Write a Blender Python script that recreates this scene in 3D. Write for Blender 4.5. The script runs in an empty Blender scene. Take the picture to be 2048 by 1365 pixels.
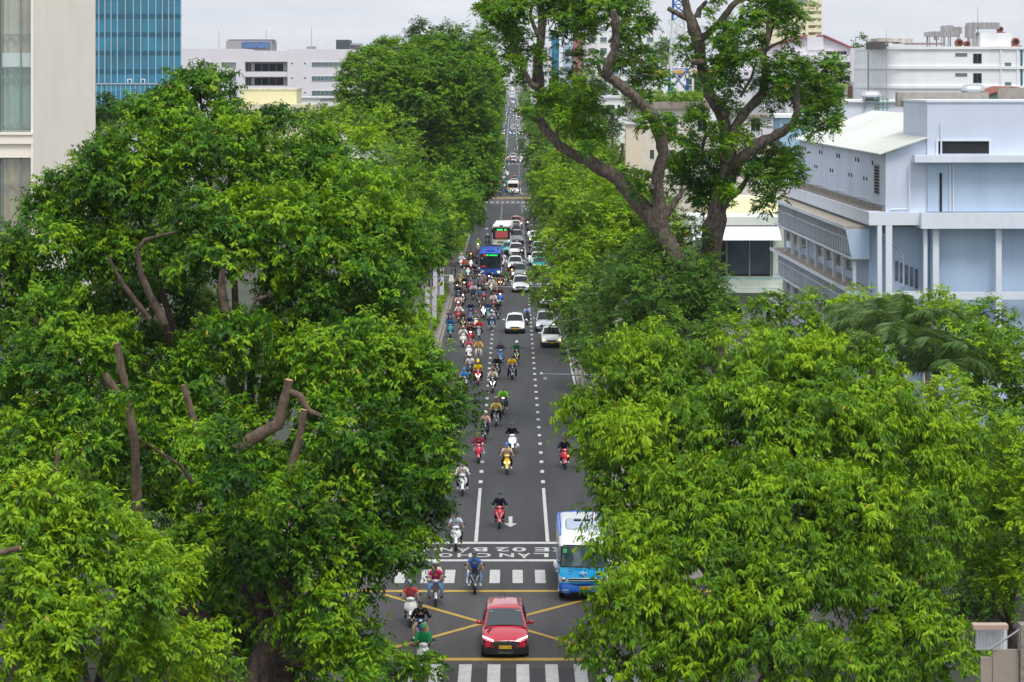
import bpy, math, random
import numpy as np
from mathutils import Vector, Matrix
C = bpy.data.collections.new("street_scene"); bpy.context.scene.collection.children.link(C)
sc = bpy.context.scene
# ---------------------------------------------------------------- camera
F = 5000.0; CX = 1024.0; HZ = 157.0; CH = 22.0     # focal length in photo pixels, vanishing point, camera height
cd = bpy.data.cameras.new("camera"); cam = bpy.data.objects.new("camera", cd); C.objects.link(cam)
cam.location = (0, 0, CH); cam.rotation_euler = (math.pi/2, 0, 0)
cd.sensor_width = 36.0; cd.lens = F/2048*36; cd.shift_y = -(682.5-HZ)/2048
cd.clip_start = 1; cd.clip_end = 20000
sc.camera = cam
# ---------------------------------------------------------------- sky and sun (overcast)
SUN_EL = math.radians(60); SUN_AZ = math.radians(162)
w = bpy.data.worlds.new("World"); sc.world = w; w.use_nodes = True
nt = w.node_tree; N = nt.nodes; N.clear(); L = nt.links
sky = N.new('ShaderNodeTexSky'); sky.sky_type = 'NISHITA'; sky.sun_disc = False
sky.sun_elevation = SUN_EL; sky.sun_rotation = SUN_AZ; sky.dust_density = 3
vm = N.new('ShaderNodeVectorMath'); vm.operation = 'SCALE'; vm.inputs['Scale'].default_value = 0.1
L.new(sky.outputs[0], vm.inputs[0])
tc = N.new('ShaderNodeTexCoord'); sp = N.new('ShaderNodeSeparateXYZ'); L.new(tc.outputs['Generated'], sp.inputs[0])
mp = N.new('ShaderNodeMapping'); mp.inputs['Scale'].default_value = (5, 5, 40); L.new(tc.outputs['Generated'], mp.inputs[0])
nz = N.new('ShaderNodeTexNoise'); nz.inputs['Scale'].default_value = 2.2; nz.inputs['Detail'].default_value = 6; L.new(mp.outputs[0], nz.inputs['Vector'])
cr = N.new('ShaderNodeValToRGB')
cr.color_ramp.elements[0].position = 0.3; cr.color_ramp.elements[0].color = (0.655, 0.69, 0.765, 1)
cr.color_ramp.elements[1].position = 0.72; cr.color_ramp.elements[1].color = (0.80, 0.825, 0.865, 1)
L.new(nz.outputs[0], cr.inputs[0])
hr = N.new('ShaderNodeMapRange'); hr.inputs[1].default_value = 0.0; hr.inputs[2].default_value = 0.9; hr.inputs[3].default_value = 1.2; hr.inputs[4].default_value = 1.6
L.new(sp.outputs[2], hr.inputs[0])
vs = N.new('ShaderNodeVectorMath'); vs.operation = 'SCALE'; L.new(cr.outputs[0], vs.inputs[0]); L.new(hr.outputs[0], vs.inputs['Scale'])
mx = N.new('ShaderNodeMixRGB'); mx.inputs[0].default_value = 0.93; L.new(vm.outputs[0], mx.inputs[1]); L.new(vs.outputs[0], mx.inputs[2])
bg = N.new('ShaderNodeBackground'); L.new(mx.outputs[0], bg.inputs[0]); bg.inputs[1].default_value = 1.0
wo = N.new('ShaderNodeOutputWorld'); L.new(bg.outputs[0], wo.inputs[0])
sd = bpy.data.lights.new("sun", 'SUN'); sd.energy = 2.2; sd.angle = math.radians(20); sd.color = (1, 0.96, 0.89)
so = bpy.data.objects.new("sun", sd); C.objects.link(so)
# sun stands behind the camera, to the right
sdir = Vector((math.sin(SUN_AZ)*math.cos(SUN_EL), math.cos(SUN_AZ)*math.cos(SUN_EL), math.sin(SUN_EL)))
so.rotation_euler = sdir.to_track_quat('Z', 'Y').to_euler()
sc.view_settings.view_transform = 'Standard'; sc.view_settings.look = 'None'; sc.view_settings.exposure = 0.0; sc.view_settings.gamma = 1
sc.render.engine = 'CYCLES'
sc.cycles.max_bounces = 6; sc.cycles.diffuse_bounces = 3; sc.cycles.glossy_bounces = 2; sc.cycles.transparent_max_bounces = 6; sc.cycles.transmission_bounces = 3; sc.cycles.volume_bounces = 0
# ---------------------------------------------------------------- helpers
rnd = random.Random(7)
def S(h):            # '#rrggbb' -> linear rgba
    h = h.lstrip('#'); o = []
    for i in (0, 2, 4):
        c = int(h[i:i+2], 16)/255
        o.append(c/12.92 if c <= .04045 else ((c+.055)/1.055)**2.4)
    return (*o, 1.0)
def P(px, py, D): return Vector(((px-CX)*D/F, D, CH-(py-HZ)*D/F))
def GD(py): return CH*F/(py-HZ)
def tag(o, label=None, cat=None, group=None, kind=None):
    if label: o['label'] = label
    if cat: o['category'] = cat
    if group: o['group'] = group
    if kind: o['kind'] = kind
    return o
def empty(name, loc=(0, 0, 0), rz=0.0, label=None, cat=None, group=None):
    o = bpy.data.objects.new(name, None); C.objects.link(o); o.location = loc; o.rotation_euler = (0, 0, rz)
    o.empty_display_size = 0.3
    return tag(o, label, cat, group)
class MB:
    def __init__(s): s.v = []; s.f = []; s.m = []
    def add(s, vs, fs, m=0):
        b = len(s.v); s.v += [tuple(p) for p in vs]
        for f in fs: s.f.append(tuple(b+i for i in f)); s.m.append(m)
        return s
    def box(s, x0, x1, y0, y1, z0, z1, m=0):
        return s.add([(x0,y0,z0),(x1,y0,z0),(x1,y1,z0),(x0,y1,z0),(x0,y0,z1),(x1,y0,z1),(x1,y1,z1),(x0,y1,z1)],
              [(0,3,2,1),(4,5,6,7),(0,1,5,4),(1,2,6,5),(2,3,7,6),(3,0,4,7)], m)
    def hexa(s, p, m=0):   # 8 points, bottom ring then top ring
        return s.add(p, [(0,3,2,1),(4,5,6,7),(0,1,5,4),(1,2,6,5),(2,3,7,6),(3,0,4,7)], m)
    def poly(s, pts, m=0): return s.add(pts, [tuple(range(len(pts)))], m)
    def prism(s, pts, d, m=0):   # polygon extruded by vector d
        n = len(pts); d = Vector(d); q = [Vector(p) for p in pts] + [Vector(p)+d for p in pts]
        return s.add(q, [tuple(range(n))[::-1], tuple(range(n, 2*n))] + [(i, (i+1) % n, n+(i+1) % n, n+i) for i in range(n)], m)
    def loft(s, rings, m=0, caps=True, closed=True):
        n = len(rings[0]); vs = [p for r in rings for p in r]; fs = []
        for k in range(len(rings)-1):
            for i in range(n if closed else n-1):
                j = (i+1) % n; fs.append((k*n+i, k*n+j, (k+1)*n+j, (k+1)*n+i))
        if caps: fs.append(tuple(range(n))[::-1]); fs.append(tuple((len(rings)-1)*n+i for i in range(n)))
        return s.add(vs, fs, m)
    def tube(s, pts, r, n=8, m=0, caps=True):
        pts = [Vector(p) for p in pts]
        if not hasattr(r, '__len__'): r = [r]*len(pts)
        t0 = (pts[1]-pts[0]).normalized(); u = t0.orthogonal().normalized(); rings = []
        for i, p in enumerate(pts):
            t = (pts[min(i+1, len(pts)-1)]-pts[max(i-1, 0)]).normalized()
            u = (u-t*u.dot(t)); u = u.normalized() if u.length > 1e-6 else t.orthogonal().normalized()
            vv = t.cross(u)
            rings.append([p+(u*math.cos(a)+vv*math.sin(a))*r[i] for a in [2*math.pi*k/n for k in range(n)]])
        return s.loft(rings, m, caps)
    def cyl(s, p0, p1, r0, r1=None, n=12, m=0): return s.tube([p0, p1], [r0, r0 if r1 is None else r1], n, m)
    def sph(s, c, rx, ry, rz, n=10, k=7, m=0, z0=-1.0, z1=1.0):
        rings = []
        for i in range(k+1):
            a = math.asin(z0)+(math.asin(z1)-math.asin(z0))*i/k; q = max(math.cos(a), .02)
            rings.append([(c[0]+rx*q*math.cos(2*math.pi*j/n), c[1]+ry*q*math.sin(2*math.pi*j/n), c[2]+rz*math.sin(a)) for j in range(n)])
        return s.loft(rings, m)
    def disc(s, c, ax, r, n=12, m=0):
        c = Vector(c); ax = Vector(ax).normalized(); u = ax.orthogonal().normalized(); v = ax.cross(u)
        return s.poly([c+(u*math.cos(2*math.pi*i/n)+v*math.sin(2*math.pi*i/n))*r for i in range(n)], m)
    def mesh(s, name, mats, smooth=None):
        me = bpy.data.meshes.new(name); me.from_pydata(s.v, [], s.f)
        if not isinstance(mats, (list, tuple)): mats = [mats]
        for q in mats: me.materials.append(q)
        me.polygons.foreach_set('material_index', s.m)
        if smooth is not None:
            me.polygons.foreach_set('use_smooth', [True]*len(me.polygons)); me.update()
            me.set_sharp_from_angle(angle=math.radians(smooth))
        me.update(); return me
    def build(s, name, mats, parent=None, smooth=None, color=None, sub=0):
        me = s.mesh(name, mats, smooth)
        if sub: me = bake(me, sub, mats, name)
        o = bpy.data.objects.new(name, me); C.objects.link(o)
        if parent: o.parent = parent
        if color is not None: o.color = color
        return o
def bake(me, sub, mats, name):
    o = bpy.data.objects.new('tmp', me); C.objects.link(o)
    md = o.modifiers.new('s', 'SUBSURF'); md.levels = sub; md.render_levels = sub
    return bake_obj(o, name)
def bake_obj(o, name):
    dg = bpy.context.evaluated_depsgraph_get(); dg.update(); ev = o.evaluated_get(dg)
    me = bpy.data.meshes.new_from_object(ev); me.name = name
    bpy.data.objects.remove(o)
    me.polygons.foreach_set('use_smooth', [True]*len(me.polygons)); me.update()
    return me
def copy_tree(o, parent=None):
    c = o.copy(); C.objects.link(c); c.parent = parent
    for ch in kids(o): copy_tree(ch, c)
    return c
KID = {}
def kids(o):
    if o.name not in KID: KID[o.name] = [q for q in C.objects if q.parent == o]
    return KID[o.name]
# ---------------------------------------------------------------- materials
MATS = {}
def mat(name, col, rough=.6, metal=0.0, spec=.5, var=0.0, vscale=3.0, bump=0.0, bscale=20.0, emit=None, es=1.0, coat=0.0, objcol=False, stain=None, stains=0.0, sscale=.5, streak=False, alpha=None):
    m = bpy.data.materials.new(name); m.use_nodes = True; nt = m.node_tree; n = nt.nodes; l = nt.links
    b = n['Principled BSDF']; b.inputs['Roughness'].default_value = rough; b.inputs['Metallic'].default_value = metal
    b.inputs['Specular IOR Level'].default_value = spec; b.inputs['Coat Weight'].default_value = coat; b.inputs['Coat Roughness'].default_value = .05
    if isinstance(col, str): col = S(col)
    src = None
    if objcol: oi = n.new('ShaderNodeObjectInfo'); src = oi.outputs['Color']
    else: b.inputs['Base Color'].default_value = (*col[:3], 1)
    tcn = n.new('ShaderNodeTexCoord')
    if var > 0:
        nz = n.new('ShaderNodeTexNoise'); nz.inputs['Scale'].default_value = vscale; nz.inputs['Detail'].default_value = 5; l.new(tcn.outputs['Object'], nz.inputs['Vector'])
        mr = n.new('ShaderNodeMapRange'); mr.inputs[1].default_value = .25; mr.inputs[2].default_value = .75; mr.inputs[3].default_value = 1-var; mr.inputs[4].default_value = 1+var; l.new(nz.outputs[0], mr.inputs[0])
        v = n.new('ShaderNodeVectorMath'); v.operation = 'SCALE'
        if src: l.new(src, v.inputs[0])
        else: v.inputs[0].default_value = col[:3]
        l.new(mr.outputs[0], v.inputs['Scale']); src = v.outputs[0]
    if stains > 0:
        mpn = n.new('ShaderNodeMapping'); mpn.inputs['Scale'].default_value = (1, 1, .18 if streak else 1); l.new(tcn.outputs['Object'], mpn.inputs[0])
        nz = n.new('ShaderNodeTexNoise'); nz.inputs['Scale'].default_value = sscale; nz.inputs['Detail'].default_value = 9; nz.inputs['Roughness'].default_value = .65; l.new(mpn.outputs[0], nz.inputs['Vector'])
        mr = n.new('ShaderNodeMapRange'); mr.inputs[1].default_value = .5; mr.inputs[2].default_value = .78; mr.inputs[3].default_value = 0; mr.inputs[4].default_value = stains; l.new(nz.outputs[0], mr.inputs[0])
        mxn = n.new('ShaderNodeMixRGB'); l.new(mr.outputs[0], mxn.inputs[0])
        if src: l.new(src, mxn.inputs[1])
        else: mxn.inputs[1].default_value = (*col[:3], 1)
        mxn.inputs[2].default_value = S(stain) if isinstance(stain, str) else (*stain[:3], 1); src = mxn.outputs[0]
    if src: l.new(src, b.inputs['Base Color'])
    if bump > 0:
        nb = n.new('ShaderNodeTexNoise'); nb.inputs['Scale'].default_value = bscale; nb.inputs['Detail'].default_value = 4; l.new(tcn.outputs['Object'], nb.inputs['Vector'])
        bp = n.new('ShaderNodeBump'); bp.inputs['Strength'].default_value = bump; bp.inputs['Distance'].default_value = .05; l.new(nb.outputs[0], bp.inputs['Height']); l.new(bp.outputs[0], b.inputs['Normal'])
    if emit: b.inputs['Emission Color'].default_value = S(emit); b.inputs['Emission Strength'].default_value = es
    if alpha is not None: b.inputs['Alpha'].default_value = alpha
    MATS[name] = m; return m
paint = mat('car_paint', (1,1,1), .22, 0, .5, coat=.9, objcol=True, var=.03, vscale=6)
cloth = mat('cloth', (1,1,1), .95, 0, .1, objcol=True, var=.2, vscale=14, bump=.25, bscale=18)
plastic = mat('painted_plastic', (1,1,1), .3, 0, .5, coat=.3, objcol=True)
black = mat('black_plastic', (.012,.012,.013), .45)
glass = mat('dark_glass', (.010,.014,.017), .09, 0, .32)
glassb = mat('pale_glass', (.10,.16,.17), .08, 0, .8, var=.3, vscale=1.5)
chrome = mat('bright_metal', (.6,.6,.62), .2, 1)
tyre = mat('tyre_rubber', (.016,.016,.016), .85)
skin = mat('skin', (.42,.24,.15), .55)
metal = mat('grey_metal', (.33,.35,.37), .45, .6)
wmetal = mat('white_metal', (.72,.74,.75), .4)
lampon = mat('lit_headlight', (1,1,1), .2, emit='#fff8ea', es=6)
lampwarm = mat('lit_warm_lamp', (1,.8,.6), .2, emit='#ffb060', es=7)
lampoff = mat('lamp_glass', (.55,.57,.6), .1, .3)
ledg = mat('green_led', (0,.8,.2), .4, emit='#20ff60', es=2.5)
ledr = mat('red_led', (.8,.02,.02), .4, emit='#ff2820', es=2.5)
platey = mat('yellow_plate', S('#f0c010'), .4)
platew = mat('white_plate', S('#d8d8d4'), .4)
ink = mat('black_lettering', (.02,.02,.02), .6)
red_in = mat('red_curtain', S('#c8585c'), .6)
# ---------------------------------------------------------------- ground, road and markings
def road_mat(name, base, spk=.25):
    m = bpy.data.materials.new(name); m.use_nodes = True; n = m.node_tree.nodes; l = m.node_tree.links; b = n['Principled BSDF']
    b.inputs['Roughness'].default_value = .75; b.inputs['Specular IOR Level'].default_value = .35
    g = n.new('ShaderNodeNewGeometry')
    mpn = n.new('ShaderNodeMapping'); mpn.inputs['Scale'].default_value = (1, .06, 1); l.new(g.outputs['Position'], mpn.inputs[0])
    a = n.new('ShaderNodeTexNoise'); a.inputs['Scale'].default_value = .9; a.inputs['Detail'].default_value = 5; l.new(mpn.outputs[0], a.inputs['Vector'])
    c = n.new('ShaderNodeTexNoise'); c.inputs['Scale'].default_value = .06; c.inputs['Detail'].default_value = 4; l.new(g.outputs['Position'], c.inputs['Vector'])
    d = n.new('ShaderNodeTexNoise'); d.inputs['Scale'].default_value = 9; d.inputs['Detail'].default_value = 3; l.new(g.outputs['Position'], d.inputs['Vector'])
    def mrn(s, lo, hi):
        q = n.new('ShaderNodeMapRange'); q.inputs[1].default_value = .3; q.inputs[2].default_value = .7; q.inputs[3].default_value = lo; q.inputs[4].default_value = hi; l.new(s, q.inputs[0]); return q.outputs[0]
    def mul(x, y):
        q = n.new('ShaderNodeMath'); q.operation = 'MULTIPLY'; l.new(x, q.inputs[0]); l.new(y, q.inputs[1]); return q.outputs[0]
    k = mul(mul(mrn(a.outputs[0], .76, 1.22), mrn(c.outputs[0], .9, 1.1)), mrn(d.outputs[0], 1-spk, 1+spk))
    # oil-dark strips worn down the middle of each lane
    v = n.new('ShaderNodeVectorMath'); v.operation = 'SCALE'; v.inputs[0].default_value = base; l.new(k, v.inputs['Scale']); l.new(v.outputs[0], b.inputs['Base Color'])
    bp = n.new('ShaderNodeBump'); bp.inputs['Strength'].default_value = .3; bp.inputs['Distance'].default_value = .02; l.new(d.outputs[0], bp.inputs['Height']); l.new(bp.outputs[0], b.inputs['Normal'])
    return m
def worn(name, col, under=(.06,.06,.062), amt=.5, sc_=3.0):
    return mat(name, col, .7, var=.12, vscale=2.0, stain=under, stains=amt, sscale=sc_)
asph = road_mat('asphalt', (.040,.0405,.044)); asph2 = road_mat('old_asphalt', (.064,.060,.061))
mwhite = worn('worn_white_marking', (.50,.50,.485), amt=.6, sc_=6); myel = worn('worn_yellow_marking', S('#b3933a'), amt=.5, sc_=4)
kerbm = mat('kerb_concrete', (.23,.21,.19), .85, var=.2, vscale=2, stain=(.12,.10,.085), stains=.7, sscale=1.2)
pavem = mat('pavement_tiles', (.19,.165,.15), .85, var=.18, vscale=1.5, stain=(.12,.10,.08), stains=.5, sscale=.8)
soil = mat('city_ground', (.045,.055,.035), .9, var=.3, vscale=.05)
RL, RR = -6.1, 4.95
def struct(mb, name, m): return tag(mb.build(name, m), kind='structure')
struct(MB().poly([(-5200,-60,-.02),(5200,-60,-.02),(5200,6500,-.02),(-5200,6500,-.02)]), 'ground', soil)
struct(MB().poly([(RL-.25,60,0.0),(RR+.25,60,0.0),(RR+.25,6000,0.0),(RL-.25,6000,0.0)]), 'road', asph)
CROSS = [(93.2,108.6), (270,297), (446,474), (650,672), (935,960)]
cs = MB()
for a, b in CROSS:
    cs.poly([(-160,a,.004),(160,a,.004),(160,b,.004),(-160,b,.004)])
struct(cs, 'cross_street', asph2)
kb = MB(); pv = MB(); seg = []
e = 30
for a, b in CROSS: seg.append((e, a)); e = b
seg.append((e, 5000))
for (a, b) in seg:
    for sx, x0 in ((-1, RL), (1, RR)):
        kb.box(min(x0, x0+sx*.28), max(x0, x0+sx*.28), a, b, 0, .15)
        kb.box(min(x0-sx*.26, x0-sx*.004), max(x0-sx*.26, x0-sx*.004), a, b, 0, .012)
        pv.box(min(x0+sx*.284, x0+sx*5.2), max(x0+sx*.284, x0+sx*5.2), a+.3, b-.3, 0, .145)
struct(kb, 'kerb', kerbm); struct(pv, 'pavement', pavem)
# markings, 4 mm above the road; sheets at .008
mk = MB(); Z = .009
def rect(x0, x1, y0, y1, mb=None): (mb or mk).poly([(x0,y0,Z),(x1,y0,Z),(x1,y1,Z),(x0,y1,Z)])
XL, XR = -1.71, 1.69
def dash(x, y0, y1, pitch=3.55, ln=.95, wd=.21):
    y = y0
    while y < y1: rect(x-wd/2, x+wd/2, y, y+ln); y += pitch
ysolid0, ysolid1 = GD(1084), GD(977)
def line(x, y0, y1, wd=.17): rect(x-wd/2, x+wd/2, y0, y1)
line(XL, ysolid0, ysolid1); line(XR, ysolid0, ysolid1)
dash(XL, GD(967), 268); dash(XR, GD(967), 268)
for a, b in ((299,445), (476,648)):
    line(XL, a, a+(18 if a < 400 else 4), .16); line(XR, a, a+22, .16); dash(XL, a+24, b); dash(XR, a+24, b)
for a, b in ((674,930), (962,1500)): line(XL, a, b, .2); line(XR, a, b, .2)
# edge dashes at the right kerb
line(4.52, 176, 214, .15)
y = 170
for k in range(7): rect(4.40, 4.62, 158+k*1.9, 159+k*1.9)
# stop box with lettering
rect(RL, RR, GD(1088.5), GD(1084.5)); rect(RL, RR, GD(1123.5), GD(1119.6))
# crosswalks
for px0 in (794, 845, 891, 935, 980, 1025, 1069.5, 1114, 1159, 1204):
    X = (px0-CX)*GD(1140)/F; rect(X, X+.455, GD(1167), GD(1140.5))
for k in range(-5, 9):
    X = (975-CX)*GD(1345)/F + k*1.072; rect(X, X+.475, 87.2, GD(1329.5))
for (a, b) in CROSS[1:4]:
    for q in range(12):
        X = RL+.5+q*.92; rect(X, X+.46, a-3.6, a-.8); rect(X, X+.46, b+.8, b+3.6)
    rect(RL, RR, a-6.2, a-5.8); rect(RL, RR, b+6.0, b+6.4)
struct(mk, 'road_marking', mwhite)
ar = MB(); Z = .009
def arrow(x, y, s=1.0):
    # points towards the camera
    ar.poly([(x-.07*s,y+.75*s,Z),(x+.07*s,y+.75*s,Z),(x+.07*s,y+2.2*s,Z),(x-.07*s,y+2.2*s,Z)][::1])
    ar.poly([(x,y,Z),(x+.24*s,y+.75*s,Z),(x-.24*s,y+.75*s,Z)])
arrow((1021-CX)*GD(1055)/F, GD(1055), 1.35)
for D_, xx in ((455-6.5,-3.6), (455-6.5,0), (250,3.3), (372,-3.7), (660-14,0)): arrow(xx, D_-8, 1.6)
struct(ar, 'arrow_marking', mwhite)
ym = MB(); Z = .012
y0, y1 = GD(1319.5), GD(1183)
for py in (1183, 1319.5):
    t = 4.2 if py < 1200 else 5.5
    ym.poly([(-12,GD(py+t/2),Z),(12,GD(py+t/2),Z),(12,GD(py-t/2),Z),(-12,GD(py-t/2),Z)])
def yline(p, q, wd=.26):
    p = Vector((*p, Z+.003)); q = Vector((*q, Z+.003)); d = (q-p).normalized(); n_ = Vector((-d.y, d.x, 0))*wd/2
    ym.poly([p-n_, q-n_, q+n_, p+n_])
def gp(px, py): D_ = GD(py); return ((px-CX)*D_/F, D_)
yline(gp(768,1190), gp(1000,1256)); Z += .002
yline(gp(790,1296), gp(1000,1238)); yline(gp(1000,1245), gp(1200,1193)); Z += .002; yline(gp(1000,1246), gp(1260,1322))
# faded yellow boxes of the next crossing
Z = .012
for py in (556, 549, 396.5): ym.poly([(RL,GD(py+.8),Z),(RR,GD(py+.8),Z),(RR,GD(py-.8),Z),(RL,GD(py-.8),Z)])
ym.poly([(-5.75,262,Z),(-5.35,262,Z),(-5.35,288,Z),(-5.75,288,Z)])
tag(ym.build('yellow_box_marking', myel), kind='structure')
# tar seams and repairs across the road
sm = MB()
pts = [(925,889.5), (960,887.5), (1000,886.5), (1040,882.5), (1080,877.5), (1130,871)]
for a, b in zip(pts, pts[1:]):
    A = gp(*a); B = gp(*b); sm.poly([(A[0],A[1]-.12,.006),(B[0],B[1]-.12,.006),(B[0],B[1]+.12,.006),(A[0],A[1]+.12,.006)])
RC = random.Random(3)
for k in range(26):
    x = RC.uniform(RL+.5, RR-.5); y = RC.uniform(112, 330); n_ = RC.randrange(4, 9); px_ = [(x, y)]
    for j in range(n_): px_.append((px_[-1][0]+RC.uniform(-.18, .18), px_[-1][1]+RC.uniform(.5, 1.6)))
    for A, B in zip(px_, px_[1:]): sm.poly([(A[0]-.012,A[1],.0062),(A[0]+.012,A[1],.0062),(B[0]+.012,B[1],.0062),(B[0]-.012,B[1],.0062)])
struct(sm, 'tar_seam', mat('tar', (.02,.02,.021), .6))
pt = MB(); pt.poly([(RL,GD(1124),.005),(RR,GD(1124),.005),(RR,GD(1182),.005),(RL,GD(1182),.005)])
pt.poly([(RL+.1,GD(705),.005),(RR,GD(705),.005),(RR,268,.005),(RL+.1,268,.005)])
struct(pt, 'road_patch', road_mat('patched_asphalt', (.047,.048,.050)))
manhole = None
def text(body, size, loc, rz, m, name, parent=None, sx=1.0, rx=0.0, ext=0.0, align='CENTER', bold=0.0):
    cu = bpy.data.curves.new(name, 'FONT'); cu.body = body; cu.size = size; cu.align_x = align; cu.align_y = 'CENTER'; cu.extrude = ext; cu.resolution_u = 3; cu.offset = bold
    o = bpy.data.objects.new('tmp', cu); C.objects.link(o); dg = bpy.context.evaluated_depsgraph_get(); dg.update()
    me = bpy.data.meshes.new_from_object(o.evaluated_get(dg)); bpy.data.objects.remove(o)
    me.materials.clear(); me.materials.append(m); me.name = name
    o = bpy.data.objects.new(name, me); C.objects.link(o); o.location = loc; o.rotation_euler = (rx, 0, rz); o.scale = (sx, 1, 1)
    if parent: o.parent = parent
    return o
# road lettering: read by the drivers, so upside down from the camera
def roadword(items, pyt, pyb):
    d0, d1 = GD(pyb), GD(pyt); yc = (d0+d1)/2; hgt = d1-d0
    v = []; f = []; 
    for ch, xa, xb in items:
        o = text(ch, 1.0, (0,0,0), 0, mwhite, 'road_lettering', bold=.018); me = o.data
        co = np.array([q.co for q in me.vertices]); lo = co.min(0); hi = co.max(0)
        if ch == 'À' or ch == 'Á': hi[1] = lo[1]+.70*1.0
        X0 = (xa-CX)*yc/F; X1 = (xb-CX)*yc/F
        nx = X1-(co[:,0]-lo[0])/(hi[0]-lo[0])*(X1-X0); ny = d1-(co[:,1]-lo[1])/(hi[1]-lo[1])*hgt
        b = len(v); v += [(a, c_, .010) for a, c_ in zip(nx, ny)]; f += [tuple(b+i for i in p.vertices) for p in me.polygons]
        bpy.data.objects.remove(o)
    me = bpy.data.meshes.new('road_lettering'); me.from_pydata(v, [], f); me.materials.append(mwhite)
    return me
o = bpy.data.objects.new('road_lettering', roadword([('L',1068,1097),('À',1035,1061),('N',999,1028),('C',953.5,982),('H',915,944),('O',878,905)], 1107.2, 1115)); C.objects.link(o); tag(o, kind='structure')
o = bpy.data.objects.new('road_lettering', roadword([('X',1104,1130),('E',1069.5,1098),('0',1024.5,1052.5),('2',991,1018.5),('B',945.5,974.5),('Á',913,940),('N',880,906),('H',848,874)], 1095.8, 1103.6)); C.objects.link(o); tag(o, kind='structure')
# ================================================================ trees
NP = np.random.RandomState
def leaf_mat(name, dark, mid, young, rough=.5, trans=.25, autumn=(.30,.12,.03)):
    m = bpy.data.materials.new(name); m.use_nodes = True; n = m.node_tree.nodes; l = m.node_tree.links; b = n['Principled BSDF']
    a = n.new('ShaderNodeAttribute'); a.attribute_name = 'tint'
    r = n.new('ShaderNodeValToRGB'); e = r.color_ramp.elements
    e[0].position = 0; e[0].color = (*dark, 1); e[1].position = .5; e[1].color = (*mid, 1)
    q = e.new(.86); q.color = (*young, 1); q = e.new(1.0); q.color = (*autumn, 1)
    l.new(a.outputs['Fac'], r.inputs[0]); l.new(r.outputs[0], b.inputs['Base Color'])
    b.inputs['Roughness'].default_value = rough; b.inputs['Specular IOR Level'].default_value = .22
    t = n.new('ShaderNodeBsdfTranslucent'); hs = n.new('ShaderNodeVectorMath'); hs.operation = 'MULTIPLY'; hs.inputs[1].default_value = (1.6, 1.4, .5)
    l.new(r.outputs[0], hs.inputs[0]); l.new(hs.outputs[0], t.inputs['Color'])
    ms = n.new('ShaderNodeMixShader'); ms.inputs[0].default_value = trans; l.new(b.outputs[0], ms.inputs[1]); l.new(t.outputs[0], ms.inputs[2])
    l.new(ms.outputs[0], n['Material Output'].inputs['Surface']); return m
leafA = leaf_mat('glossy_leaf', (.010,.044,.004), (.048,.158,.005), (.22,.42,.005), autumn=(.42,.26,.03))
leafB = leaf_mat('bright_leaf', (.026,.084,.005), (.108,.245,.006), (.27,.46,.006), autumn=(.40,.30,.03))
leafF = leaf_mat('giant_tree_leaf', (.014,.060,.005), (.058,.185,.007), (.19,.39,.007), autumn=(.32,.13,.03))
leafC = leaf_mat('dark_leaf', (.010,.040,.006), (.030,.100,.007), (.10,.25,.008), autumn=(.36,.13,.035))
leafD = leaf_mat('dome_leaf', (.018,.066,.004), (.070,.190,.005), (.20,.40,.005))
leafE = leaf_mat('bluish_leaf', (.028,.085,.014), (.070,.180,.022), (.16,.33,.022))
palmM = leaf_mat('palm_leaf', (.035,.085,.025), (.10,.20,.05), (.22,.33,.11), trans=.3)
def bark_mat(name, col, dark, sc_=4, rot=0):
    m = bpy.data.materials.new(name); m.use_nodes = True; n = m.node_tree.nodes; l = m.node_tree.links; b = n['Principled BSDF']
    b.inputs['Roughness'].default_value = .9; g = n.new('ShaderNodeTexCoord'); mpn = n.new('ShaderNodeMapping'); mpn.inputs['Scale'].default_value = (1, 1, .45); l.new(g.outputs['Object'], mpn.inputs[0])
    a = n.new('ShaderNodeTexNoise'); a.inputs['Scale'].default_value = sc_; a.inputs['Detail'].default_value = 8; a.inputs['Roughness'].default_value = .7; l.new(mpn.outputs[0], a.inputs['Vector'])
    r = n.new('ShaderNodeValToRGB'); e = r.color_ramp.elements; e[0].position = .36; e[0].color = (*dark, 1); e[1].position = .66; e[1].color = (*col, 1); l.new(a.outputs[0], r.inputs[0]); l.new(r.outputs[0], b.inputs['Base Color'])
    bp = n.new('ShaderNodeBump'); bp.inputs['Strength'].default_value = 1; bp.inputs['Distance'].default_value = .12; l.new(a.outputs[0], bp.inputs['Height']); l.new(bp.outputs[0], b.inputs['Normal']); return m
barkA = bark_mat('grey_brown_bark', (.215,.17,.135), (.040,.030,.024), 6); barkB = bark_mat('dark_bark', (.15,.10,.075), (.02,.014,.012)); barkC = bark_mat('light_stub_bark', (.20,.135,.095), (.07,.045,.032)); cutw = mat('cut_wood', (.55,.33,.17), .8, var=.2, vscale=5)
def norm(a): return a/np.maximum(np.linalg.norm(a, axis=-1, keepdims=True), 1e-9)
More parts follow.
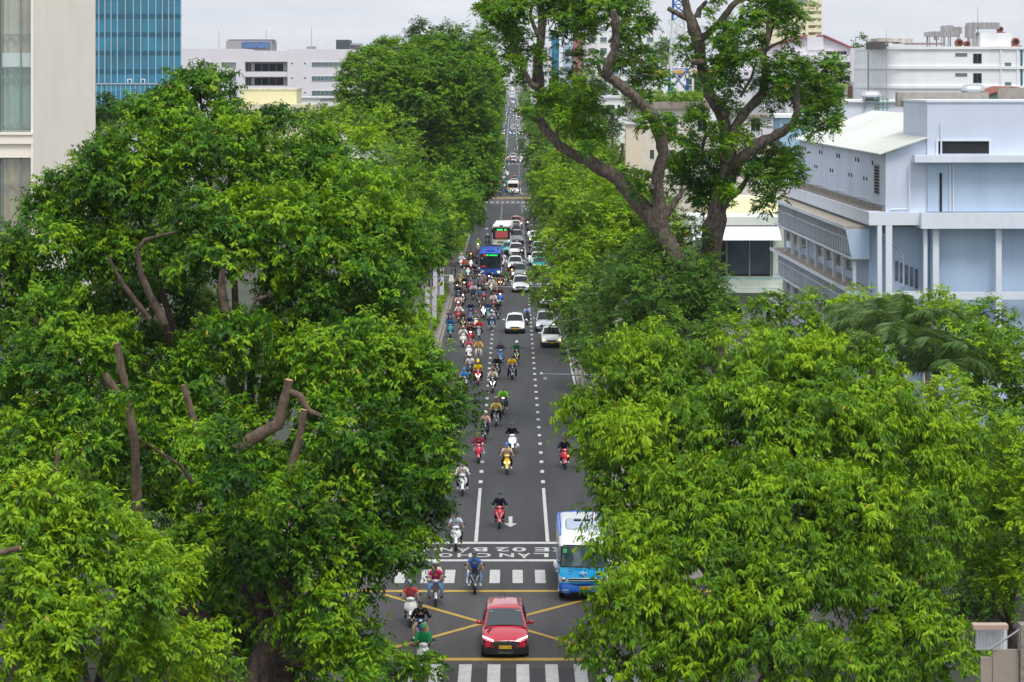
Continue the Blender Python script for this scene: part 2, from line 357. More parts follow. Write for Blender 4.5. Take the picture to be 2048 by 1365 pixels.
def leaves(name, blobs, m, parent, seed, ll=.17, lw=.075, dens=2.6, rc=.75, shoots=16, per=9, sl=.5, droop=.5, hue=.0, young=.25, autumn=.004, back=.45, flat=False, rag=.18, core=.25, compound=0, outb=.75):
    """blobs: (centre Vector, (rx,ry,rz)).  clumps on each blob's skin, shoots in each clump, leaves on each shoot"""
    R = NP(seed); BC = []; CR = []; CO = []; CH_ = []
    for bi, (c, r) in enumerate(blobs):
        r = np.array(r, float); A = 4*np.pi*(((r[0]*r[1])**1.6+(r[0]*r[2])**1.6+(r[1]*r[2])**1.6)/3)**(1/1.6)
        n = max(3, int(A*dens/(np.pi*rc*rc)))
        d = norm(R.normal(size=(n, 3)))
        keep = (d[:, 1] < .35) | (R.rand(n) < back); keep &= (d[:, 2] > -.75) | (R.rand(n) < .4)
        d = d[keep]; n = len(d); s = 1-np.abs(R.normal(size=(n, 1)))*rag
        ins = R.rand(n, 1) < core; s = np.where(ins, R.uniform(.35, .85, (n, 1)), s)
        BC.append(np.array(c)+d*r*s); CO.append(norm(d/r)); CR.append(rc*R.uniform(.6, 1.3, n)); CH_.append(np.clip(R.normal(hue+R.normal(0, .09), .16, n), -.4, .4))
    c = np.concatenate(BC); o = np.concatenate(CO); cr_ = np.concatenate(CR); ch = np.concatenate(CH_); n = len(c)
    # shoots
    d = norm(R.normal(size=(n, shoots, 3)) + o[:, None, :]*outb + np.array([0, 0, .55]))
    base = c[:, None, :] + d*(cr_[:, None, None]*R.uniform(.15, 1.0, (n, shoots, 1)))*np.array([1, 1, .8])
    sd_ = norm(d*.9 + R.normal(size=d.shape)*.45 + np.array([0, 0, .15]))
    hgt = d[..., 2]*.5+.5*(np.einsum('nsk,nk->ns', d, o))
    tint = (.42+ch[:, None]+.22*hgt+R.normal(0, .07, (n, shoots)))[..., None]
    ysh = (R.rand(n, shoots, 1) < young)
    t = (np.arange(per)+.5)/per
    L0 = sl*R.uniform(.6, 1.25, (n, shoots, 1, 1))
    pos = base[:, :, None, :] + sd_[:, :, None, :]*L0*t[None, None, :, None] - np.array([0, 0, 1.0])*(L0*t[None, None, :, None]**2*.35)
    side = norm(np.cross(sd_, np.array([0, 0, 1.0]) + R.normal(size=sd_.shape)*.2))
    sg = np.where(np.arange(per) % 2 == 0, 1., -1.)[None, None, :, None]
    ld = norm(sd_[:, :, None, :]*.55 + side[:, :, None, :]*sg*R.uniform(.5, 1.1, (n, shoots, per, 1)) - np.array([0, 0, 1.0])*droop*R.uniform(.3, 1.7, (n, shoots, per, 1)) + R.normal(size=(n, shoots, per, 3))*.22)
    up = norm(np.array([0, 0, 1.0]) + o[:, None, None, :]*.8 + R.normal(size=ld.shape)*.35)
    wd = norm(np.cross(ld, up)); nn = np.cross(wd, ld)
    k = n*shoots*per
    lfl = (ll*R.uniform(.65, 1.25, (n, shoots, per, 1))); lfw = lw*R.uniform(.75, 1.2, (n, shoots, per, 1))*.5
    tn = tint + np.where(ysh, .28*t[None, None, :]+.08, 0)[...] + R.normal(0, .05, (n, shoots, per))
    tn = np.clip(tn, 0, .87); tn = np.where(R.rand(n, shoots, per) < autumn, 1.0, tn)
    p0 = pos; p1 = pos+ld*lfl*.42+wd*lfw+nn*lfw*.35; p2 = pos+ld*lfl-nn*lfw*.3; p3 = pos+ld*lfl*.42-wd*lfw+nn*lfw*.35
    V = np.stack([p0, p1, p2, p3], axis=3).reshape(-1, 3).astype(np.float32)
    me = bpy.data.meshes.new(name); me.vertices.add(4*k); me.vertices.foreach_set('co', V.ravel())
    me.loops.add(4*k); me.loops.foreach_set('vertex_index', np.arange(4*k, dtype=np.int32))
    me.polygons.add(k); me.polygons.foreach_set('loop_start', np.arange(0, 4*k, 4, dtype=np.int32)); me.polygons.foreach_set('loop_total', np.full(k, 4, dtype=np.int32))
    me.materials.append(m); at = me.attributes.new('tint', 'FLOAT', 'FACE'); at.data.foreach_set('value', tn.ravel().astype(np.float32))
    me.update(calc_edges=True)
    ob = bpy.data.objects.new(name, me); C.objects.link(ob); ob.parent = parent
    global NLEAF; NLEAF += k
    return ob
NLEAF = 0
def limb(mb, pts, radii, n=9, m=0, jag=.04, seed=0, cut=False):
    R = random.Random(seed+len(pts)); q = []; rr = []
    for i in range(len(pts)-1):
        a, b = Vector(pts[i]), Vector(pts[i+1]); k = 3
        for j in range(k):
            t = j/k; q.append(a.lerp(b, t)+Vector((R.uniform(-1,1), R.uniform(-1,1), R.uniform(-1,1)))*radii[i]*jag*3*(0 if (i == 0 and j == 0) else 1)); rr.append((radii[i]*(1-t)+radii[i+1]*t)*R.uniform(.9, 1.1))
    q.append(Vector(pts[-1])); rr.append(radii[-1])
    if cut: mb.tube(q, rr, n, m, caps=False); d = (q[-1]-q[-2]).normalized(); mb.disc(q[-1]+d*.004, d, rr[-1], n, 1)
    else: mb.tube(q, rr, n, m)
    return mb
def pb(px, py, rx, rz, D, ry=None, k=1.0):     # blob given by where it stands in the street
    s = D/F; return (P(px, py, D), (rx*s, (ry if ry else (rx+rz)/2*s*.9), rz*s))
def tree(name, base, blobs, m, label, group, seed, trunk_r=.3, bark=None, cat='tree', **kw):
    t = empty(name, base, 0, label, cat, group); T = Vector(base)
    loc = [((Vector(c)-T), r) for c, r in blobs]
    mb = MB(); R = random.Random(seed)
    cen = sum((c for c, r in loc), Vector())/len(loc); low = min(c.z-r[2]*.3 for c, r in loc)
    fork = Vector((cen.x*.25, cen.y*.25, max(low*.6, 1.5)))
    limb(mb, [(0,0,-.1), (fork.x*.3, fork.y*.3, fork.z*.5), fork], [trunk_r*1.3, trunk_r, trunk_r*.85], 10, seed=seed)
    for c, r in loc[::2][:9]:
        mid = fork.lerp(c, .5)+Vector((R.uniform(-.5,.5), R.uniform(-.5,.5), R.uniform(-.2,.6)))
        limb(mb, [fork, mid, c+Vector((0,0,r[2]*.35))], [trunk_r*.5, trunk_r*.28, trunk_r*.08], 7, seed=seed+1)
    mb.build('trunk', [bark or barkB, cutw], t, smooth=60)
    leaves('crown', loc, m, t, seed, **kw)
    return t
LT = 'street trees lining the left side of the avenue'; RT = 'street trees lining the right side of the avenue'
# ---- the big left tree, in several crowns of leaf
near = dict(ll=.215, lw=.090, dens=3.0, rc=.66, shoots=18, per=8, sl=.46, droop=.8, young=.30, core=.4)
blob = [pb(400,215,75,80,96), pb(320,260,80,60,94), pb(455,285,70,60,94), pb(385,330,120,90,92), pb(250,370,110,80,92), pb(150,400,90,70,93), pb(560,345,85,70,95), pb(548,238,18,34,98), pb(640,345,85,80,96),
        pb(700,430,110,90,93), pb(560,460,110,90,90), pb(420,480,110,90,89), pb(250,500,90,70,92), pb(100,490,85,70,91), pb(30,560,70,80,92), pb(800,480,75,75,94), pb(815,525,36,50,95), pb(700,560,110,80,90),
        pb(600,620,90,70,91), pb(765,615,65,80,92), pb(320,590,80,50,96), pb(180,590,80,50,96), pb(20,700,50,70,95), pb(300,700,100,60,98), pb(170,690,90,50,98), pb(60,800,60,90,98), pb(420,640,60,40,97), pb(640,720,70,50,97), pb(360,800,80,60,97), pb(200,800,80,60,97)]
t1 = tree('broadleaf_tree', (-9.6, 95.5, 0), blob, leafA, 'tallest broadleaf tree of the left foreground, pointed crown rising against the sky', LT, 11, .55, **near)
blob = [pb(700,720,110,90,86), pb(800,760,90,90,87), pb(870,800,70,80,88), pb(830,900,90,80,86), pb(700,860,110,70,84), pb(840,1000,50,75,87), pb(760,980,90,80,85), pb(640,1010,90,80,83), pb(780,1085,80,50,85), pb(690,1130,75,70,83),
        pb(560,1080,90,90,82), pb(640,1235,80,70,82), pb(715,1290,36,40,84), pb(690,1335,60,40,82), pb(780,1350,32,14,83), pb(770,1110,60,30,84), pb(430,1030,80,60,84), pb(520,960,70,60,85), pb(400,1120,80,60,83), pb(480,680,90,40,87), pb(520,780,50,50,91), pb(390,760,70,60,87), pb(450,860,80,60,86), pb(350,900,80,60,86), pb(440,950,70,50,85), pb(815,1325,16,5,83), pb(848,1322,20,4,82.6), pb(330,800,70,40,92), pb(440,700,70,40,93), pb(560,700,60,40,93), pb(470,945,38,26,79.5), pb(398,885,30,24,79.5), pb(180,905,30,20,78), pb(450,868,26,14,79.5), pb(575,985,34,24,79.4), pb(280,1060,36,26,79.6), pb(430,1160,70,60,93), pb(340,1220,60,60,90), pb(470,1240,60,50,92), pb(560,1180,60,50,92), pb(600,1330,60,40,90), pb(450,1330,70,40,92), pb(300,970,80,60,92), pb(590,760,50,50,92), pb(650,930,60,50,92), pb(250,812,18,10,80), pb(655,850,26,22,80)]
t2 = tree('pollarded_tree', (-8.2, 90.0, 0), blob, leafA, 'broad leafy tree with sawn pale stubs overhanging the crossing at lower left', LT, 12, .5, **near)
blob = [pb(120,640,90,55,86), pb(90,760,90,80,85), pb(200,700,80,50,87), pb(170,850,90,60,84), pb(260,900,60,50,85), pb(60,880,70,60,84), pb(310,810,60,50,87), pb(30,960,60,60,86), pb(140,930,70,60,92), pb(90,870,60,50,92), pb(200,900,60,60,92), pb(108,1005,34,20,78), pb(168,975,22,16,78)]
t3 = tree('pollarded_tree', (-17.5, 88.0, 0), blob, leafA, 'leafy tree with upright sawn stubs at the far left edge, below the cream wall', LT, 13, .4, **{**near, 'young': .4})
blob = [pb(90,1010,110,70,74), pb(210,1080,100,70,74), pb(60,1150,100,90,73), pb(240,1190,90,80,73), pb(150,1270,110,80,72), pb(310,1290,90,70,74), pb(50,1330,80,50,72), pb(400,1310,70,50,76), pb(330,1130,70,50,76)]
t4 = tree('bright_leaved_tree', (-12.8, 73.5, 0), blob, leafB, 'bright yellow-green tree filling the lower left corner, nearest the viewer', LT, 14, .35, **{**near, 'young': .45, 'hue': .04, 'll': .22, 'lw': .09})
# sawn limbs and stubs
def stub(tr, pts, rs, D, m=barkC, cut=True, name='sawn_limb', dd=0):
    T = Vector(tr.location); mb = MB(); s = D/F
    limb(mb, [P(a, b, D+dd*i)-T for i, (a, b) in enumerate(pts)], [r*s*.86 for r in rs], 9, seed=int(pts[0][0]), jag=.03, cut=cut)
    mb.build(name, [m, cutw], tr, smooth=60)
stub(t2, [(470,905),(500,880),(557,848),(568,800),(578,760)], [15,15,14,11,10], 81.5)
stub(t2, [(576,782),(600,792),(617,822),(645,834)], [7,8,7,5], 81.5, cut=False)
stub(t2, [(571,962),(599,880),(608,820)], [10,9,8], 81.2)
stub(t2, [(276,1045),(269,880),(253,785),(241,734),(234,687)], [12,11,10,9,8], 81.8)
stub(t2, [(246,803),(228,775),(209,747)], [9,8,7], 81.4)
stub(t2, [(396,872),(385,830),(366,770)], [9,8,7], 81.5)
stub(t3, [(100,990),(112,940),(120,888)], [9,8,6], 79.5)
stub(t3, [(165,965),(166,930),(168,895)], [7,6,5], 79.5)
stub(t3, [(0,1106),(40,1096)], [8,6], 71)
stub(t2, [(386,968),(360,930),(320,905),(278,878)], [5,4,3,2], 81, barkB, False, 'thin_branch')
stub(t1, [(462,690),(450,620),(442,570),(446,530)], [13,12,10,6], 87, barkB, False, 'branch')
stub(t1, [(460,648),(500,632),(512,600),(545,588)], [7,6,5,3], 87, barkB, False, 'branch')
stub(t1, [(330,650),(300,590),(282,550),(274,500),(290,480),(350,465)], [10,9,7,6,5,3], 86, barkB, False, 'branch')
stub(t1, [(300,640),(262,590),(240,560),(215,510)], [7,6,5,3], 86, barkB, False, 'branch')
stub(t1, [(90,672),(70,640),(66,600)], [6,5,3], 88, barkB, False, 'branch')
# stems of tree 2 showing at the bottom
stub(t2, [(505,1400),(520,1320),(560,1250),(580,1190),(520,1100)], [34,30,20,15,9], 83, barkB, False, 'stem')
stub(t2, [(480,1400),(450,1300),(400,1235),(340,1200),(270,1190)], [34,30,20,15,10], 83.6, barkB, False, 'stem')
stub(t2, [(500,1400),(420,1320),(330,1265),(270,1240)], [26,20,14,8], 83, barkB, False, 'stem')
stub(t2, [(520,1400),(540,1280),(520,1180),(515,1080)], [26,22,15,9], 84, barkB, False, 'stem')
# spray of leaves hanging over the lower crosswalk
# ---- right foreground tree
blob = [pb(1285,760,95,75,94), pb(1280,700,45,50,97), pb(1400,770,110,80,93), pb(1550,760,130,90,92), pb(1680,770,120,90,92), pb(1480,850,150,80,89), pb(1230,860,90,70,93), pb(1180,840,50,40,94), pb(1340,880,110,80,89), pb(1640,880,140,90,88), pb(1770,880,90,110,90),
        pb(1270,970,90,70,90), pb(1400,1000,120,80,86), pb(1560,1010,120,90,85), pb(1700,1040,120,100,86), pb(1830,1020,110,110,89), pb(1880,900,70,80,91), pb(1300,1070,110,70,86), pb(1440,1110,110,70,84), pb(1600,1150,120,70,84), pb(1780,1190,130,90,86), pb(1290,1180,100,70,84), pb(1260,1290,90,60,84), pb(1400,1250,110,70,83), pb(1540,1290,110,70,82), pb(1700,1320,110,60,83), pb(1850,1300,100,70,85), pb(1340,1350,90,40,83)]
right = dict(ll=.25, lw=.085, dens=3.1, rc=.78, shoots=22, per=8, sl=.46, droop=1.3, young=.2, hue=-.02, core=.4)
t5 = tree('broadleaf_tree', (9.4, 89.0, 0), blob, leafB, 'huge rounded tree with drooping pointed leaves filling the lower right foreground', RT, 21, .5, **right)
blob = [pb(1890,800,40,45,98), pb(1880,760,22,22,98)]
blob2 = [pb(2000,920,70,70,92), pb(2040,1010,70,80,92), pb(1990,1100,70,70,93), pb(2050,1150,60,70,92), pb(1990,1190,50,50,93), pb(1960,1010,50,60,94)]
tree('feathery_tree', (18.8, 93, 0), blob+blob2, leafB, 'pale lime tree with feathery compound leaves at the right edge of the frame', RT, 22, .25, ll=.2, lw=.09, dens=1.7, rc=.6, shoots=12, per=10, sl=.6, droop=.25, young=.6, hue=.12)
blob = [pb(1930,1010,80,80,104), pb(2020,1110,80,80,103), pb(1940,1180,70,70,102), pb(1990,900,70,70,106), pb(2050,1000,60,90,104), pb(1900,1130,60,70,103)]
tree('round_tree', (19.5, 104, 0), blob, leafC, 'dark leafy tree filling the space behind the pale lime one, right edge', RT, 26, .3, ll=.3, lw=.12, dens=1.8, rc=.8, shoots=14, per=6, sl=.5, droop=.5, young=.15)
# ---- dark mass behind, right edge
blob = [pb(1900,690,80,60,132), pb(1990,740,80,80,130), pb(2060,800,80,110,130), pb(1960,850,80,80,128), pb(2040,700,60,40,134)]
tree('round_tree', (26, 131, 0), blob, leafB, 'dense round tree in front of the light blue building, right edge', None, 23, .3, ll=.3, lw=.14, dens=1.8, rc=.8, shoots=14, per=6, sl=.5, droop=.5, young=.22, hue=.0)
blob = [pb(1550,640,60,45,140), pb(1640,630,60,40,142), pb(1700,600,35,35,142), pb(1590,680,80,40,138), pb(1490,680,60,40,140), pb(1760,640,70,50,142)]
tree('round_tree', (16.5, 140, 0), blob, leafB, 'yellow-green tree at the foot of the light blue building, left of the palms', None, 24, .3, ll=.3, lw=.14, dens=1.8, rc=.8, shoots=14, per=6, sl=.5, droop=.5, young=.3, hue=.02)
blob = [pb(1860,635,70,45,146), pb(1780,640,60,40,146), pb(1950,645,60,45,146), pb(1680,700,60,40,130), pb(1960,700,60,50,134), pb(1560,720,60,40,134)]
tree('round_tree', (24.8, 146, 0), blob, leafB, 'low tree showing above the palm fronds against the light blue wall', None, 25, .3, ll=.3, lw=.14, dens=1.8, rc=.8, shoots=14, per=6, sl=.5, droop=.5, young=.3, hue=.02)
# ---- right row going away
rowk = dict(dens=2.6, shoots=13, per=6, droop=.45)
blob = [pb(1300,560,110,80,150), pb(1240,620,60,60,152), pb(1390,560,60,60,151), pb(1340,650,100,70,149), pb(1270,660,70,60,150), pb(1420,620,50,50,150), pb(1300,510,40,30,152)]
tree('ash_leaved_tree', (9.6, 152, 0), blob, leafE, 'grey-green tree with fingered leaves under the two bare-limbed giants', RT, 31, .3, ll=.30, lw=.085, rc=.7, sl=.45, young=.12, **rowk)
blob = [pb(1180,640,40,50,178), pb(1180,700,45,45,176), pb(1215,730,45,40,175)]
tree('street_tree', (7.3, 176, 0), blob, leafE, 'small dark street tree beside the kerb behind the traffic camera arm', RT, 32, .2, ll=.30, lw=.10, rc=.7, sl=.45, young=.1, **{**rowk})
blob = [pb(1200,440,75,60,205), pb(1260,420,80,50,210), pb(1140,500,50,60,206), pb(1210,520,85,60,202), pb(1110,570,50,45,200), pb(1170,590,60,50,198), pb(1300,470,60,60,206), pb(1150,640,40,40,200), pb(1250,470,60,60,204)]
tree('street_tree', (7.6, 205, 0), blob, leafB, 'yellow-green tree reaching over the right lane behind the fingered-leaf tree', RT, 33, .3, ll=.38, lw=.16, rc=1.0, sl=.6, young=.3, hue=.03, **rowk)
rowR = [(255, 1.0, leafB, 'second', .02), (300, 1.1, leafB, '', .05), (345, .95, leafE, '', .1), (395, 1.15, leafD, '', .0), (480, 1.1, leafB, '', .0), (530, 1.0, leafD, '', .05), (590, 1.1, leafE, '', .05), (690, 1.1, leafD, '', .0), (780, 1.0, leafE, '', .0), (880, 1.1, leafD, '', .0)]
ordw = ['first','second','third','fourth','fifth','sixth','seventh','eighth','ninth','tenth','eleventh','twelfth','thirteenth','fourteenth']
RQ = random.Random(5)
for i, (D, s, m, _, hu) in enumerate(rowR):
    bl = []
    for k in range(7):
        bl.append((Vector((8.0+RQ.uniform(-3.4,3.4)*s, D+RQ.uniform(-3.5,3.5), 8.4*s+RQ.uniform(-3.0,2.8)*s)), (2.9*s*RQ.uniform(.8,1.2), 2.9*s, 2.5*s*RQ.uniform(.8,1.2))))
    bl.append((Vector((5.0, D, 5.8)), (2.3, 3.5, 2.2)))
    if D > 450: bl = [(c_+Vector((3.0, 0, 0)), r_) for c_, r_ in bl]
    zs = D/250
    tree('street_tree', (8.6, D, 0), bl, m, '%s tree of the right-hand row beyond the yellow-green one, counting away from the viewer' % ordw[i], RT, 100+i, .3, ll=.40*zs**.6, lw=.20*zs**.6, rc=1.0*zs**.35, sl=.7, dens=1.9, shoots=11, per=5, droop=.4, young=.25, hue=hu, back=.3)
# wide crowns standing in the gardens right of the row
for i, (px, py, rx, rz, D, m, lb) in enumerate([(1330,350,90,50,330,leafB,'wide tree with flat bright crown right of the avenue below the stained wall'), (1250,310,80,40,380,leafB,'spreading tree between the avenue row and the white villa'), (1420,400,60,40,300,leafD,'tree behind the left bare-limbed giant, above the white awning'),
        (1215,255,40,28,420,leafC,'dark round tree beside the garden palm'), (1120,260,50,50,560,leafC,'dark tree behind the far right row, below the glass towers'), (1180,180,55,40,600,leafC,'dark green tree in front of the tall white block'), (1130,205,50,45,640,leafC,'dark tree rising behind the far right row near the road end'),
        (1290,530,50,60,260,leafB,'tree filling the gap behind the fingered-leaf tree')]):
    s = D/F
    bl = [pb(px+dx*rx, py+dz*rz, rx*.5, rz*.62, D+dy*6) for dx, dz, dy in ((-.55,.2,0),(0,-.25,0),(.55,.15,.5),(-.2,.4,-.5),(.3,.45,-.4))]
    b0 = P(px, py, D); tree('garden_tree', (b0.x, D, 0), bl, m, lb, None, 130+i, .3, ll=.4*(D/250)**.6, lw=.2*(D/250)**.6, rc=1.0*(D/250)**.35, sl=.7, dens=1.8, shoots=11, per=5, droop=.35, young=.25, back=.3)
# ---- left row going away
lk = dict(dens=2.6, shoots=12, per=5, droop=.45, back=.35)
blob = [pb(700,330,90,80,190), pb(620,290,80,60,200), pb(770,280,60,60,205), pb(800,360,70,70,195), pb(845,420,52,50,192), pb(780,460,80,70,188), pb(835,505,45,35,195), pb(700,440,80,80,186), pb(750,560,50,55,180), pb(700,260,60,40,200), pb(780,690,35,50,175)]
tree('yellowish_tree', (-10.5, 195, 0), blob, leafB, 'yellow-green spreading tree between the big left tree and the tall domed one', LT, 41, .45, ll=.34, lw=.15, rc=.95, sl=.6, young=.35, hue=-.02, dens=2.0, shoots=13, per=6, droop=.5, back=.3)
blob = [pb(870,450,50,70,250), pb(905,400,50,60,256), pb(872,480,30,22,250), pb(830,480,45,45,248), pb(898,462,28,45,254), pb(925,420,38,50,262)]
tree('street_tree', (-7.7, 252, 0), blob, leafD, 'street tree with a dark bare trunk beside the hanging banners', LT, 42, .75, bark=barkB, ll=.4, lw=.17, rc=1.0, sl=.6, young=.22, **lk)
blob = [pb(745,180,70,80,300,k=1), pb(800,135,80,55,306), pb(880,125,75,50,308), pb(830,190,90,80,298), pb(900,190,70,75,300), pb(745,240,60,40,302), pb(920,270,70,70,300), pb(955,200,38,90,306), pb(960,300,38,70,304), pb(930,350,60,60,296), pb(870,300,70,60,300), pb(965,130,25,50,312), pb(905,420,45,45,292), pb(860,380,60,60,300)]
tree('domed_tree', (-8.4, 305, 0), blob, leafD, 'tall tree with a smooth domed crown left of the avenue, against the sky', LT, 43, .8, ll=.46, lw=.2, young=.22, **{**lk, 'dens': 4.2, 'rag': .06, 'core': .3, 'back': .6, 'rc': 1.0, 'sl': .4})
for i, (px, py, rx, rz, D, m) in enumerate([(905,90,45,45,350,leafC), (848,70,28,26,360,leafC), (965,110,32,55,372,leafD)]):
    b0 = P(px, py, D); tree('street_tree', (b0.x, D, 0), [pb(px, py, rx, rz, D), pb(px-10, py+30, rx, rz, D+2), pb(px+8, py+60, rx, rz, D)], m, ['dark tuft of tree rising behind the domed crown, nearer the road','smaller dark tuft of tree behind the left top of the domed crown','slender tree on the right shoulder of the domed crown'][i], LT, 140+i, .35, ll=.5, lw=.22, rc=1.1, sl=.7, young=.15, **lk)
rowL = [(372,14,26), (425,12,24), (500,11,26), (560,9,24), (630,8,25), (710,8,23), (800,8,22), (900,8,20), (1010,8,18)]
for i, (D, x_, zt) in enumerate(rowL):
    bl = []
    for k in range(8):
        z = zt-3-(k/7)*(zt-8); bl.append((Vector((-8.2+RQ.uniform(-2.6,3.0), D+RQ.uniform(-4,4), z)), (3.4*RQ.uniform(.85,1.15), 3.6, 3.2*RQ.uniform(.8,1.15))))
    bl.append((Vector((-4.6, D, zt*.40)), (2.6, 3.5, 3.0))); bl.append((Vector((-5.0, D, zt*.62)), (2.7, 3.5, 3.4)))
    if D > 450: bl = [(c_-Vector((2.6, 0, 0)), r_) for c_, r_ in bl]
    tree('street_tree', (-8.6, D, 0), bl, leafD if i % 2 else leafC, '%s tree of the left-hand row beyond the domed tree, counting away from the viewer' % ordw[i], LT, 150+i, .5, ll=.5*(D/350)**.6, lw=.24*(D/350)**.6, rc=1.2*(D/350)**.35, sl=.8, young=.2, **lk)
# far rows of both sides: each still a tree with crown and trunk
for i, D in enumerate((1130, 1260, 1400, 1560, 1750, 1950, 2200)):
    for sx, nm, zt in ((-1, 'left', 15), (1, 'right', 12)):
        bl = [(Vector((sx*12.2+RQ.uniform(-1.6,1.6), D+RQ.uniform(-25,25), RQ.uniform(4, zt-3))), (5.2, 14, 3.6)) for k in range(6)]
        tree('street_tree', (sx*12.0, D, 0), bl, leafC if sx < 0 else leafE, '%s of the distant trees on the %s side towards the road end' % (ordw[i], nm), LT if sx < 0 else RT, 170+i*2+(sx > 0), .4, ll=1.3, lw=.8, rc=1.8, sl=1, dens=1.3, shoots=8, per=4, droop=.3, young=.15, back=.2)
# other distant trees
for i, (px, py, rx, rz, D, m, lb, nm) in enumerate([
        (300,225,60,45,260,leafC,'round dark tree in front of the blue glass tower base','garden_tree'), (205,230,28,40,240,leafC,'dark tree at the corner of the cream wall and the glass tower','garden_tree'), (205,285,40,30,230,leafD,'green tree beside the cream wall, below the glass tower','garden_tree'),
        (560,235,60,20,420,leafC,'tree in front of the cream block, left of centre','garden_tree'), (640,235,50,22,410,leafD,'tree below the right end of the white office block','garden_tree'), (500,250,50,22,380,leafC,'brownish green tree under the cream block','garden_tree'),
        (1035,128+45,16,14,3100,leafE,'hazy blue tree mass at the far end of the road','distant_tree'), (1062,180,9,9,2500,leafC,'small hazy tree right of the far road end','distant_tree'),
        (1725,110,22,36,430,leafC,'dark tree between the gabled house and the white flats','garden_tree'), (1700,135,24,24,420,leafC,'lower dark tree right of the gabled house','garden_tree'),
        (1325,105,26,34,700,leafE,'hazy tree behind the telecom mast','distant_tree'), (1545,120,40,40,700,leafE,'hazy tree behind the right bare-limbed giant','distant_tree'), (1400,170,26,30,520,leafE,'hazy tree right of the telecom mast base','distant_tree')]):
    b0 = P(px, py, D); k = (D/300)**.6
    bl = [pb(px+dx*rx, py+dz*rz, rx*.55, rz*.6, D+dy*rx*D/F*.3) for dx, dz, dy in ((-.5,.2,0),(0,-.3,0),(.5,.15,1),(0,.5,-1))]
    tree(nm, (b0.x, D, 0), bl, m, lb, None, 210+i, .4*k, ll=.5*k, lw=.26*k, rc=.9*k, sl=.8*k, dens=1.8, shoots=9, per=5, droop=.3, young=.12, back=.3)
# conifer in front of the glass tower
t = empty('conifer_tree', (P(236,300,245).x, 245, 0), 0, 'slim dark conifer standing in front of the glass tower base', 'tree')
mb = MB(); mb.tube([(0,0,0),(0,0,20)], [.25,.04], 8); mb.build('trunk', barkB, t)
bl = [(Vector((0,0,10+k*1.25)), (2.1-.24*k, 2.1-.24*k, .55)) for k in range(8)]
leaves('crown', bl, leafC, t, 240, ll=.35, lw=.08, dens=1.2, rc=.45, shoots=10, per=6, sl=.6, droop=.2, young=.05, hue=-.1)
# ---- the two bare-limbed giants (traced limbs, coordinates in the second zoom's scale)
Z1 = 1.9507
def q(x, y): return (950+x/Z1, y/Z1)
def giant(base, D, limbs, clumps, label, seed):
    T = Vector(base); t = empty('giant_tree', base, 0, label, 'tree', 'tall pruned trees right of the avenue'); s = D/F/Z1
    for nm, pts, rs, dy in limbs:
        mb = MB(); pp = []
        for i, (x, y) in enumerate(pts):
            px, py = q(x, y); d = D+dy*i; pp.append(P(px, py, d)-T)
        limb(mb, pp, [r*s*.44 for r in rs], 11, seed=seed+int(rs[0]), jag=.045, cut=(nm == 'sawn_stub')); mb.build(nm, [barkA, cutw], t, smooth=70)
    bl = []; R = random.Random(seed)
    for (x, y, r) in clumps:
        px, py = q(x, y); d = D+R.uniform(-2.5, 2.5); bl.append((P(px, py, d)-T, (r*s*.9, r*s*.95, r*s*.78)))
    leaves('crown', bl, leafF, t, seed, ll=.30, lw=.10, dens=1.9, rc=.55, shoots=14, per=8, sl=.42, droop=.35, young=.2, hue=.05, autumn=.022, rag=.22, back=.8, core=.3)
    # small twigs feeding the clumps
    return t
DA = 150
baseA = P(1345, 520, DA); baseA = (baseA.x+2.0, DA, 0)
limA = [('trunk', [(990,1500),(900,1250),(800,1060),(770,1000),(735,925),(715,870)], [100,96,92,88,88,92], 0),
        ('limb', [(715,885),(640,790),(560,700),(460,635),(380,600),(330,572),(290,525),(248,462),(256,380),(245,300),(250,200),(262,100),(255,30),(250,-60)], [84,74,64,58,48,40,44,46,38,52,42,38,36,28], .35),
        ('limb', [(722,880),(713,760),(712,690),(736,600),(724,530),(690,450),(640,400),(590,350),(520,300),(512,270),(545,200),(550,130),(548,90),(540,40)], [80,62,56,54,56,56,48,44,40,38,38,34,40,20], -.3),
        ('branch', [(330,572),(318,540),(320,500),(345,440)], [30,20,16,10], 0), ('branch', [(242,340),(215,325),(190,275),(145,180)], [34,26,20,14], 0), ('sawn_stub', [(262,470),(235,462),(213,455)], [34,26,24], 0),
        ('branch', [(735,850),(770,800),(800,765),(815,735)], [40,32,24,16], 0), ('branch', [(455,630),(448,600),(452,560)], [30,22,14], 0), ('sawn_stub', [(520,310),(490,285),(478,250)], [30,20,14], 0), ('branch', [(575,560),(575,560+20),(560,640)], [14,12,10], 0),
        ('sawn_stub', [(690,455),(705,440),(690,425)], [26,20,16], 0), ('branch', [(262,170),(230,100),(215,60),(225,10)], [22,18,14,10], 0), ('branch', [(548,100),(520,95),(512,120)], [20,14,8], 0), ('branch', [(700,740),(690,735),(688,728)], [30,30,26], -.5),
        ('branch', [(620,310),(660,290),(720,300)], [10,8,5], -.2), ('branch', [(545,190),(600,215),(660,240)], [12,9,6], -.2)]
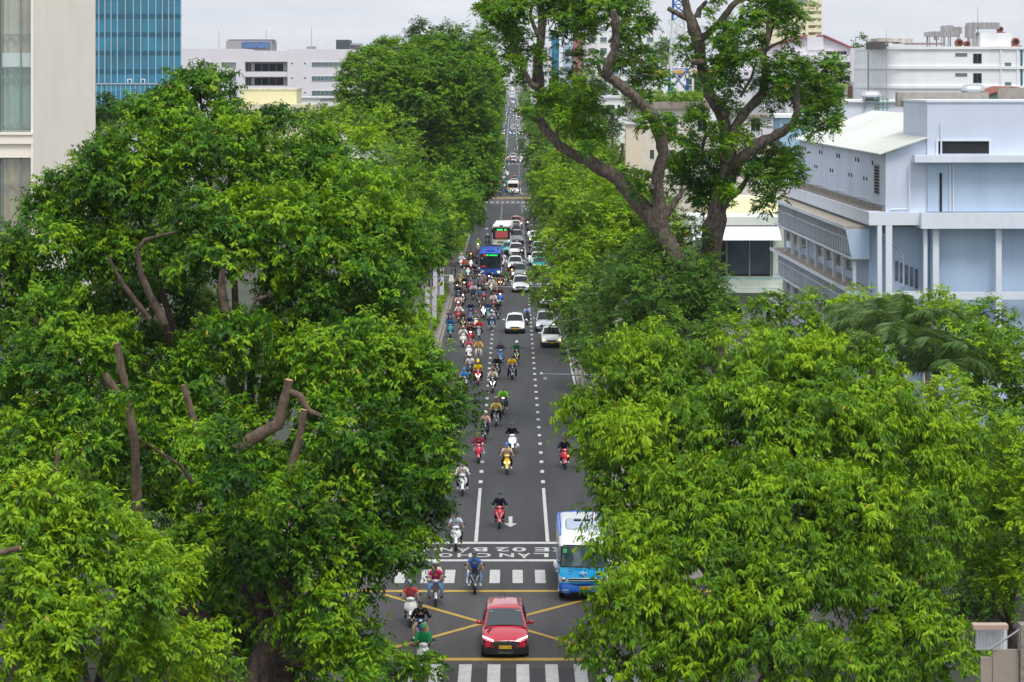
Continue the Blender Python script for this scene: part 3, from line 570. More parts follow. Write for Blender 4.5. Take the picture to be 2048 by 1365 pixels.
clA = [(60,40,48),(110,60,52),(170,30,45),(130,110,42),(185,90,40),(90,110,28),(150,150,34),(190,150,30),(60,0,50),(150,-20,60),(250,-30,60),(300,60,28),(340,30,50),(345,100,42),(385,60,50),(400,130,45),(440,50,55),(440,110,40),(500,30,55),(560,30,50),(610,40,50),(640,80,42),(620,120,30),(580,110,30),(480,-40,60),(620,-30,60),(380,-40,60),
       (180,220,36),(165,260,30),(130,245,20),(120,290,18),(270,260,26),(275,210,25),(300,170,28),(140,200,20),(150,240,16),(400,242,24),(385,225,14),(340,290,14),
       (290,360,40),(340,380,42),(370,430,42),(430,330,32),(470,370,34),(430,410,36),(480,440,26),(390,490,40),(340,440,32),(440,500,40),(470,530,30),(420,560,26),(350,500,24),(320,410,24),(400,340,26),(450,460,30),
       (585,240,38),(640,210,32),(680,230,32),(700,285,36),(655,290,34),(640,345,32),(720,330,28),(610,380,26),(560,150,26),(600,170,22),(620,270,26),(560,255,18),(660,370,20),
       (665,490,30),(740,500,34),(700,480,26),(770,485,22),(745,550,34),(765,530,20),(620,700,34),(640,740,30),(590,690,22),(660,680,22),(215,440,16),(200,300,14),(485,230,12),(330,330,20)]
giant(baseA, DA, limA, clA, 'left one of two tall pruned trees, its long bare limb leaning towards the avenue', 51)
DB = 153
baseB = (P(1390, 690, DB).x, DB, 0)
limB = [('trunk', [(850,1520),(868,1380),(878,1290),(905,1150),(918,1000),(935,880),(955,790),(975,725)], [80,76,72,78,92,96,84,80], 0),
        ('limb', [(978,735),(1000,680),(1030,620),(1110,562),(1180,525),(1238,490),(1258,440),(1250,370),(1265,320)], [66,60,52,50,42,36,36,32,14], -.25),
        ('limb', [(975,700),(985,580),(975,490),(955,430),(915,370),(893,290),(878,200),(868,140)], [70,50,52,56,52,48,54,66], .3),
        ('limb', [(870,160),(850,100),(830,50),(815,-20)], [56,54,40,30], 0), ('limb', [(880,150),(920,125),(960,80),(1000,25),(1050,-10)], [40,30,32,28,18], 0), ('sawn_stub', [(868,70),(875,40),(905,5)], [30,24,16], 0),
        ('branch', [(840,75),(810,65),(780,50),(752,32)], [32,26,24,20], 0), ('sawn_stub', [(892,245),(865,242),(842,242)], [26,26,24], 0), ('sawn_stub', [(860,135),(840,128),(828,122)], [22,16,12], 0), ('sawn_stub', [(965,450),(985,440),(975,425)], [44,34,26], 0),
        ('limb', [(992,640),(1008,520),(1030,470),(1080,410),(1128,362),(1132,290),(1124,210),(1145,130),(1160,80),(1158,0),(1160,-50)], [58,46,44,44,46,36,34,34,44,28,20], .3), ('sawn_stub', [(1155,80),(1175,68),(1192,66)], [26,22,20], 0),
        ('branch', [(1125,205),(1150,185),(1200,160)], [20,16,8], 0), ('branch', [(985,775),(1030,745),(1060,700),(1062,650)], [34,28,22,14], 0), ('branch', [(905,520),(890,560),(880,640)], [18,16,14], 0), ('branch', [(940,480),(925,510),(900,525)], [18,16,12], 0), ('branch', [(1035,380),(1080,300),(1100,230)], [14,12,8], 0), ('branch', [(985,560),(960,520),(955,500)], [14,10,8], 0)]
clB = [(815,210,30),(825,180,22),(875,250,18),(960,130,34),(1000,100,32),(940,60,24),(1020,130,28),(985,160,26),(930,180,28),(970,230,50),(1010,270,46),(940,270,42),(1020,200,32),(1060,240,40),(1080,160,34),(1060,110,34),(1100,60,40),(1100,10,50),(1180,20,40),(1215,40,44),(1250,60,38),(1275,40,28),(1200,110,34),(1215,150,30),(1080,90,28),(1190,-30,60),(1000,330,34),(1085,330,26),(1000,395,38),(975,420,24),(920,330,16),(940,-30,50),
       (1170,290,36),(1180,250,26),(1230,280,46),(1210,330,40),(1160,340,30),(1290,290,44),(1270,350,40),(1330,310,34),(1385,250,36),(1400,300,38),(1370,360,50),(1410,380,34),(1320,400,46),(1390,430,36),(1300,460,42),(1270,500,30),(1380,480,34),(1320,510,26),(1250,420,28),(1200,390,36),(1160,400,30),(1295,380,30),(1220,220,18),
       (850,560,36),(800,570,26),(860,610,38),(790,620,40),(830,660,44),(900,640,38),(880,700,42),(940,690,44),(970,720,34),(920,760,38),(850,740,38),(900,790,34),(800,700,34),(760,640,24),(950,800,28),(985,770,18),(980,640,36),(960,590,26),(1000,670,20),(940,570,24),(860,440,34),(830,470,26),(880,480,26),(960,530,30),(945,500,20),
       (1070,570,30),(1110,600,40),(1160,590,40),(1200,620,44),(1230,660,36),(1150,650,46),(1210,700,38),(1090,640,36),(1160,720,42),(1190,760,34),(1120,770,28),(1140,810,24),(1100,690,38),(1060,660,24),(1060,520,20),(1110,500,22),(1030,560,18),(1240,600,24)]
giant(baseB, DB, limB, clB, 'right one of two tall pruned trees, forking widely over the light blue building', 52)
# sprouting young leaf around the giants' feet
blob = [pb(1365,460,22,28,153), pb(1390,480,26,30,152), pb(1345,440,18,16,154), pb(1335,380,18,22,155)]
tree('climbing_plant', (P(1380,520,153).x+.9, 153, 0), blob, leafC, 'bushy sprouts with reddish tips between the trunks of the two giants', None, 53, .12, cat='plant', ll=.3, lw=.09, dens=1.4, rc=.6, shoots=12, per=8, sl=.5, droop=.35, young=.35, hue=.1, autumn=.05)
# ---- palms
def palm(base, top, label, seed, n=20, fl=4.6, D=120):
    T = Vector(base); t = empty('palm_tree', base, 0, label, 'palm tree', 'palms in front of the light blue building'); R = NP(seed); c = Vector(top)-T
    mb = MB(); mb.tube([(0,0,0), (c.x*.4, c.y*.4, c.z*.5), c], [.28, .2, .15], 10); mb.build('trunk', barkA, t, smooth=60)
    V = []; tint = []
    for k in range(n):
        a = k*2.399+R.uniform(-.2, .2); el = R.uniform(.35, 1.4); L_ = fl*R.uniform(.85, 1.15); h = Vector((math.cos(a), math.sin(a), 0)); p = c.copy(); ang = el; st = []
        for j in range(16):
            st.append((p.copy(), ang)); p = p+(h*math.cos(ang)+Vector((0,0,math.sin(ang))))*L_/16; ang -= (.06+.05*j/8)*1.25
        mbf = MB()
        mbf.tube([s[0] for s in st], [.035*(1-i/17)+.008 for i in range(16)], 5); mbf.build('frond_stalk', palmM, t)
        sidev = h.cross(Vector((0,0,1)))
        for i in range(2, 16):
            for u in range(9):
                p0 = st[i][0].lerp(st[min(i+1, 15)][0], u/9)
                for sg in (-1, 1):
                    dd = (sidev*sg*1.0+h*.45+Vector((0,0,-.35))+Vector(R.uniform(-.35, .35, 3))).normalized(); ln = .95*(1-abs(i-7)/14)*R.uniform(.8, 1.15)
                    wv = dd.cross(Vector((0,0,1))).normalized()*.016; tip = p0+dd*ln+Vector((0,0,-.12))
                    V += [p0-wv, p0+wv, p0+dd*ln*.55+wv*1.3, tip]; tint.append(R.uniform(.2, .75))
    me = bpy.data.meshes.new('crown'); k = len(tint); me.from_pydata([tuple(v) for v in V], [], [(4*i, 4*i+1, 4*i+2, 4*i+3) for i in range(k)]); me.materials.append(palmM)
    at = me.attributes.new('tint', 'FLOAT', 'FACE'); at.data.foreach_set('value', np.array(tint, np.float32)); o = bpy.data.objects.new('crown', me); C.objects.link(o); o.parent = t
    return t
p = P(1800, 690, 118); palm((p.x, 118, 0), p, 'taller feathery palm just right of the leafy foreground crown', 61, 15, 4.0)
p = P(1745, 655, 122); palm((p.x, 122, 0), p, 'palm with arching fronds left of its taller neighbour', 62, 12, 3.3)
p = P(1870, 745, 116); palm((p.x, 116, 0), p, 'lower palm at the right, drooping over the dark tree', 63, 12, 3.1)
p = P(1225, 232, 330); palm((p.x, 330, 0), p, 'distant palm in front of the white villa', 64, 14, 3.6)
# hedge on the left pavement: clipped bed and low planting
hb = [(Vector((RL-1.35, y_, .45)), (.75, 2.2, .45)) for y_ in range(192, 262, 3)]
t = empty('hedge', (RL-1.35, 225, 0), 0, 'low clipped hedge running along the left kerb under the banners', 'hedge')
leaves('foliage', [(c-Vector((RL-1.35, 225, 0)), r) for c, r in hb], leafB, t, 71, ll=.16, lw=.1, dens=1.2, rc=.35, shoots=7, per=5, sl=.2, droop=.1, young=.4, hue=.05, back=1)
hb = [(Vector((RL-1.0, y_, .5)), (.9, 2.2, .5)) for y_ in range(316, 342, 4)]
t = empty('hedge', (RL-1.0, 330, 0), 0, 'short hedge beside the left kerb beyond the bus crossing', 'hedge')
leaves('foliage', [(c-Vector((RL-1.0, 330, 0)), r) for c, r in hb], leafB, t, 72, ll=.2, lw=.12, dens=1.0, rc=.4, shoots=7, per=5, sl=.2, droop=.1, young=.4, back=1)
# ================================================================ buildings
wallcream = mat('cream_render', S('#fcf3e4'), .8, var=.03, vscale=.6, stain='#cfc8ba', stains=.2, sscale=.25)
wallwhite = mat('white_render', S('#eeeff0'), .8, var=.03, vscale=.5, stain='#a9a9a4', stains=.35, sscale=.3, streak=True)
walloff = mat('office_white', S('#dfdce2'), .8, var=.03, vscale=.2, stain='#a8a4a4', stains=.3, sscale=.12, streak=True)
wallblue = mat('light_blue_render', S('#ccd6e8'), .8, var=.05, vscale=.4, stain='#8d9cb4', stains=.45, sscale=.35, streak=True)
wallblue2 = mat('mid_blue_render', S('#b4c8e0'), .8, var=.06, vscale=.5, stain='#7f96b4', stains=.4, sscale=.5, streak=True)
trimblue = mat('pale_blue_trim', S('#dbe2ee'), .75, var=.04, vscale=.8, stain='#a9b0bc', stains=.35, sscale=.7, streak=True)
dirty = mat('mouldy_concrete', S('#8f887e'), .9, var=.3, vscale=1.2, stain='#34302b', stains=.9, sscale=1.0)
roofg = mat('pale_green_sheet_roof', S('#d4d7cf'), .6, var=.06, vscale=.3, stain='#9fb79c', stains=.55, sscale=.18)
creamy = mat('cream_block', S('#e6dfb9'), .8, var=.04, vscale=.5, stain='#bba976', stains=.4, sscale=.5)
stainedw = mat('stained_wall', S('#dcd8cc'), .9, var=.1, vscale=1.5, stain='#6a5f50', stains=.6, sscale=.5, streak=True)
peach = mat('peach_wall', S('#dccfb8'), .85, var=.06)
greyw = mat('grey_wall', S('#a9a6a6'), .85, var=.08)
yelltower = mat('yellow_tower_wall', S('#eee6c6'), .8, var=.03)
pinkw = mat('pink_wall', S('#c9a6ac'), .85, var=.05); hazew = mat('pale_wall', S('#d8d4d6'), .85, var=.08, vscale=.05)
bluepane = mat('blue_pane', (.008,.20,.325), .12, 0, .7, var=.45, vscale=.18)
tealband = mat('teal_spandrel', (.004,.11,.19), .25, var=.2, vscale=.3)
tealroof = mat('teal_canopy_glass', (.02,.28,.42), .2, 0, .8, var=.2, vscale=.6)
mull = mat('pale_mullion', S('#b9c4c8'), .5)
redroof = mat('red_roof_trim', S('#a3535a'), .7, var=.1); rust = mat('rusty_sheet', S('#8a4a3a'), .8, var=.3, vscale=2)
curtain = mat('curtain_cloth', S('#cfc4b6'), .9, var=.12, vscale=1); curtaing = mat('green_grey_curtain', S('#a9beb2'), .9, var=.12, vscale=1); curtainb = mat('brown_curtain', S('#bca885'), .9, var=.1)
gframe = mat('green_grey_frame', S('#84918e'), .5); tealframe = mat('teal_window_frame', S('#2c8ea0'), .5)
darkin = mat('dark_interior', (.012,.014,.016), .8); awn = mat('white_corrugated_sheet', S('#dfe0e4'), .5); awny = mat('cream_awning', S('#e3d9a8'), .7)
acm = mat('cream_casing', S('#cfcabb'), .6, var=.1, stain='#8a8070', stains=.4, sscale=2); silver = mat('stainless_steel', (.6,.62,.65), .22, 1)
def panelglass():
    m = bpy.data.materials.new('clear_pane'); m.use_nodes = True; n = m.node_tree.nodes; l = m.node_tree.links
    n.remove(n['Principled BSDF']); a = n.new('ShaderNodeBsdfTransparent'); a.inputs[0].default_value = (.82,.88,.86,1); g = n.new('ShaderNodeBsdfGlossy'); g.inputs['Roughness'].default_value = .03; g.inputs[0].default_value = (.9,.95,.95,1)
    x = n.new('ShaderNodeMixShader'); x.inputs[0].default_value = .14; l.new(a.outputs[0], x.inputs[1]); l.new(g.outputs[0], x.inputs[2]); l.new(x.outputs[0], n['Material Output'].inputs['Surface']); return m
clear = panelglass()
def bld(label, cat='building', name='building', loc=(0,0,0), rz=0, group=None): return empty(name, loc, rz, label, cat, group)
def part(mb, name, m, t, **k): return mb.build(name, m, t, **k)
def rng(D, *px): return [(p-CX)*D/F for p in px]
def hz(D, *py): return [CH-(p-HZ)*D/F for p in py]
# ---- cream slab block, far left
D = 118; t = bld('cream apartment block with tall curtained windows at the left edge', loc=(0, 0, 0))
X0, X1, X2 = rng(D, -260, 66, 190.5)
part(MB().box(X1-9, X1, D+1.3, D+17.7, 0, 34).box(X1-.10, X1, D, D+1.297, 0, 34), 'wall', wallcream, t)
fl = [(-420,-110),(-100,265),(316,580),(632,890),(945,1200)]
for (a, b) in zip(fl, fl[1:]):
    mb = MB(); z0, z1 = hz(D, b[0], a[1]); mb.box(X0, X1-.003, D+.12, D+.5, z0, z1); mb.box(X0, X1-.003, D-.02, D+.12, z1-.55, z1-.12); mb.box(X0, X1-.003, D-.10, D+.12, z1-.12, z1); part(mb, 'spandrel', wallcream, t)
mb = MB(); zz = hz(D, fl[-1][1])[0]; mb.box(X0, X1-.003, D+.12, D+.5, 0, zz)
part(mb, 'spandrel', wallcream, t)
for i, (a, b) in enumerate(fl):
    z1, z0 = hz(D, a, b)
    for j, (xa, xb) in enumerate(((-255,-130),(-128,-3),(-1,62))):
        A, B = rng(D, xa, xb)
        if i == 0 and j < 2: continue
        cu = MB(); n_ = max(int((B-A)/.06), 6)
        mid = hz(D, 108)[0] if i == 1 else None
        top = [(A+(B-A)*k/n_, D+.48+.06*math.sin(k*1.4+math.sin(k*.37)*2.2), 0) for k in range(n_+1)]
        for (c0, c1, mi) in (((z0+.05, z1-.05, 0),) if i != 1 else ((z0+.05, mid-.6, 1), (mid+.05, z1-.05, 0))):
            gaps = (.0,)
            cu.loft([[(x, y, c0) for x, y, _ in top], [(x, y, c1) for x, y, _ in top]], mi, caps=False, closed=False)
        wn = MB(); wn.box(A, B, D+.30, D+.36, z1-.06, z1); wn.box(A, B, D+.30, D+.36, z0, z0+.09)
        for xx in (A, A+(B-A)*.62, B-.05): wn.box(xx, xx+.055, D+.27, D+.38, z0, z1)
        for zq in (z0+(z1-z0)*.18, z0+(z1-z0)*.80) if i != 1 else hz(D, 70, 136, 156, 248): wn.box(A, B, D+.28, D+.35, zq-.03, zq+.03)
        if i == 1:
            pass
        w_ = part(wn, 'window', gframe, t)
        part(MB().poly([(A,D+.33,z0),(B,D+.33,z0),(B,D+.33,z1),(A,D+.33,z1)]), 'pane', clear, w_)
        part(cu, 'curtain', [curtain if i == 1 else curtainb if i == 2 else curtaing, curtaing], w_, smooth=80)
        if i == 1: part(MB().box(A, B, D+.40, D+.415, hz(D,134)[0], hz(D,106)[0]), 'blind', wallwhite, w_)
part(MB().box(X0, X1-9.003, D+1.3, D+1.5, 0, 34), 'room_wall', mat('dim_room_wall', S('#6b675f'), .9), t)
# ---- blue glass tower
D = 450; t = bld('blue glass office tower with white mullions, behind the cream block', 'office tower', 'office_tower')
X0, X1 = rng(D, 150, 363); zt = hz(D, -130)[0]; zb = hz(D, 236)[0]
k_ = (D+22)/D; part(MB().hexa([(X0,D,zb),(X1,D,zb),(X1*k_,D+22,zb),(X0,D+22,zb),(X0,D,zt),(X1,D,zt),(X1*k_,D+22,zt),(X0,D+22,zt)]), 'glass_wall', bluepane, t)
part(MB().box(X0-.5, X1+.8, D-.6, D+16, 0, zb), 'base', walloff, t)
mb = MB()
for px in (198,210,222.5,235,251,267,282,297,312,325,337.5,349,362.3): x = rng(D, px)[0]; mb.box(x-.07, x+.07, D-.28, D+.02, hz(D,166 if px > 197 else 236)[0], zt)
part(mb, 'mullion', mull, t)
mb = MB()
for py in range(-120, 165, 37): a, b = hz(D, py, py+9); mb.box(X0, X1+.02, D-.05, D+.02, b, a)
part(mb, 'floor_band', tealband, t)
mb = MB(); mb.box(X0+3.5, X1-.6, D-2.4, D-.3, hz(D,236)[0], hz(D,166)[0]); part(mb, 'annex', bluepane, t)
mb = MB()
for i in range(18):
    x = rng(D, 198+i*9.6)[0]; mb.box(x-.05, x+.05, D-2.6, D-2.41, hz(D,234)[0], hz(D,167)[0])
mb.box(X0+3.5, X1-.6, D-2.7, D-2.41, hz(D,169)[0], hz(D,167)[0]); part(mb, 'annex_mullion', mull, t)
mb = MB(); mb.box(X0+3.6, X1-.7, D-2.47, D-2.41, hz(D,184)[0], hz(D,170)[0]); part(mb, 'annex_canopy', tealroof, t)
for px in (260, 286.5):
    A, B = rng(D, px-4.5, px+4.5); z0, z1 = hz(D, 166, 158); mb = MB()
    mb.box(A, A+.14, D-.5, D-.3, z0, z1); mb.box(B-.14, B, D-.5, D-.3, z0, z1); mb.box(A+.14, B-.14, D-.5, D-.3, z1-.14, z1); part(mb, 'open_window', wallwhite, t)
# ---- generic building with windows
def wins(t, D, rects, m=glassb, frame=wallwhite, depth=.12, nm='window', div=0, sill=False):
    for (a, b, c, d) in rects:      # pixels x0,x1,y0,y1 on the front plane D
        A, B = rng(D, a, b); z1, z0 = hz(D, c, d); f = MB(); s = D/F*.35; s = min(s, .12)
        f.box(A-s, B+s, D-depth*.5, D-.003, z1, z1+s); f.box(A-s, B+s, D-depth*.5-(.08 if sill else 0), D-.003, z0-s, z0); f.box(A-s, A, D-depth*.5, D-.003, z0, z1); f.box(B, B+s, D-depth*.5, D-.003, z0, z1)
        for k in range(1, div): x = A+(B-A)*k/div; f.box(x-s*.4, x+s*.4, D-depth*.45, D-.003, z0, z1)
        w_ = part(f, nm, frame, t); part(MB().box(A, B, D-depth*.3, D-.004, z0, z1), 'pane', m, w_)
def block(t, D, a, b, c, dep, m, name='wall', bot=None):
    A, B = rng(D, a, b); z = hz(D, c)[0]; z0 = 0 if bot is None else hz(D, bot)[0]
    return part(MB().box(A, B, D, D+dep, z0, z), name, m, t)
# ---- white office block left of centre
D = 600; t = bld('long white office block with ribbon windows behind the left trees', 'office building', 'office_building')
block(t, D, 340, 489.5, 98, 24, walloff); block(t, D, 575, 760, 99, 24, walloff)
A, B = rng(D, 489.5, 575); part(MB().box(A, B, D+2.2, D+24, 0, hz(D,102)[0]), 'recessed_wall', greyw, t)
mb = MB()
for c, d in ((102,124),(144,154),(172,182)): mb.box(A, B, D+.3, D+2.2, hz(D,d)[0], hz(D,c)[0])
part(mb, 'balcony_band', walloff, t)
wins(t, D, [(443,472,125,134),(443,472,153,162),(400,425,125,134),(400,425,153,162),(443,472,181,190),(624,700,125,133),(624,700,153,162),(624,700,182,191)], glassb, walloff, .3, div=9)
wins(t, D+2.2, [(509,567,127,143),(509,567,156,171),(491,503,127,143),(491,503,156,171)], glass, walloff, .3, div=4)
wins(t, D, [(a, a+4, c, c+2) for a in (582,608) for c in (126,155)]+[(608,612,184,186)], darkin, walloff, .2)
mb = MB(); zq = hz(D, 98)[0]
for px in (435, 530, 621): x = rng(D, px)[0]; mb.tube([(x,D+3,zq),(x,D+3,zq+(4.5 if px != 621 else 5.2))], .06, 5)
x = rng(D,621)[0]; mb.box(x-1.1, x+1.1, D+2, D+4, zq, zq+.6); part(mb, 'roof_mast', metal, t)
t = bld('grey rooftop plant box with louvres on the far block', 'rooftop plant', 'rooftop_plant'); D = 640; block(t, D, 452, 543, 82, 14, greyw); part(MB().box(*rng(D,484,540), D-.3, D-.004, *hz(D,97,84)), 'louvre', mat('blue_louvre', S('#5b78a8'), .5, var=.4, vscale=1.5), t); part(MB().box(*rng(D,456,545), D, D+10, *hz(D,81.5,79)), 'canopy', metal, t)
t = bld('dark rooftop machinery box beside the domed tree', 'rooftop plant', 'rooftop_plant'); D = 640; block(t, D, 672, 697, 80, 14, mat('dark_cladding', S('#4a525c'), .7, var=.2), bot=99); mb = MB(); mb.box(*rng(D,697,718), D+2, D+8, *hz(D,99,91)); mb.box(*rng(D,700,722), D+1, D+8, *hz(D,91,87)); part(mb, 'chiller', greyw, t)
t = bld('low cream block with stained parapet in front of the white offices'); D = 500; block(t, D, 480, 593, 178, 12, creamy); part(MB().box(*rng(D,480,636), D-8, D-.01, 0, hz(D,208)[0]), 'lower_wall', creamy, t); part(MB().box(*rng(D,478,595), D-.2, D+12.2, *hz(D,180,176.5)), 'parapet', stainedw, t)
t = bld('low white annex with flat roof beside the domed tree'); D = 540; block(t, D, 595, 720, 196, 12, wallwhite); part(MB().box(*rng(D,593,722), D-.4, D+12, *hz(D,197,194)), 'roof_edge', walloff, t); wins(t, D, [(640,670,198,203),(675,688,198,203)], greyw, wallwhite)
# ---- far city beyond the road end and behind the right trees
def tower(label, D, a, b, c, m, rows, cols, wm=glassb, dep=20, cat='building', roofs=True, bot=200, grp=None, frm=None):
    t = bld(label, cat, group=grp); block(t, D, a, b, c, dep, m)
    A, B = rng(D, a, b); z1 = hz(D, c)[0]; s = D/F
    part(MB().box(A-.1, B+.1, D-.15, D+dep+.1, z1, z1+.9), 'parapet', frm or m, t)
    if roofs: part(MB().box(A+(B-A)*.25, A+(B-A)*.6, D+dep*.3, D+dep*.7, z1+.9, z1+3.4), 'roof_house', m, t)
    zb = max(hz(D, bot)[0], 1); fh = (z1-zb)/rows
    f = MB()
    for r in range(rows):
        for k in range(cols):
            xa = A+(B-A)*(k+.22)/cols; xb = A+(B-A)*(k+.78)/cols; za = zb+fh*(r+.3); zc = zb+fh*(r+.75)
            w_ = MB().box(xa, xb, D-.09, D-.004, za, zc); w_.box(xa-.08, xb+.08, D-.2, D-.004, za-.14, za-.003, 1)
            part(w_, 'window', [wm, m], t)
    return t
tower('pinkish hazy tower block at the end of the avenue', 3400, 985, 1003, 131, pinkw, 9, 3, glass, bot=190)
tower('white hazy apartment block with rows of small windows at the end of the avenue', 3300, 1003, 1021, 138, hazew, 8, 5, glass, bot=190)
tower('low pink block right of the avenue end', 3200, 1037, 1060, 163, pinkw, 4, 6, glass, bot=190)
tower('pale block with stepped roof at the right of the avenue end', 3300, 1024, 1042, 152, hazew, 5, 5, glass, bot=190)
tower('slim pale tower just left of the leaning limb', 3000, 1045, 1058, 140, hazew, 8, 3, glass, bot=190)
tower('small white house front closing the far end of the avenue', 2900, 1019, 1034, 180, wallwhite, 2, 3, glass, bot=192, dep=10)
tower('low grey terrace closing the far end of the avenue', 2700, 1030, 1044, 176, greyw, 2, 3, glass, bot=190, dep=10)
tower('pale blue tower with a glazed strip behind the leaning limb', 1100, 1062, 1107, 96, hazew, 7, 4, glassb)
t = tower('white and pale blue tower beside the slim glass one', 900, 1128, 1172, 94, mat('ice_blue_wall', S('#c3d2e6'), .7, var=.04), 6, 3, glassb)
tower('slim teal glass tower behind the leaning limb', 880, 1103, 1118, 70, bluepane, 8, 2, tealband, roofs=False)
tower('tall white block with brown edge strip, behind the left giant tree', 760, 1172, 1312, 26, wallwhite, 8, 6, glassb)
t = bld('brown brick service tower between the pale blue and the white blocks'); D = 755; block(t, D, 1147, 1166, 64, 10, mat('brown_brick', S('#9a6f68'), .85, var=.1)); part(MB().box(*rng(D,1146,1167), D-.2, D+10.2, *hz(D,65,62)), 'parapet', walloff, t)
# cream tower with fire stair
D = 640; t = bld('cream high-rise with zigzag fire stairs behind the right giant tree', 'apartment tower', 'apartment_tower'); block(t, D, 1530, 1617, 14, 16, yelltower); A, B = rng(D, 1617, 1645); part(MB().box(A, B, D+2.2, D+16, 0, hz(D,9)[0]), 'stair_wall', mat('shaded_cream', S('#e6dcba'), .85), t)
wins(t, D, [(x, x+w, y, y+7) for x, w in ((1591,4),(1605,6),(1570,6)) for y in (24,37.5,51,65.5,80,94)], glass, yelltower, .2, div=2)
for i, y in enumerate(range(-6, 110, 14)):
    z0, z1 = hz(D, y+14, y); mb = MB(); mb.box(A, B, D+.2, D+2.2, z0-.1, z0+.12); mb.hexa([(A+.5,D+.4,z0),(A+1.1,D+.4,z0),(A+1.1,D+1.2,z0),(A+.5,D+1.2,z0),(B-1.0,D+.4,z1),(B-.4,D+.4,z1),(B-.4,D+1.2,z1),(B-1.0,D+1.2,z1)]); mb.box(A, B, D+.1, D+.2, z0-.1, z0+.9); part(mb, 'fire_stair', yelltower, t)
part(MB().box(*rng(D,1560,1640), D+3, D+9, *hz(D,9,3)).box(*rng(D,1575,1642), D+4, D+8, *hz(D,3,-2)), 'roof_plant', metal, t)
# gabled pinkish-white house
D = 400; t = bld('white house with red trimmed double gable behind the right giant tree', 'house', 'house'); 
A, B, M1, M2, Bc = rng(D, 1520, 1711, 1617, 1650, 1716); zt, ze = hz(D, 74, 100)
part(MB().box(A, B, D+2, D+14, 0, ze), 'wall', walloff, t)
g = MB(); g.prism([(A,D+2,ze),(M1,D+2,ze),(M1,D+2,zt)], (0,10,0)); g.prism([(M2,D+2,ze),(B,D+2,ze),(M2,D+2,zt)], (0,10,0)); g.box(M1, M2, D+1.7, D+12, ze, zt); part(g, 'gable', walloff, t)
g = MB()
for (p, q_) in (((A-.3,ze-.2),(M1,zt+.1)), ((M2,zt+.1),(B+.6,ze-.25))): g.hexa([(p[0],D+1.2,p[1]),(q_[0],D+1.2,q_[1]),(q_[0],D+12.4,q_[1]),(p[0],D+12.4,p[1]),(p[0],D+1.2,p[1]+.28),(q_[0],D+1.2,q_[1]+.28),(q_[0],D+12.4,q_[1]+.28),(p[0],D+12.4,p[1]+.28)])
part(g, 'roof', redroof, t)
g = MB()
for py in (110, 137, 164): g.box(A, rng(D,1704)[0], D+.2, D+2, *hz(D, py+14, py))
part(g, 'balcony', walloff, t); g = MB()
for px in (1530, 1576, 1706): x = rng(D, px)[0]; g.cyl((x,D+.4,0), (x,D+.4,hz(D,97)[0]), .45, n=12)
part(g, 'column', walloff, t, smooth=50)
wins(t, D+2, [(1652,1672,103,110),(1674,1693,103,110),(1690,1700,127,137),(1690,1700,152,162),(1600,1625,127,137),(1640,1665,127,137),(1640,1665,152,162)], glass, walloff, .2, div=3)
# grey-pink lower wing
D = 340; t = bld('low grey block with a brown door beside the white flats'); block(t, D, 1690, 1755, 164, 10, greyw); part(MB().box(*rng(D,1695,1705), D-.05, D-.004, *hz(D,196,172)), 'door', mat('brown_door', S('#5b4038'), .7), t); wins(t, D, [(1717,1725,176,182),(1727,1735,176,182)], glass, greyw)
g = MB()
for k in range(9): g.box(*rng(D,1733,1739), D-.3, D-.24, *hz(D,198-k*4.2,197.4-k*4.2))
for px in (1733,1739): x = rng(D,px)[0]; g.box(x-.03, x+.03, D-.32, D-.22, *hz(D,200,160))
part(g, 'ladder', metal, t)
# ---- white flats right
D = 300; t = bld('white flats with rounded corner and ducts crowding the roof, upper right', 'apartment building', 'apartment_building')
XA, XB, XC = rng(D, 1742, 1781, 2200); zt = hz(D, 97)[0]
def ring(off, z): # rounded left corner
    pts = [(XC, D-off, z)]
    for k in range(7):
        a = math.radians(90*k/6); pts.append((XB+2.2-(2.2+off)*math.sin(a), D+2.2-(2.2+off)*math.cos(a), z))
    pts += [(XA-off*.2, D+15, z), (XC, D+15, z)]; return pts
part(MB().loft([ring(0,0), ring(0,zt)]), 'wall', wallwhite, t, smooth=40)
g = MB()
for py in (97, 136.5, 175.5, 213): z = hz(D, py)[0]; g.loft([ring(.22,z-.12), ring(.22,z+.22)])
part(g, 'cornice', wallwhite, t, smooth=40)
wins(t, D, [(1911,1934,107,113),(1911,1934,147,153),(1911,1934,186,191),(2010,2022,126,135),(2010,2022,165,174)], glassb, gframe, .1, div=2); wins(t, D, [(1946.5,1963,108,127),(1946.5,1963,147,166)], glass, gframe, .1, div=2)
g = MB()
for px in (2002, 2035): x = rng(D,px)[0]; g.box(x-.12, x+.12, D-.16, D-.004, 0, zt-.2)
part(g, 'pilaster', wallwhite, t); part(MB().box(*rng(D,2041,2045), D-.06, D-.004, *hz(D,176,100)), 'glass_strip', tealband, t)
g = MB()
for k in range(8):
    f_ = (k+.5)/8; x = XA+(XB-XA)*.9*(1-f_)+.0; y_ = D+15-(12.8)*f_
    g.box(x-.12+(XB-XA)*0, x-.04, y_-.1, y_+.1, 2, zt-.25)
part(g, 'fin', gframe, t)
part(MB().box(*rng(D,1755,1782), D+2, D+10, *hz(D,97,83)), 'louvred_plant', mat('brown_louvre', S('#57504f'), .8, var=.3, vscale=4), t)
part(MB().box(*rng(D,1964,2028), D+1, D+9, *hz(D,97,66)), 'stair_house', wallwhite, t)
g = MB(); g.box(*rng(D,1762,1807), D+3, D+9, *hz(D,84,76)); g.box(*rng(D,1808,1834), D+3, D+9, *hz(D,86,77)); part(g, 'pergola', mat('pergola_wood', S('#b9b2ab'), .8, var=.4, vscale=3), t)
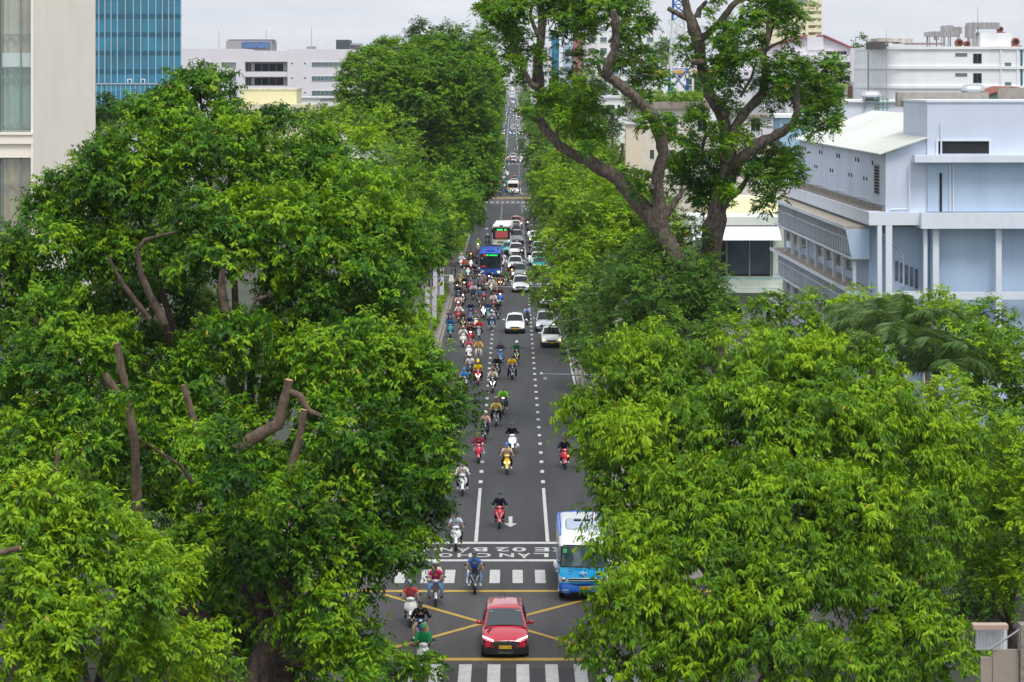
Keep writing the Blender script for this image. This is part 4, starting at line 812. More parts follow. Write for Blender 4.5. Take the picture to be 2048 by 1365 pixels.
g = MB(); g.box(*rng(D,1812,1890), D+.5, D+1, *hz(D,90,86)); part(g, 'handrail', mat('rail_brown', S('#8d7f7c'), .7), t)
duct = mat('galvanised_duct', S('#a9a6a6'), .45, .3, var=.15, vscale=1.5)
def top_thing(lb, boxes, m=duct, nm='air_duct', cat='air duct', cyl=None, dd=0):
    t = bld(lb, cat, nm, group='ducts and fans on the roof of the white flats'); g = MB()
    for i, (a, b, c, d) in enumerate(boxes): g.box(*rng(D,a,b), D+2+dd+i*.013, D+4.5+dd-i*.011, *hz(D,d,c))
    part(g, 'casing', m, t)
    g = MB()
    for (a, b, c, d) in boxes:
        for k in range(1, int((b-a)/9)+1): x = rng(D, a+k*9)[0]; g.box(x-.04, x+.04, D+1.95+dd, D+4.52+dd, *hz(D,d+.6,c-.6))
    part(g, 'flange', metal, t)
    for (a, b, c, d) in boxes:
        for x in rng(D, a+2, b-2): part(MB().box(x-.05, x+.05, D+3+dd, D+3.1+dd, hz(D,97)[0], hz(D,d)[0]), 'leg', metal, t)
    return t
top_thing('horizontal duct with a flared mouth, left on the flats roof', [(1866,1898,63,73),(1860,1866,64,72),(1880,1884,72,80)])
top_thing('mid-height duct bend behind the rusty fan', [(1898,1935,61,72),(1905,1916,55,61)], dd=3)
top_thing('upper duct beside the small tanks on the flats roof', [(1908,1926,49,60),(1922,1945,52,66)], dd=5)
top_thing('big elbow duct crossing the stair house roof', [(1945,2006,45,57),(1943,1958,50,75)])
def fan(lb, px, py, r, dd=0):
    t = bld(lb, 'exhaust fan', 'exhaust_fan', group='ducts and fans on the roof of the white flats'); x = rng(D,px)[0]; z = hz(D,py)[0]; s = r*D/F
    part(MB().cyl((x,D+.6+dd,z), (x,D+1.5+dd,z), s, n=18), 'housing', rust, t, smooth=40); part(MB().disc((x,D+.59+dd,z), (0,1,0), s*.6, 14), 'inlet', darkin, t); part(MB().box(x-s, x+s*1.5, D+.5+dd, D+1.6+dd, z-s*1.2, z-s*.9), 'base', rust, t)
fan('large rusty snail fan on the flats roof', 1921, 86, 8); fan('small rusty fan beside the large one', 1938, 88, 6, .3); fan('round dark fan at the right edge of the flats roof', 2034, 84, 8); fan('dark fan on top of the stair house', 2013, 58, 6, 3)
t = bld('thin lightning mast on the stair house', 'mast', 'roof_mast'); x = rng(D,1965)[0]; part(MB().tube([(x,D+3,hz(D,66)[0]),(x,D+3,hz(D,15)[0])], [.06,.02], 5), 'pole', metal, t); part(MB().box(x-.15,x+.15,D+2.85,D+3.15,*hz(D,66,64)), 'foot', metal, t)
t = bld('thin lightning mast at the left corner of the white flats', 'mast', 'roof_mast'); x = rng(D,1770)[0]; part(MB().tube([(x,D-1,hz(D,215)[0]),(x,D-1,hz(D,60)[0])], [.05,.02], 5), 'pole', metal, t); part(MB().box(x-.15,x+.15,D-1.15,D-.85,*hz(D,90,86)), 'bracket', metal, t)
def tank(px, py, D, lb):
    t = bld(lb, 'water tank', 'water_tank', group='steel water tanks on roofs'); x = rng(D,px)[0]; z = hz(D,py)[0]; mb = MB(); rr = [.12,.4,.55,.58,.58,.55,.4,.12]; xs = [-.95,-.88,-.7,-.4,.4,.7,.88,.95]
    mb.tube([(x+a,D,z) for a in xs], rr, 16); part(mb, 'barrel', silver, t, smooth=60); g = MB()
    for a in (-.6,.6): g.box(x+a-.05, x+a+.05, D-.5, D+.5, z-1.1, z-.45)
    part(g, 'stand', metal, t)
tank(1742, 194, 235, 'shiny round water tank on the blue roof left of the white flats'); tank(1946, 183, 205, 'steel water tank behind the mouldy parapet of the light blue building')
t = bld('low blue-white roof between the light blue building and the flats'); D = 235; block(t, D, 1688, 1810, 203, 12, trimblue); part(MB().box(*rng(D,1686,1812), D-.3, D+12, *hz(D,205,201)), 'roof_edge', wallwhite, t)
t = bld('pipe scaffold and rails beside the shiny tank', 'pipework', 'pipework'); g = MB()
for px in (1750,1758,1766,1774): x = rng(234,px)[0]; g.tube([(x,234,hz(234,222)[0]),(x,234,hz(234,196)[0])], .05, 6)
part(g, 'post', metal, t); g = MB()
for py in (198,206,214): g.tube([(rng(234,1748)[0],233.9,hz(234,py)[0]),(rng(234,1778)[0],233.9,hz(234,py+2)[0])], .045, 6)
part(g, 'rail', mat('green_pipe', S('#4c9a80'), .5), t)
# small grey gable with red roof behind parapet
D = 215; t = bld('small gable with a rusty red roof behind the mouldy parapet, right edge', 'house', 'house'); A, Mx, B = rng(D, 1977, 2023, 2110); z0, z1 = hz(D, 192, 177)
g = MB(); g.prism([(A,D,z0-4),(B,D,z0-4),(B,D,z0+.3),(Mx,D,z1),(A,D,z0)], (0,8,0)); part(g, 'wall', mat('grey_green_wall', S('#8fa5a0'), .8), t)
g = MB(); g.hexa([(A-.4,D-.4,z0-.06),(Mx,D-.4,z1+.02),(Mx,D+8.4,z1+.02),(A-.4,D+8.4,z0-.06),(A-.4,D-.4,z0+.06),(Mx,D-.4,z1+.16),(Mx,D+8.4,z1+.16),(A-.4,D+8.4,z0+.06)]); g.hexa([(Mx+.003,D-.4,z1+.02),(B,D-.4,z0+.1),(B,D+8.4,z0+.1),(Mx+.003,D+8.4,z1+.02),(Mx+.003,D-.4,z1+.16),(B,D-.4,z0+.24),(B,D+8.4,z0+.24),(Mx+.003,D+8.4,z1+.16)]); part(g, 'roof', rust, t); part(MB().box(*rng(D,2025,2030), D-.05, D-.004, *hz(D,190,183)), 'vent', darkin, t)
# ---- light blue building (local frame, corner of the long ledge at its origin)
t = bld('light blue concrete building with long sun-hoods and a pale sheet roof, right of the avenue', loc=(21.42, 150, 0), rz=math.radians(1.25)); LB = t; Ly = 38.5
b2 = MB()
b2.box(1.06, 28, .34, Ly, 13.95, 17.55); b2.prism([(1.06,.34,17.55),(6.6,.34,17.55),(6.6,.34,19.45)], (0,Ly-.4,0)); part(b2, 'upper_wall', wallblue, t)
def roofz(x): return 17.40+(x-.62)*(2.1/6.08)
def roofp(g, x0, x1, y0, y1): g.hexa([(x0,y0,roofz(x0)),(x1,y0,roofz(x1)),(x1,y1,roofz(x1)),(x0,y1,roofz(x0)),(x0,y0,roofz(x0)+.07),(x1,y0,roofz(x1)+.07),(x1,y1,roofz(x1)+.07),(x0,y1,roofz(x0)+.07)])
g = MB(); roofp(g, .62, 3.53, -.1, 8.3); roofp(g, .62, 6.7, 8.303, Ly+.5); g.hexa([(6.703,8.62,19.50),(14,8.62,18.2),(14,Ly+.5,18.2),(6.703,Ly+.5,19.50),(6.703,8.62,19.57),(14,8.62,18.27),(14,Ly+.5,18.27),(6.703,Ly+.5,19.57)]); part(g, 'sheet_roof', roofg, t)
g = MB(); g.box(3.54, 28, .16, 8.2, 17.0, 20.55); part(g, 'roof_block', wallblue, t)
g = MB(); g.box(3.46, 28, .08, 8.3, 20.55, 20.68); part(g, 'roof_coping', trimblue, t)
g = MB(); g.box(9.6, 28, 8.31, 8.6, 20.3, 21.4); part(g, 'mouldy_parapet', dirty, t); part(MB().box(3.2, 9.0, 8.31, 9.2, 20.2, 21.1), 'canopy', mat('faded_canopy', S('#9a958b'), .8, var=.2), t)
part(MB().box(4.18, 7.25, .13, .158, 17.48, 18.22), 'dark_opening', darkin, t)
g = MB(); g.box(4.06, 4.18, .02, .158, 17.4, 18.32); g.box(7.25, 7.37, .02, .158, 17.4, 18.32); g.box(4.18, 7.25, .02, .158, 18.22, 18.32); part(g, 'opening_frame', trimblue, t)
g = MB(); g.box(2.62, 28, -.75, .155, 16.97, 17.40); part(g, 'upper_ledge', trimblue, t)
g = MB(); g.box(3.56, 28, .16, .33, 13.98, 16.96); part(g, 'blue_wall', wallblue2, t)
g = MB(); g.box(0, 3.05, 0, 1.5, 13.18, 13.96); g.box(0, .9, 1.503, Ly, 13.18, 13.96); part(g, 'long_ledge', trimblue, t); part(MB().box(3.053, 28, -.55, 1.5, 13.0, 13.93), 'front_ledge', trimblue, t)
g = MB(); g.box(.92, 1.055, .6, Ly, 13.92, 14.25); g.box(.12, 1.05, 1.6, Ly-.1, 13.962, 13.975); part(g, 'mouldy_gutter', dirty, t)
# square vents and block window in the side wall
for k, y in enumerate((5.0, 10.4, 11.5, 18.5, 19.5, 26.5, 27.6, 35)):
    part(MB().box(1.02, 1.057, y-.16, y+.16, 16.62, 16.9), 'vent_hole', darkin, t)
for k, y in enumerate((7.2, 8.3, 13.2, 14.3, 21.5, 22.5, 29, 30)): part(MB().box(1.02, 1.057, y-.14, y+.14, 15.55, 15.78), 'vent_hole', darkin, t)
g = MB()
for i in range(3):
    for j in range(9): g.box(.99, 1.058, 2.6+i*.55, 3.0+i*.55, 14.95+j*.19, 15.08+j*.19)
part(g, 'vent_block_window', darkin, t); part(MB().box(1.03, 1.058, 2.5, 4.25, 14.88, 16.72), 'vent_block_frame', greyw, t)
# cable sagging along the side wall
g = MB(); g.tube([(.98, .8+k*1.6, 14.42-.07*math.sin(k*1.1)) for k in range(23)], .028, 5); part(g, 'cable', wmetal, t)
g = MB()
for pts in ([(2.45,.1,14.0),(2.45,.1,17.0)], [(1.3,.3,14.1),(2.4,.3,14.15)], [(4.9,.1,14),(4.9,.1,16.9)], [(5.1,.1,14),(5.1,.1,16.9)], [(4.35,-.0,17.4),(4.35,.0,19.4)]): g.tube(pts, .05, 6)
part(g, 'drain_pipe', trimblue, t); part(MB().box(4.28, 4.42, .10, .157, 14.0, 16.3), 'damp_stain', mat('black_mould', (.02,.022,.018), .95, var=.4), t)
# storeys of slanted hoods on the avenue side
win_cur = mat('window_behind_hood', S('#5d6c7a'), .15, 0, .8, var=.5, vscale=1.2); slabm = mat('dusty_slab', S('#a39a8c'), .9, var=.2, stain='#5a5046', stains=.6, sscale=1.0)
part(MB().box(.35, 1.3, 2.2, Ly, 0, 13.17), 'rear_wall', wallblue2, t); part(MB().box(1.303, 28, 1.9, Ly, 0, 12.99), 'inner_wall', wallblue2, t)
nb = 9; bay = (Ly-2.4)/nb
for s_ in range(3):
    zt = 13.0-3.75*s_
    g = MB(); g.box(-1.12, .345, 2.0, Ly, zt-.16, zt); part(g, 'hood_slab', slabm, t)
    g = MB(); g.box(-1.16, -1.125, 2.0, Ly, zt-.2, zt+.03); g.box(-.84, -.72, 2.0, Ly, zt-2.0, zt-1.88); part(g, 'hood_edge', trimblue, t)
    g = MB(); g.prism([(-1.12,2.0,zt-.165),(.345,2.0,zt-.165),(.345,2.0,zt-2.0),(-.72,2.0,zt-2.0)], (0,-.12,0)); part(g, 'hood_cheek', wallblue2, t)
    g = MB(); g.box(-.70, .345, 2.0, Ly, zt-2.08, zt-2.0); part(g, 'sill_slab', slabm, t)
    for k in range(nb):
        y0 = 2.2+k*bay; f = MB()
        for j in range(4):
            y = y0+j*bay/4; wd_ = .16 if j else .22; f.box(-.66, -.50, y, y+wd_, zt-1.88, zt-.17)
        f.box(-.64, -.52, y0, y0+bay-.01, zt-.95, zt-.88)
        w_ = part(f, 'window', trimblue, t)
        part(MB().box(-.40, -.36, y0+.1, y0+bay-.02, zt-1.99, zt-.17), 'pane', win_cur, w_)
        part(MB().box(-.62, -.42, y0, y0+.2, zt-3.75, zt-2.08), 'post', trimblue, t)
    for k in range(1, nb):
        if (k*7+s_*3) % 5 == 0: continue
        y = 2.2+k*bay+rnd.uniform(.9, 2.4)
        if s_ < 2:
            a = empty('air_conditioner', (21.42+.0, 150, 0), math.radians(1.25), 'cream outdoor air-conditioner unit, %s along the %s hood level of the light blue building' % (ordw[k-1], ('upper','lower')[s_]), 'air conditioner', 'air conditioners under the hoods')
            z = zt-2.95; part(MB().box(-.42, .08, y, y+.85, z-.1, z+.68), 'casing', acm, a); part(MB().cyl((-.425,y+.35,z+.31), (-.45,y+.35,z+.31), .24, n=14), 'fan_grille', greyw, a); part(MB().cyl((-.17,y-.004,z+.29), (-.17,y-.03,z+.29), .2, n=14), 'side_grille', greyw, a); part(MB().box(-.1, .34, y+.1, y+.75, z-.15, z-.104), 'bracket', metal, a)
# front below the ledge: columns, beams, stair
g = MB()
for a, b in ((.52,.78),(1.02,1.40),(3.3,3.52),(3.86,4.22),(7.66,8.0),(11.6,11.95)): g.box(a, b, 0, .35, 0, 12.99 if a > 3.05 else 13.17)
part(g, 'column', trimblue, t)
g = MB(); g.box(1.403, 3.297, .03, .3, 8.75, 9.2); g.box(4.223, 7.657, .03, .3, 8.7, 9.15); g.box(8.003, 11.597, .03, .3, 8.7, 9.15); part(g, 'beam', trimblue, t)
part(MB().box(3.9, 28, .9, 1.1, 0, 12.99), 'recess_wall', wallblue2, t)
g = MB()
for k in range(5): g.box(1.9+k*.3, 2.1+k*.3, 1.86, 1.898, 9.7-k*.12, 10.9-k*.12)
part(g, 'slit_window', win_cur, t)
g = MB(); g.hexa([(.8,1.8,12.6),(.9,1.8,12.6),(.9,1.9,12.6),(.8,1.9,12.6),(2.4,1.8,11.0),(2.5,1.8,11.0),(2.5,1.9,11.0),(2.4,1.9,11.0)][:8]); g.tube([(.8,1.85,12.9),(1.5,1.85,12.2),(2.4,1.85,11.3),(2.4,1.85,9.3)], .06, 6); part(g, 'stair_rail', trimblue, t)
# ---- white pavilion with awning left of it
D = 212; t = bld('pale green two-storey house with corrugated awning and balcony, behind the right giant tree', 'house', 'house')
block(t, D+2, 1380, 1575, 452, 14, mat('pale_green_wall', S('#cfd8c6'), .8, var=.05, stain='#8f9b86', stains=.3, sscale=.8)); gw = MATS['pale_green_wall']
A, B = rng(D, 1385, 1562)
part(MB().box(*rng(D,1440,1550), D+1.9, D+1.995, *hz(D,556,484)), 'dark_opening', darkin, t)
part(MB().box(*rng(D,1452,1546), D+1.85, D+1.895, *hz(D,552,486)), 'glass_wall', mat('room_glass', (.05,.065,.075), .1, 0, .7, var=.4, vscale=.7), t)
g = MB()
for px in (1441, 1457, 1503, 1546): x = rng(D,px)[0]; g.box(x-.06, x+.06, D+1.7, D+1.84, *hz(D,556,482))
part(g, 'opening_frame', mat('grey_frame', S('#8a9a9a'), .5), t)
aw = MB(); n_ = 60; za, zb = hz(D, 453, 481)
aw.loft([[(A+(B-A)*k/n_, D+2, za+.07*(k % 2)) for k in range(n_+1)], [(A+(B-A)*k/n_, D-.6, zb+.07*(k % 2)) for k in range(n_+1)]], 0, caps=False, closed=False); part(aw, 'awning', awn, t)
part(MB().box(A-.2, B+.2, D+1.6, D+9, *hz(D,453,437)), 'roof_slab', roofg, t)
part(MB().box(A, B, D-.2, D+1.99, *hz(D,586,577)), 'balcony_slab', gw, t)
g = MB(); x = A
while x < B: g.box(x, x+.035, D-.14, D-.10, *hz(D,577,558)); x += .16
part(g, 'baluster', wmetal, t); part(MB().box(A, B, D-.18, D-.08, *hz(D,558.5,556)).box(A, B, D-.17, D-.09, *hz(D,577,575.5)), 'handrail', mat('teal_rail', S('#7fb6b8'), .5), t)
for px in (1425, 1515): 
    wins(t, D+2, [(px+35-17,px+35+23,613,642)], glass, tealframe, .12, div=4)
    part(MB().box(*rng(D,px+14,px+62), D+1.6, D+1.99, *hz(D,612,608)), 'window_hood', gw, t)
g = MB()
for px in (1440, 1503, 1552): x = rng(D,px)[0]; g.box(x-.18, x+.18, D+1.8, D+1.99, 0, hz(D,586)[0])
part(g, 'pilaster', gw, t)
D = 235; t = bld('cream house with a flat yellow awning above the corrugated one', 'house', 'house'); block(t, D, 1400, 1575, 400, 10, creamy); part(MB().hexa([(rng(D,1405)[0],D-1.6,hz(D,424)[0]),(rng(D,1556)[0],D-1.6,hz(D,424)[0]),(rng(D,1556)[0],D-.01,hz(D,402)[0]),(rng(D,1405)[0],D-.01,hz(D,402)[0]),(rng(D,1405)[0],D-1.6,hz(D,423)[0]),(rng(D,1556)[0],D-1.6,hz(D,423)[0]),(rng(D,1556)[0],D-.01,hz(D,401)[0]),(rng(D,1405)[0],D-.01,hz(D,401)[0])]), 'awning', awny, t)
wins(t, D, [(1470,1504,427,434)], glassb, tealframe); part(MB().box(*rng(D,1440,1550), D-.06, D-.004, *hz(D,446,426)), 'shaded_doorway', darkin, t)
D = 262; t = bld('mottled white house with flat roof beyond the right giant tree', 'house', 'house'); block(t, D, 1400, 1575, 300, 12, stainedw); part(MB().box(*rng(D,1398,1577), D-.2, D+12, *hz(D,304,297)), 'roof_edge', dirty, t); wins(t, D, [(1500,1520,215+100,330),(1440,1460,315,330),(1530,1548,315,330)], glassb, wallwhite, div=2)
D = 330; t = bld('grey-white town house stacked behind the mottled one', 'house', 'house'); block(t, D, 1480, 1600, 232, 12, walloff); wins(t, D, [(1502,1520,222+18,262),(1556,1572,240,262),(1540,1550,275,290)], glass, wallwhite, div=2); part(MB().box(*rng(D,1478,1602), D-.3, D+12, *hz(D,236,230)), 'roof_edge', dirty, t)
D = 300; t = bld('small pale blue hut with white roof edge left of the sheet roof', 'house', 'house'); block(t, D, 1560, 1620, 232, 8, mat('sky_blue_wall', S('#9fc2dc'), .8, var=.05)); part(MB().box(*rng(D,1549,1622), D-.5, D+8, *hz(D,236,229)), 'roof', wallwhite, t)
# ---- stained building with roof garden
D = 285; t = bld('weather-stained white building with a roof garden behind the giant trees'); block(t, D, 1268, 1420, 214, 16, stainedw); part(MB().box(*rng(D,1262,1424), D-.6, D+16.2, *hz(D,218,205)), 'parapet', dirty, t)
block(t, D-3, 1252, 1284, 247, 2.9, peach, 'peach_wing'); part(MB().box(*rng(D-3,1249,1287), D-3.3, D-.7, *hz(D-3,249,245)), 'wing_ledge', walloff, t)
wins(t, D, [(1300,1308,300,318),(1396,1412,232,262),(1330,1350,300,318)], glass, wallwhite, .1, div=2)
T = Vector((rng(D,1330)[0], D+6, hz(D,205)[0])); gp_ = empty('roof_garden_plants', T, 0, 'row of potted shrubs growing on the stained building roof', 'plants'); gp_['kind'] = 'stuff'; gp_['label'] = 'row of shrubs growing on the stained building roof'
leaves('foliage', [(Vector((x_, RQ.uniform(-3,3), .5)), (1.0, 1.0, .6)) for x_ in np.arange(-3.6, 4.6, .8)], leafB, gp_, 301, ll=.22, lw=.12, dens=1.5, rc=.4, shoots=7, per=5, sl=.4, young=.4)
D = 430; t = bld('white villa with narrow windows behind the distant palm', 'villa', 'villa'); block(t, D, 1200, 1285, 194, 12, wallwhite); part(MB().box(*rng(D,1198,1287), D-.3, D+12.2, *hz(D,197,192.5)), 'roof_edge', walloff, t); wins(t, D, [(1213,1218,210,220),(1224,1229,210,220),(1235,1240,210,220)], glass, wallwhite)
D = 560; t = bld('long low white block behind the telecom mast'); block(t, D, 1290, 1440, 145, 12, wallwhite); part(MB().box(*rng(D,1288,1442), D-.4, D+12, *hz(D,147,142)), 'roof_edge', mat('yellow_trim', S('#d9a83a'), .7), t); wins(t, D, [(1300+k*14,1308+k*14,150,156) for k in range(9)], glass, wallwhite)
# more roofs of the city filling the horizon
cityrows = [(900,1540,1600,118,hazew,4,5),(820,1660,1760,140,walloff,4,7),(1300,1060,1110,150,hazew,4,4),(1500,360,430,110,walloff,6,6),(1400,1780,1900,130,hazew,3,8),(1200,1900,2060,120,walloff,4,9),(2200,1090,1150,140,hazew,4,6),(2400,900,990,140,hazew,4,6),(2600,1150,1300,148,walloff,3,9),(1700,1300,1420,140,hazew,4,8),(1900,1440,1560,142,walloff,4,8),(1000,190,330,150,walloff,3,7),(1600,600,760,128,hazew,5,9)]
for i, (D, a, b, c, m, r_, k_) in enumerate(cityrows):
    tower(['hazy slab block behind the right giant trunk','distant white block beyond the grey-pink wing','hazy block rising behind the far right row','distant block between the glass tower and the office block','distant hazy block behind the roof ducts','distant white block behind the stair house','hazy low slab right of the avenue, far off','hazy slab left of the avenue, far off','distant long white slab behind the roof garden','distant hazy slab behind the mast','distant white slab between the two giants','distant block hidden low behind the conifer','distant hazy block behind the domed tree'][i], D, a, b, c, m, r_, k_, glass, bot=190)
# ---- telecom mast
bm_ = mat('blue_steel', S('#1f5fa8'), .5); wm_ = mat('white_steel', S('#dfe3e8'), .5); D = 310; x0 = rng(D,1357)[0]; zb, zm, zt = hz(D, 188, 138, -40)
t = bld('blue and white lattice telecom mast hung with antenna panels', 'telecom mast', 'telecom_mast', loc=(x0, D, 0))
def lattice(z0, z1, w0, w1, n, m, nm):
    g = MB(); r = .085
    for k in range(n):
        a = z0+(z1-z0)*k/n; b = z0+(z1-z0)*(k+1)/n; wa = (w0+(w1-w0)*k/n)/2; wb = (w0+(w1-w0)*(k+1)/n)/2
        ca = [(-wa,-wa,a),(wa,-wa,a),(wa,wa,a),(-wa,wa,a)]; cb = [(-wb,-wb,b),(wb,-wb,b),(wb,wb,b),(-wb,wb,b)]
        for i in range(4):
            j = (i+1) % 4; g.tube([ca[i], cb[i]], r*1.3, 5); g.tube([ca[i], cb[j]], r*.7, 4); g.tube([ca[j], cb[i]], r*.7, 4); g.tube([cb[i], cb[j]], r*.8, 4)
    g.build(nm, m, t)
lattice(0, zm, 3.0, 2.2, 8, bm_, 'lower_lattice'); lattice(zm+.01, hz(D,42)[0], 2.2, 1.5, 5, wm_, 'middle_lattice'); lattice(hz(D,42)[0]+.01, zt, 1.5, 1.1, 5, bm_, 'upper_lattice')
for (px, py, h_) in ((1337,45,12),(1352,58,18),(1344,92,10),(1341,130,36),(1381,142,16),(1373,152,9),(1384,170,26),(1340,70,14),(1368,70,12),(1364,35,16)):
    x = rng(D,px)[0]-x0; z = hz(D,py)[0]; hh = h_*D/F; part(MB().box(x-.14, x+.14, -1.5, -1.3, z-hh/2, z+hh/2).tube([(x,-1.32,z),(0,-.9,z)], .03, 4), 'antenna_panel', mat('antenna_grey', S('#d3d3c8'), .5) if 'antenna_grey' not in MATS else MATS['antenna_grey'], t)
# ---- white canvas tent and lower-right gate
p = P(1442, 645, 160); t = bld('pointed white canvas tent roof at the foot of the giants', 'tent', 'tent', loc=(p.x, 160, 0)); zr = p.z; g = MB()
g.loft([[(-1.7,-1.7,zr-2.0),(1.7,-1.7,zr-2.0),(1.7,1.7,zr-2.0),(-1.7,1.7,zr-2.0)], [(-.7,-.7,zr-.75),(.7,-.7,zr-.75),(.7,.7,zr-.75),(-.7,.7,zr-.75)], [(-.03,-.03,zr),(.03,-.03,zr),(.03,.03,zr),(-.03,.03,zr)]]); part(g, 'canvas_roof', mat('canvas', S('#dcdcd6'), .7), t)
for sx in (-1,1):
    for sy in (-1,1): part(MB().box(sx*1.6-.05, sx*1.6+.05, sy*1.6-.05, sy*1.6+.05, 0, zr-1.99), 'pole', metal, t)
D = 78; t = bld('beige sheet-metal gatehouse with a lean-to roof in the bottom right corner', 'gatehouse', 'gatehouse'); beige = mat('beige_sheet', S('#9c8f84'), .6, var=.05)
part(MB().box(*rng(D,1986,2038), D, D+.1, 0, hz(D,1300)[0]), 'panel', beige, t); part(MB().box(*rng(D,1962,1985.7), D+.05, D+.15, 0, hz(D,1316)[0]), 'side_panel', beige, t); part(MB().box(*rng(D,2039,2070), D-.2, D+.3, 0, hz(D,1248)[0]), 'post', mat('rough_post', S('#8a8178'), .9, var=.3, vscale=8, bump=.4), t)
g = MB(); g.tube([(rng(D,1978)[0],D-.1,hz(D,1298)[0]),(rng(D,2040)[0],D-.1,hz(D,1257)[0])], .035, 6); g.tube([(rng(D,2038)[0],D-.1,hz(D,1300)[0]),(rng(D,2038)[0],D-.1,hz(D,1255)[0])], .035, 6); part(g, 'brace', metal, t)
part(MB().box(*rng(D,1965,2036), D+1.5, D+1.9, *hz(D,1281,1272)), 'roof', mat('tan_roof', S('#b39d8c'), .7), t)
g = MB(); A, B = rng(D,1975,2040); g.loft([[(A+(B-A)*k/20, D+2+.04*(k % 2), hz(D,1330)[0]) for k in range(21)], [(A+(B-A)*k/20, D+2+.04*(k % 2), hz(D,1281)[0]) for k in range(21)]], 0, caps=False, closed=False); part(g, 'corrugated_wall', awn, t)
# ================================================================ vehicles (front towards -Y, origin on the ground below the front bumper / front wheel)
LPL = {}
def wheel(parent, x, y, r, w_, rimr=.62, name='wheel'):
    g = MB(); s = 1 if x > 0 else -1; rings = [(0, r*rimr), (.0, r*.93), (.2, r), (.8, r), (1, r*.93), (1, r*rimr)]
    g.tube([(x-w_/2+w_*a, y, r) for a, _ in rings], [q_ for _, q_ in rings], 18); wl = g.build(name, tyre, parent, smooth=35)
    g = MB(); xo = x+s*(w_/2+.004)
    g.cyl((xo-s*.03, y, r), (xo, y, r), r*rimr*.98, n=16)
    for k in range(5):
        a = k*2*math.pi/5; g.tube([(xo+s*.012, y, r), (xo+s*.012, y+math.cos(a)*r*.55, r+math.sin(a)*r*.55)], .03, 4)
    g.build('rim', chrome, wl)
def ellring(x0, x1, y, z0, z1, rx=.2):  # rounded rectangle in XZ plane
    pts = []; w_ = (x1-x0)/2; cx_ = (x0+x1)/2; h_ = z1-z0; rx = min(rx, w_*.8, h_*.45)
    for (sx, sz, a0) in ((1,-1,-90),(1,1,0),(-1,1,90),(-1,-1,180)):
        for k in range(4):
            a = math.radians(a0+30*k); pts.append((cx_+sx*(w_-rx)+rx*math.cos(a), y, (z0+z1)/2+sz*(h_/2-rx)+rx*math.sin(a)))
    return pts
def panel(g, c, u0, u1, v0, v1, off, n=6, bow=0.0, m=0):
    """quad patch of bilinear corners c (bl,br,tr,tl), pushed out along its normal; bow = extra forward bulge in the middle"""
    c = [Vector(p) for p in c]; nr = (c[1]-c[0]).cross(c[3]-c[0]).normalized(); rows = []
    for j in range(n+1):
        v = v0+(v1-v0)*j/n; r = []
        for i in range(n+1):
            u = u0+(u1-u0)*i/n; p = (c[0]*(1-u)+c[1]*u)*(1-v)+(c[3]*(1-u)+c[2]*u)*v
            r.append(p+nr*(off+bow*(1-(2*u-1)**2)))
        rows.append(r)
    g.loft(rows, m, caps=False, closed=False)
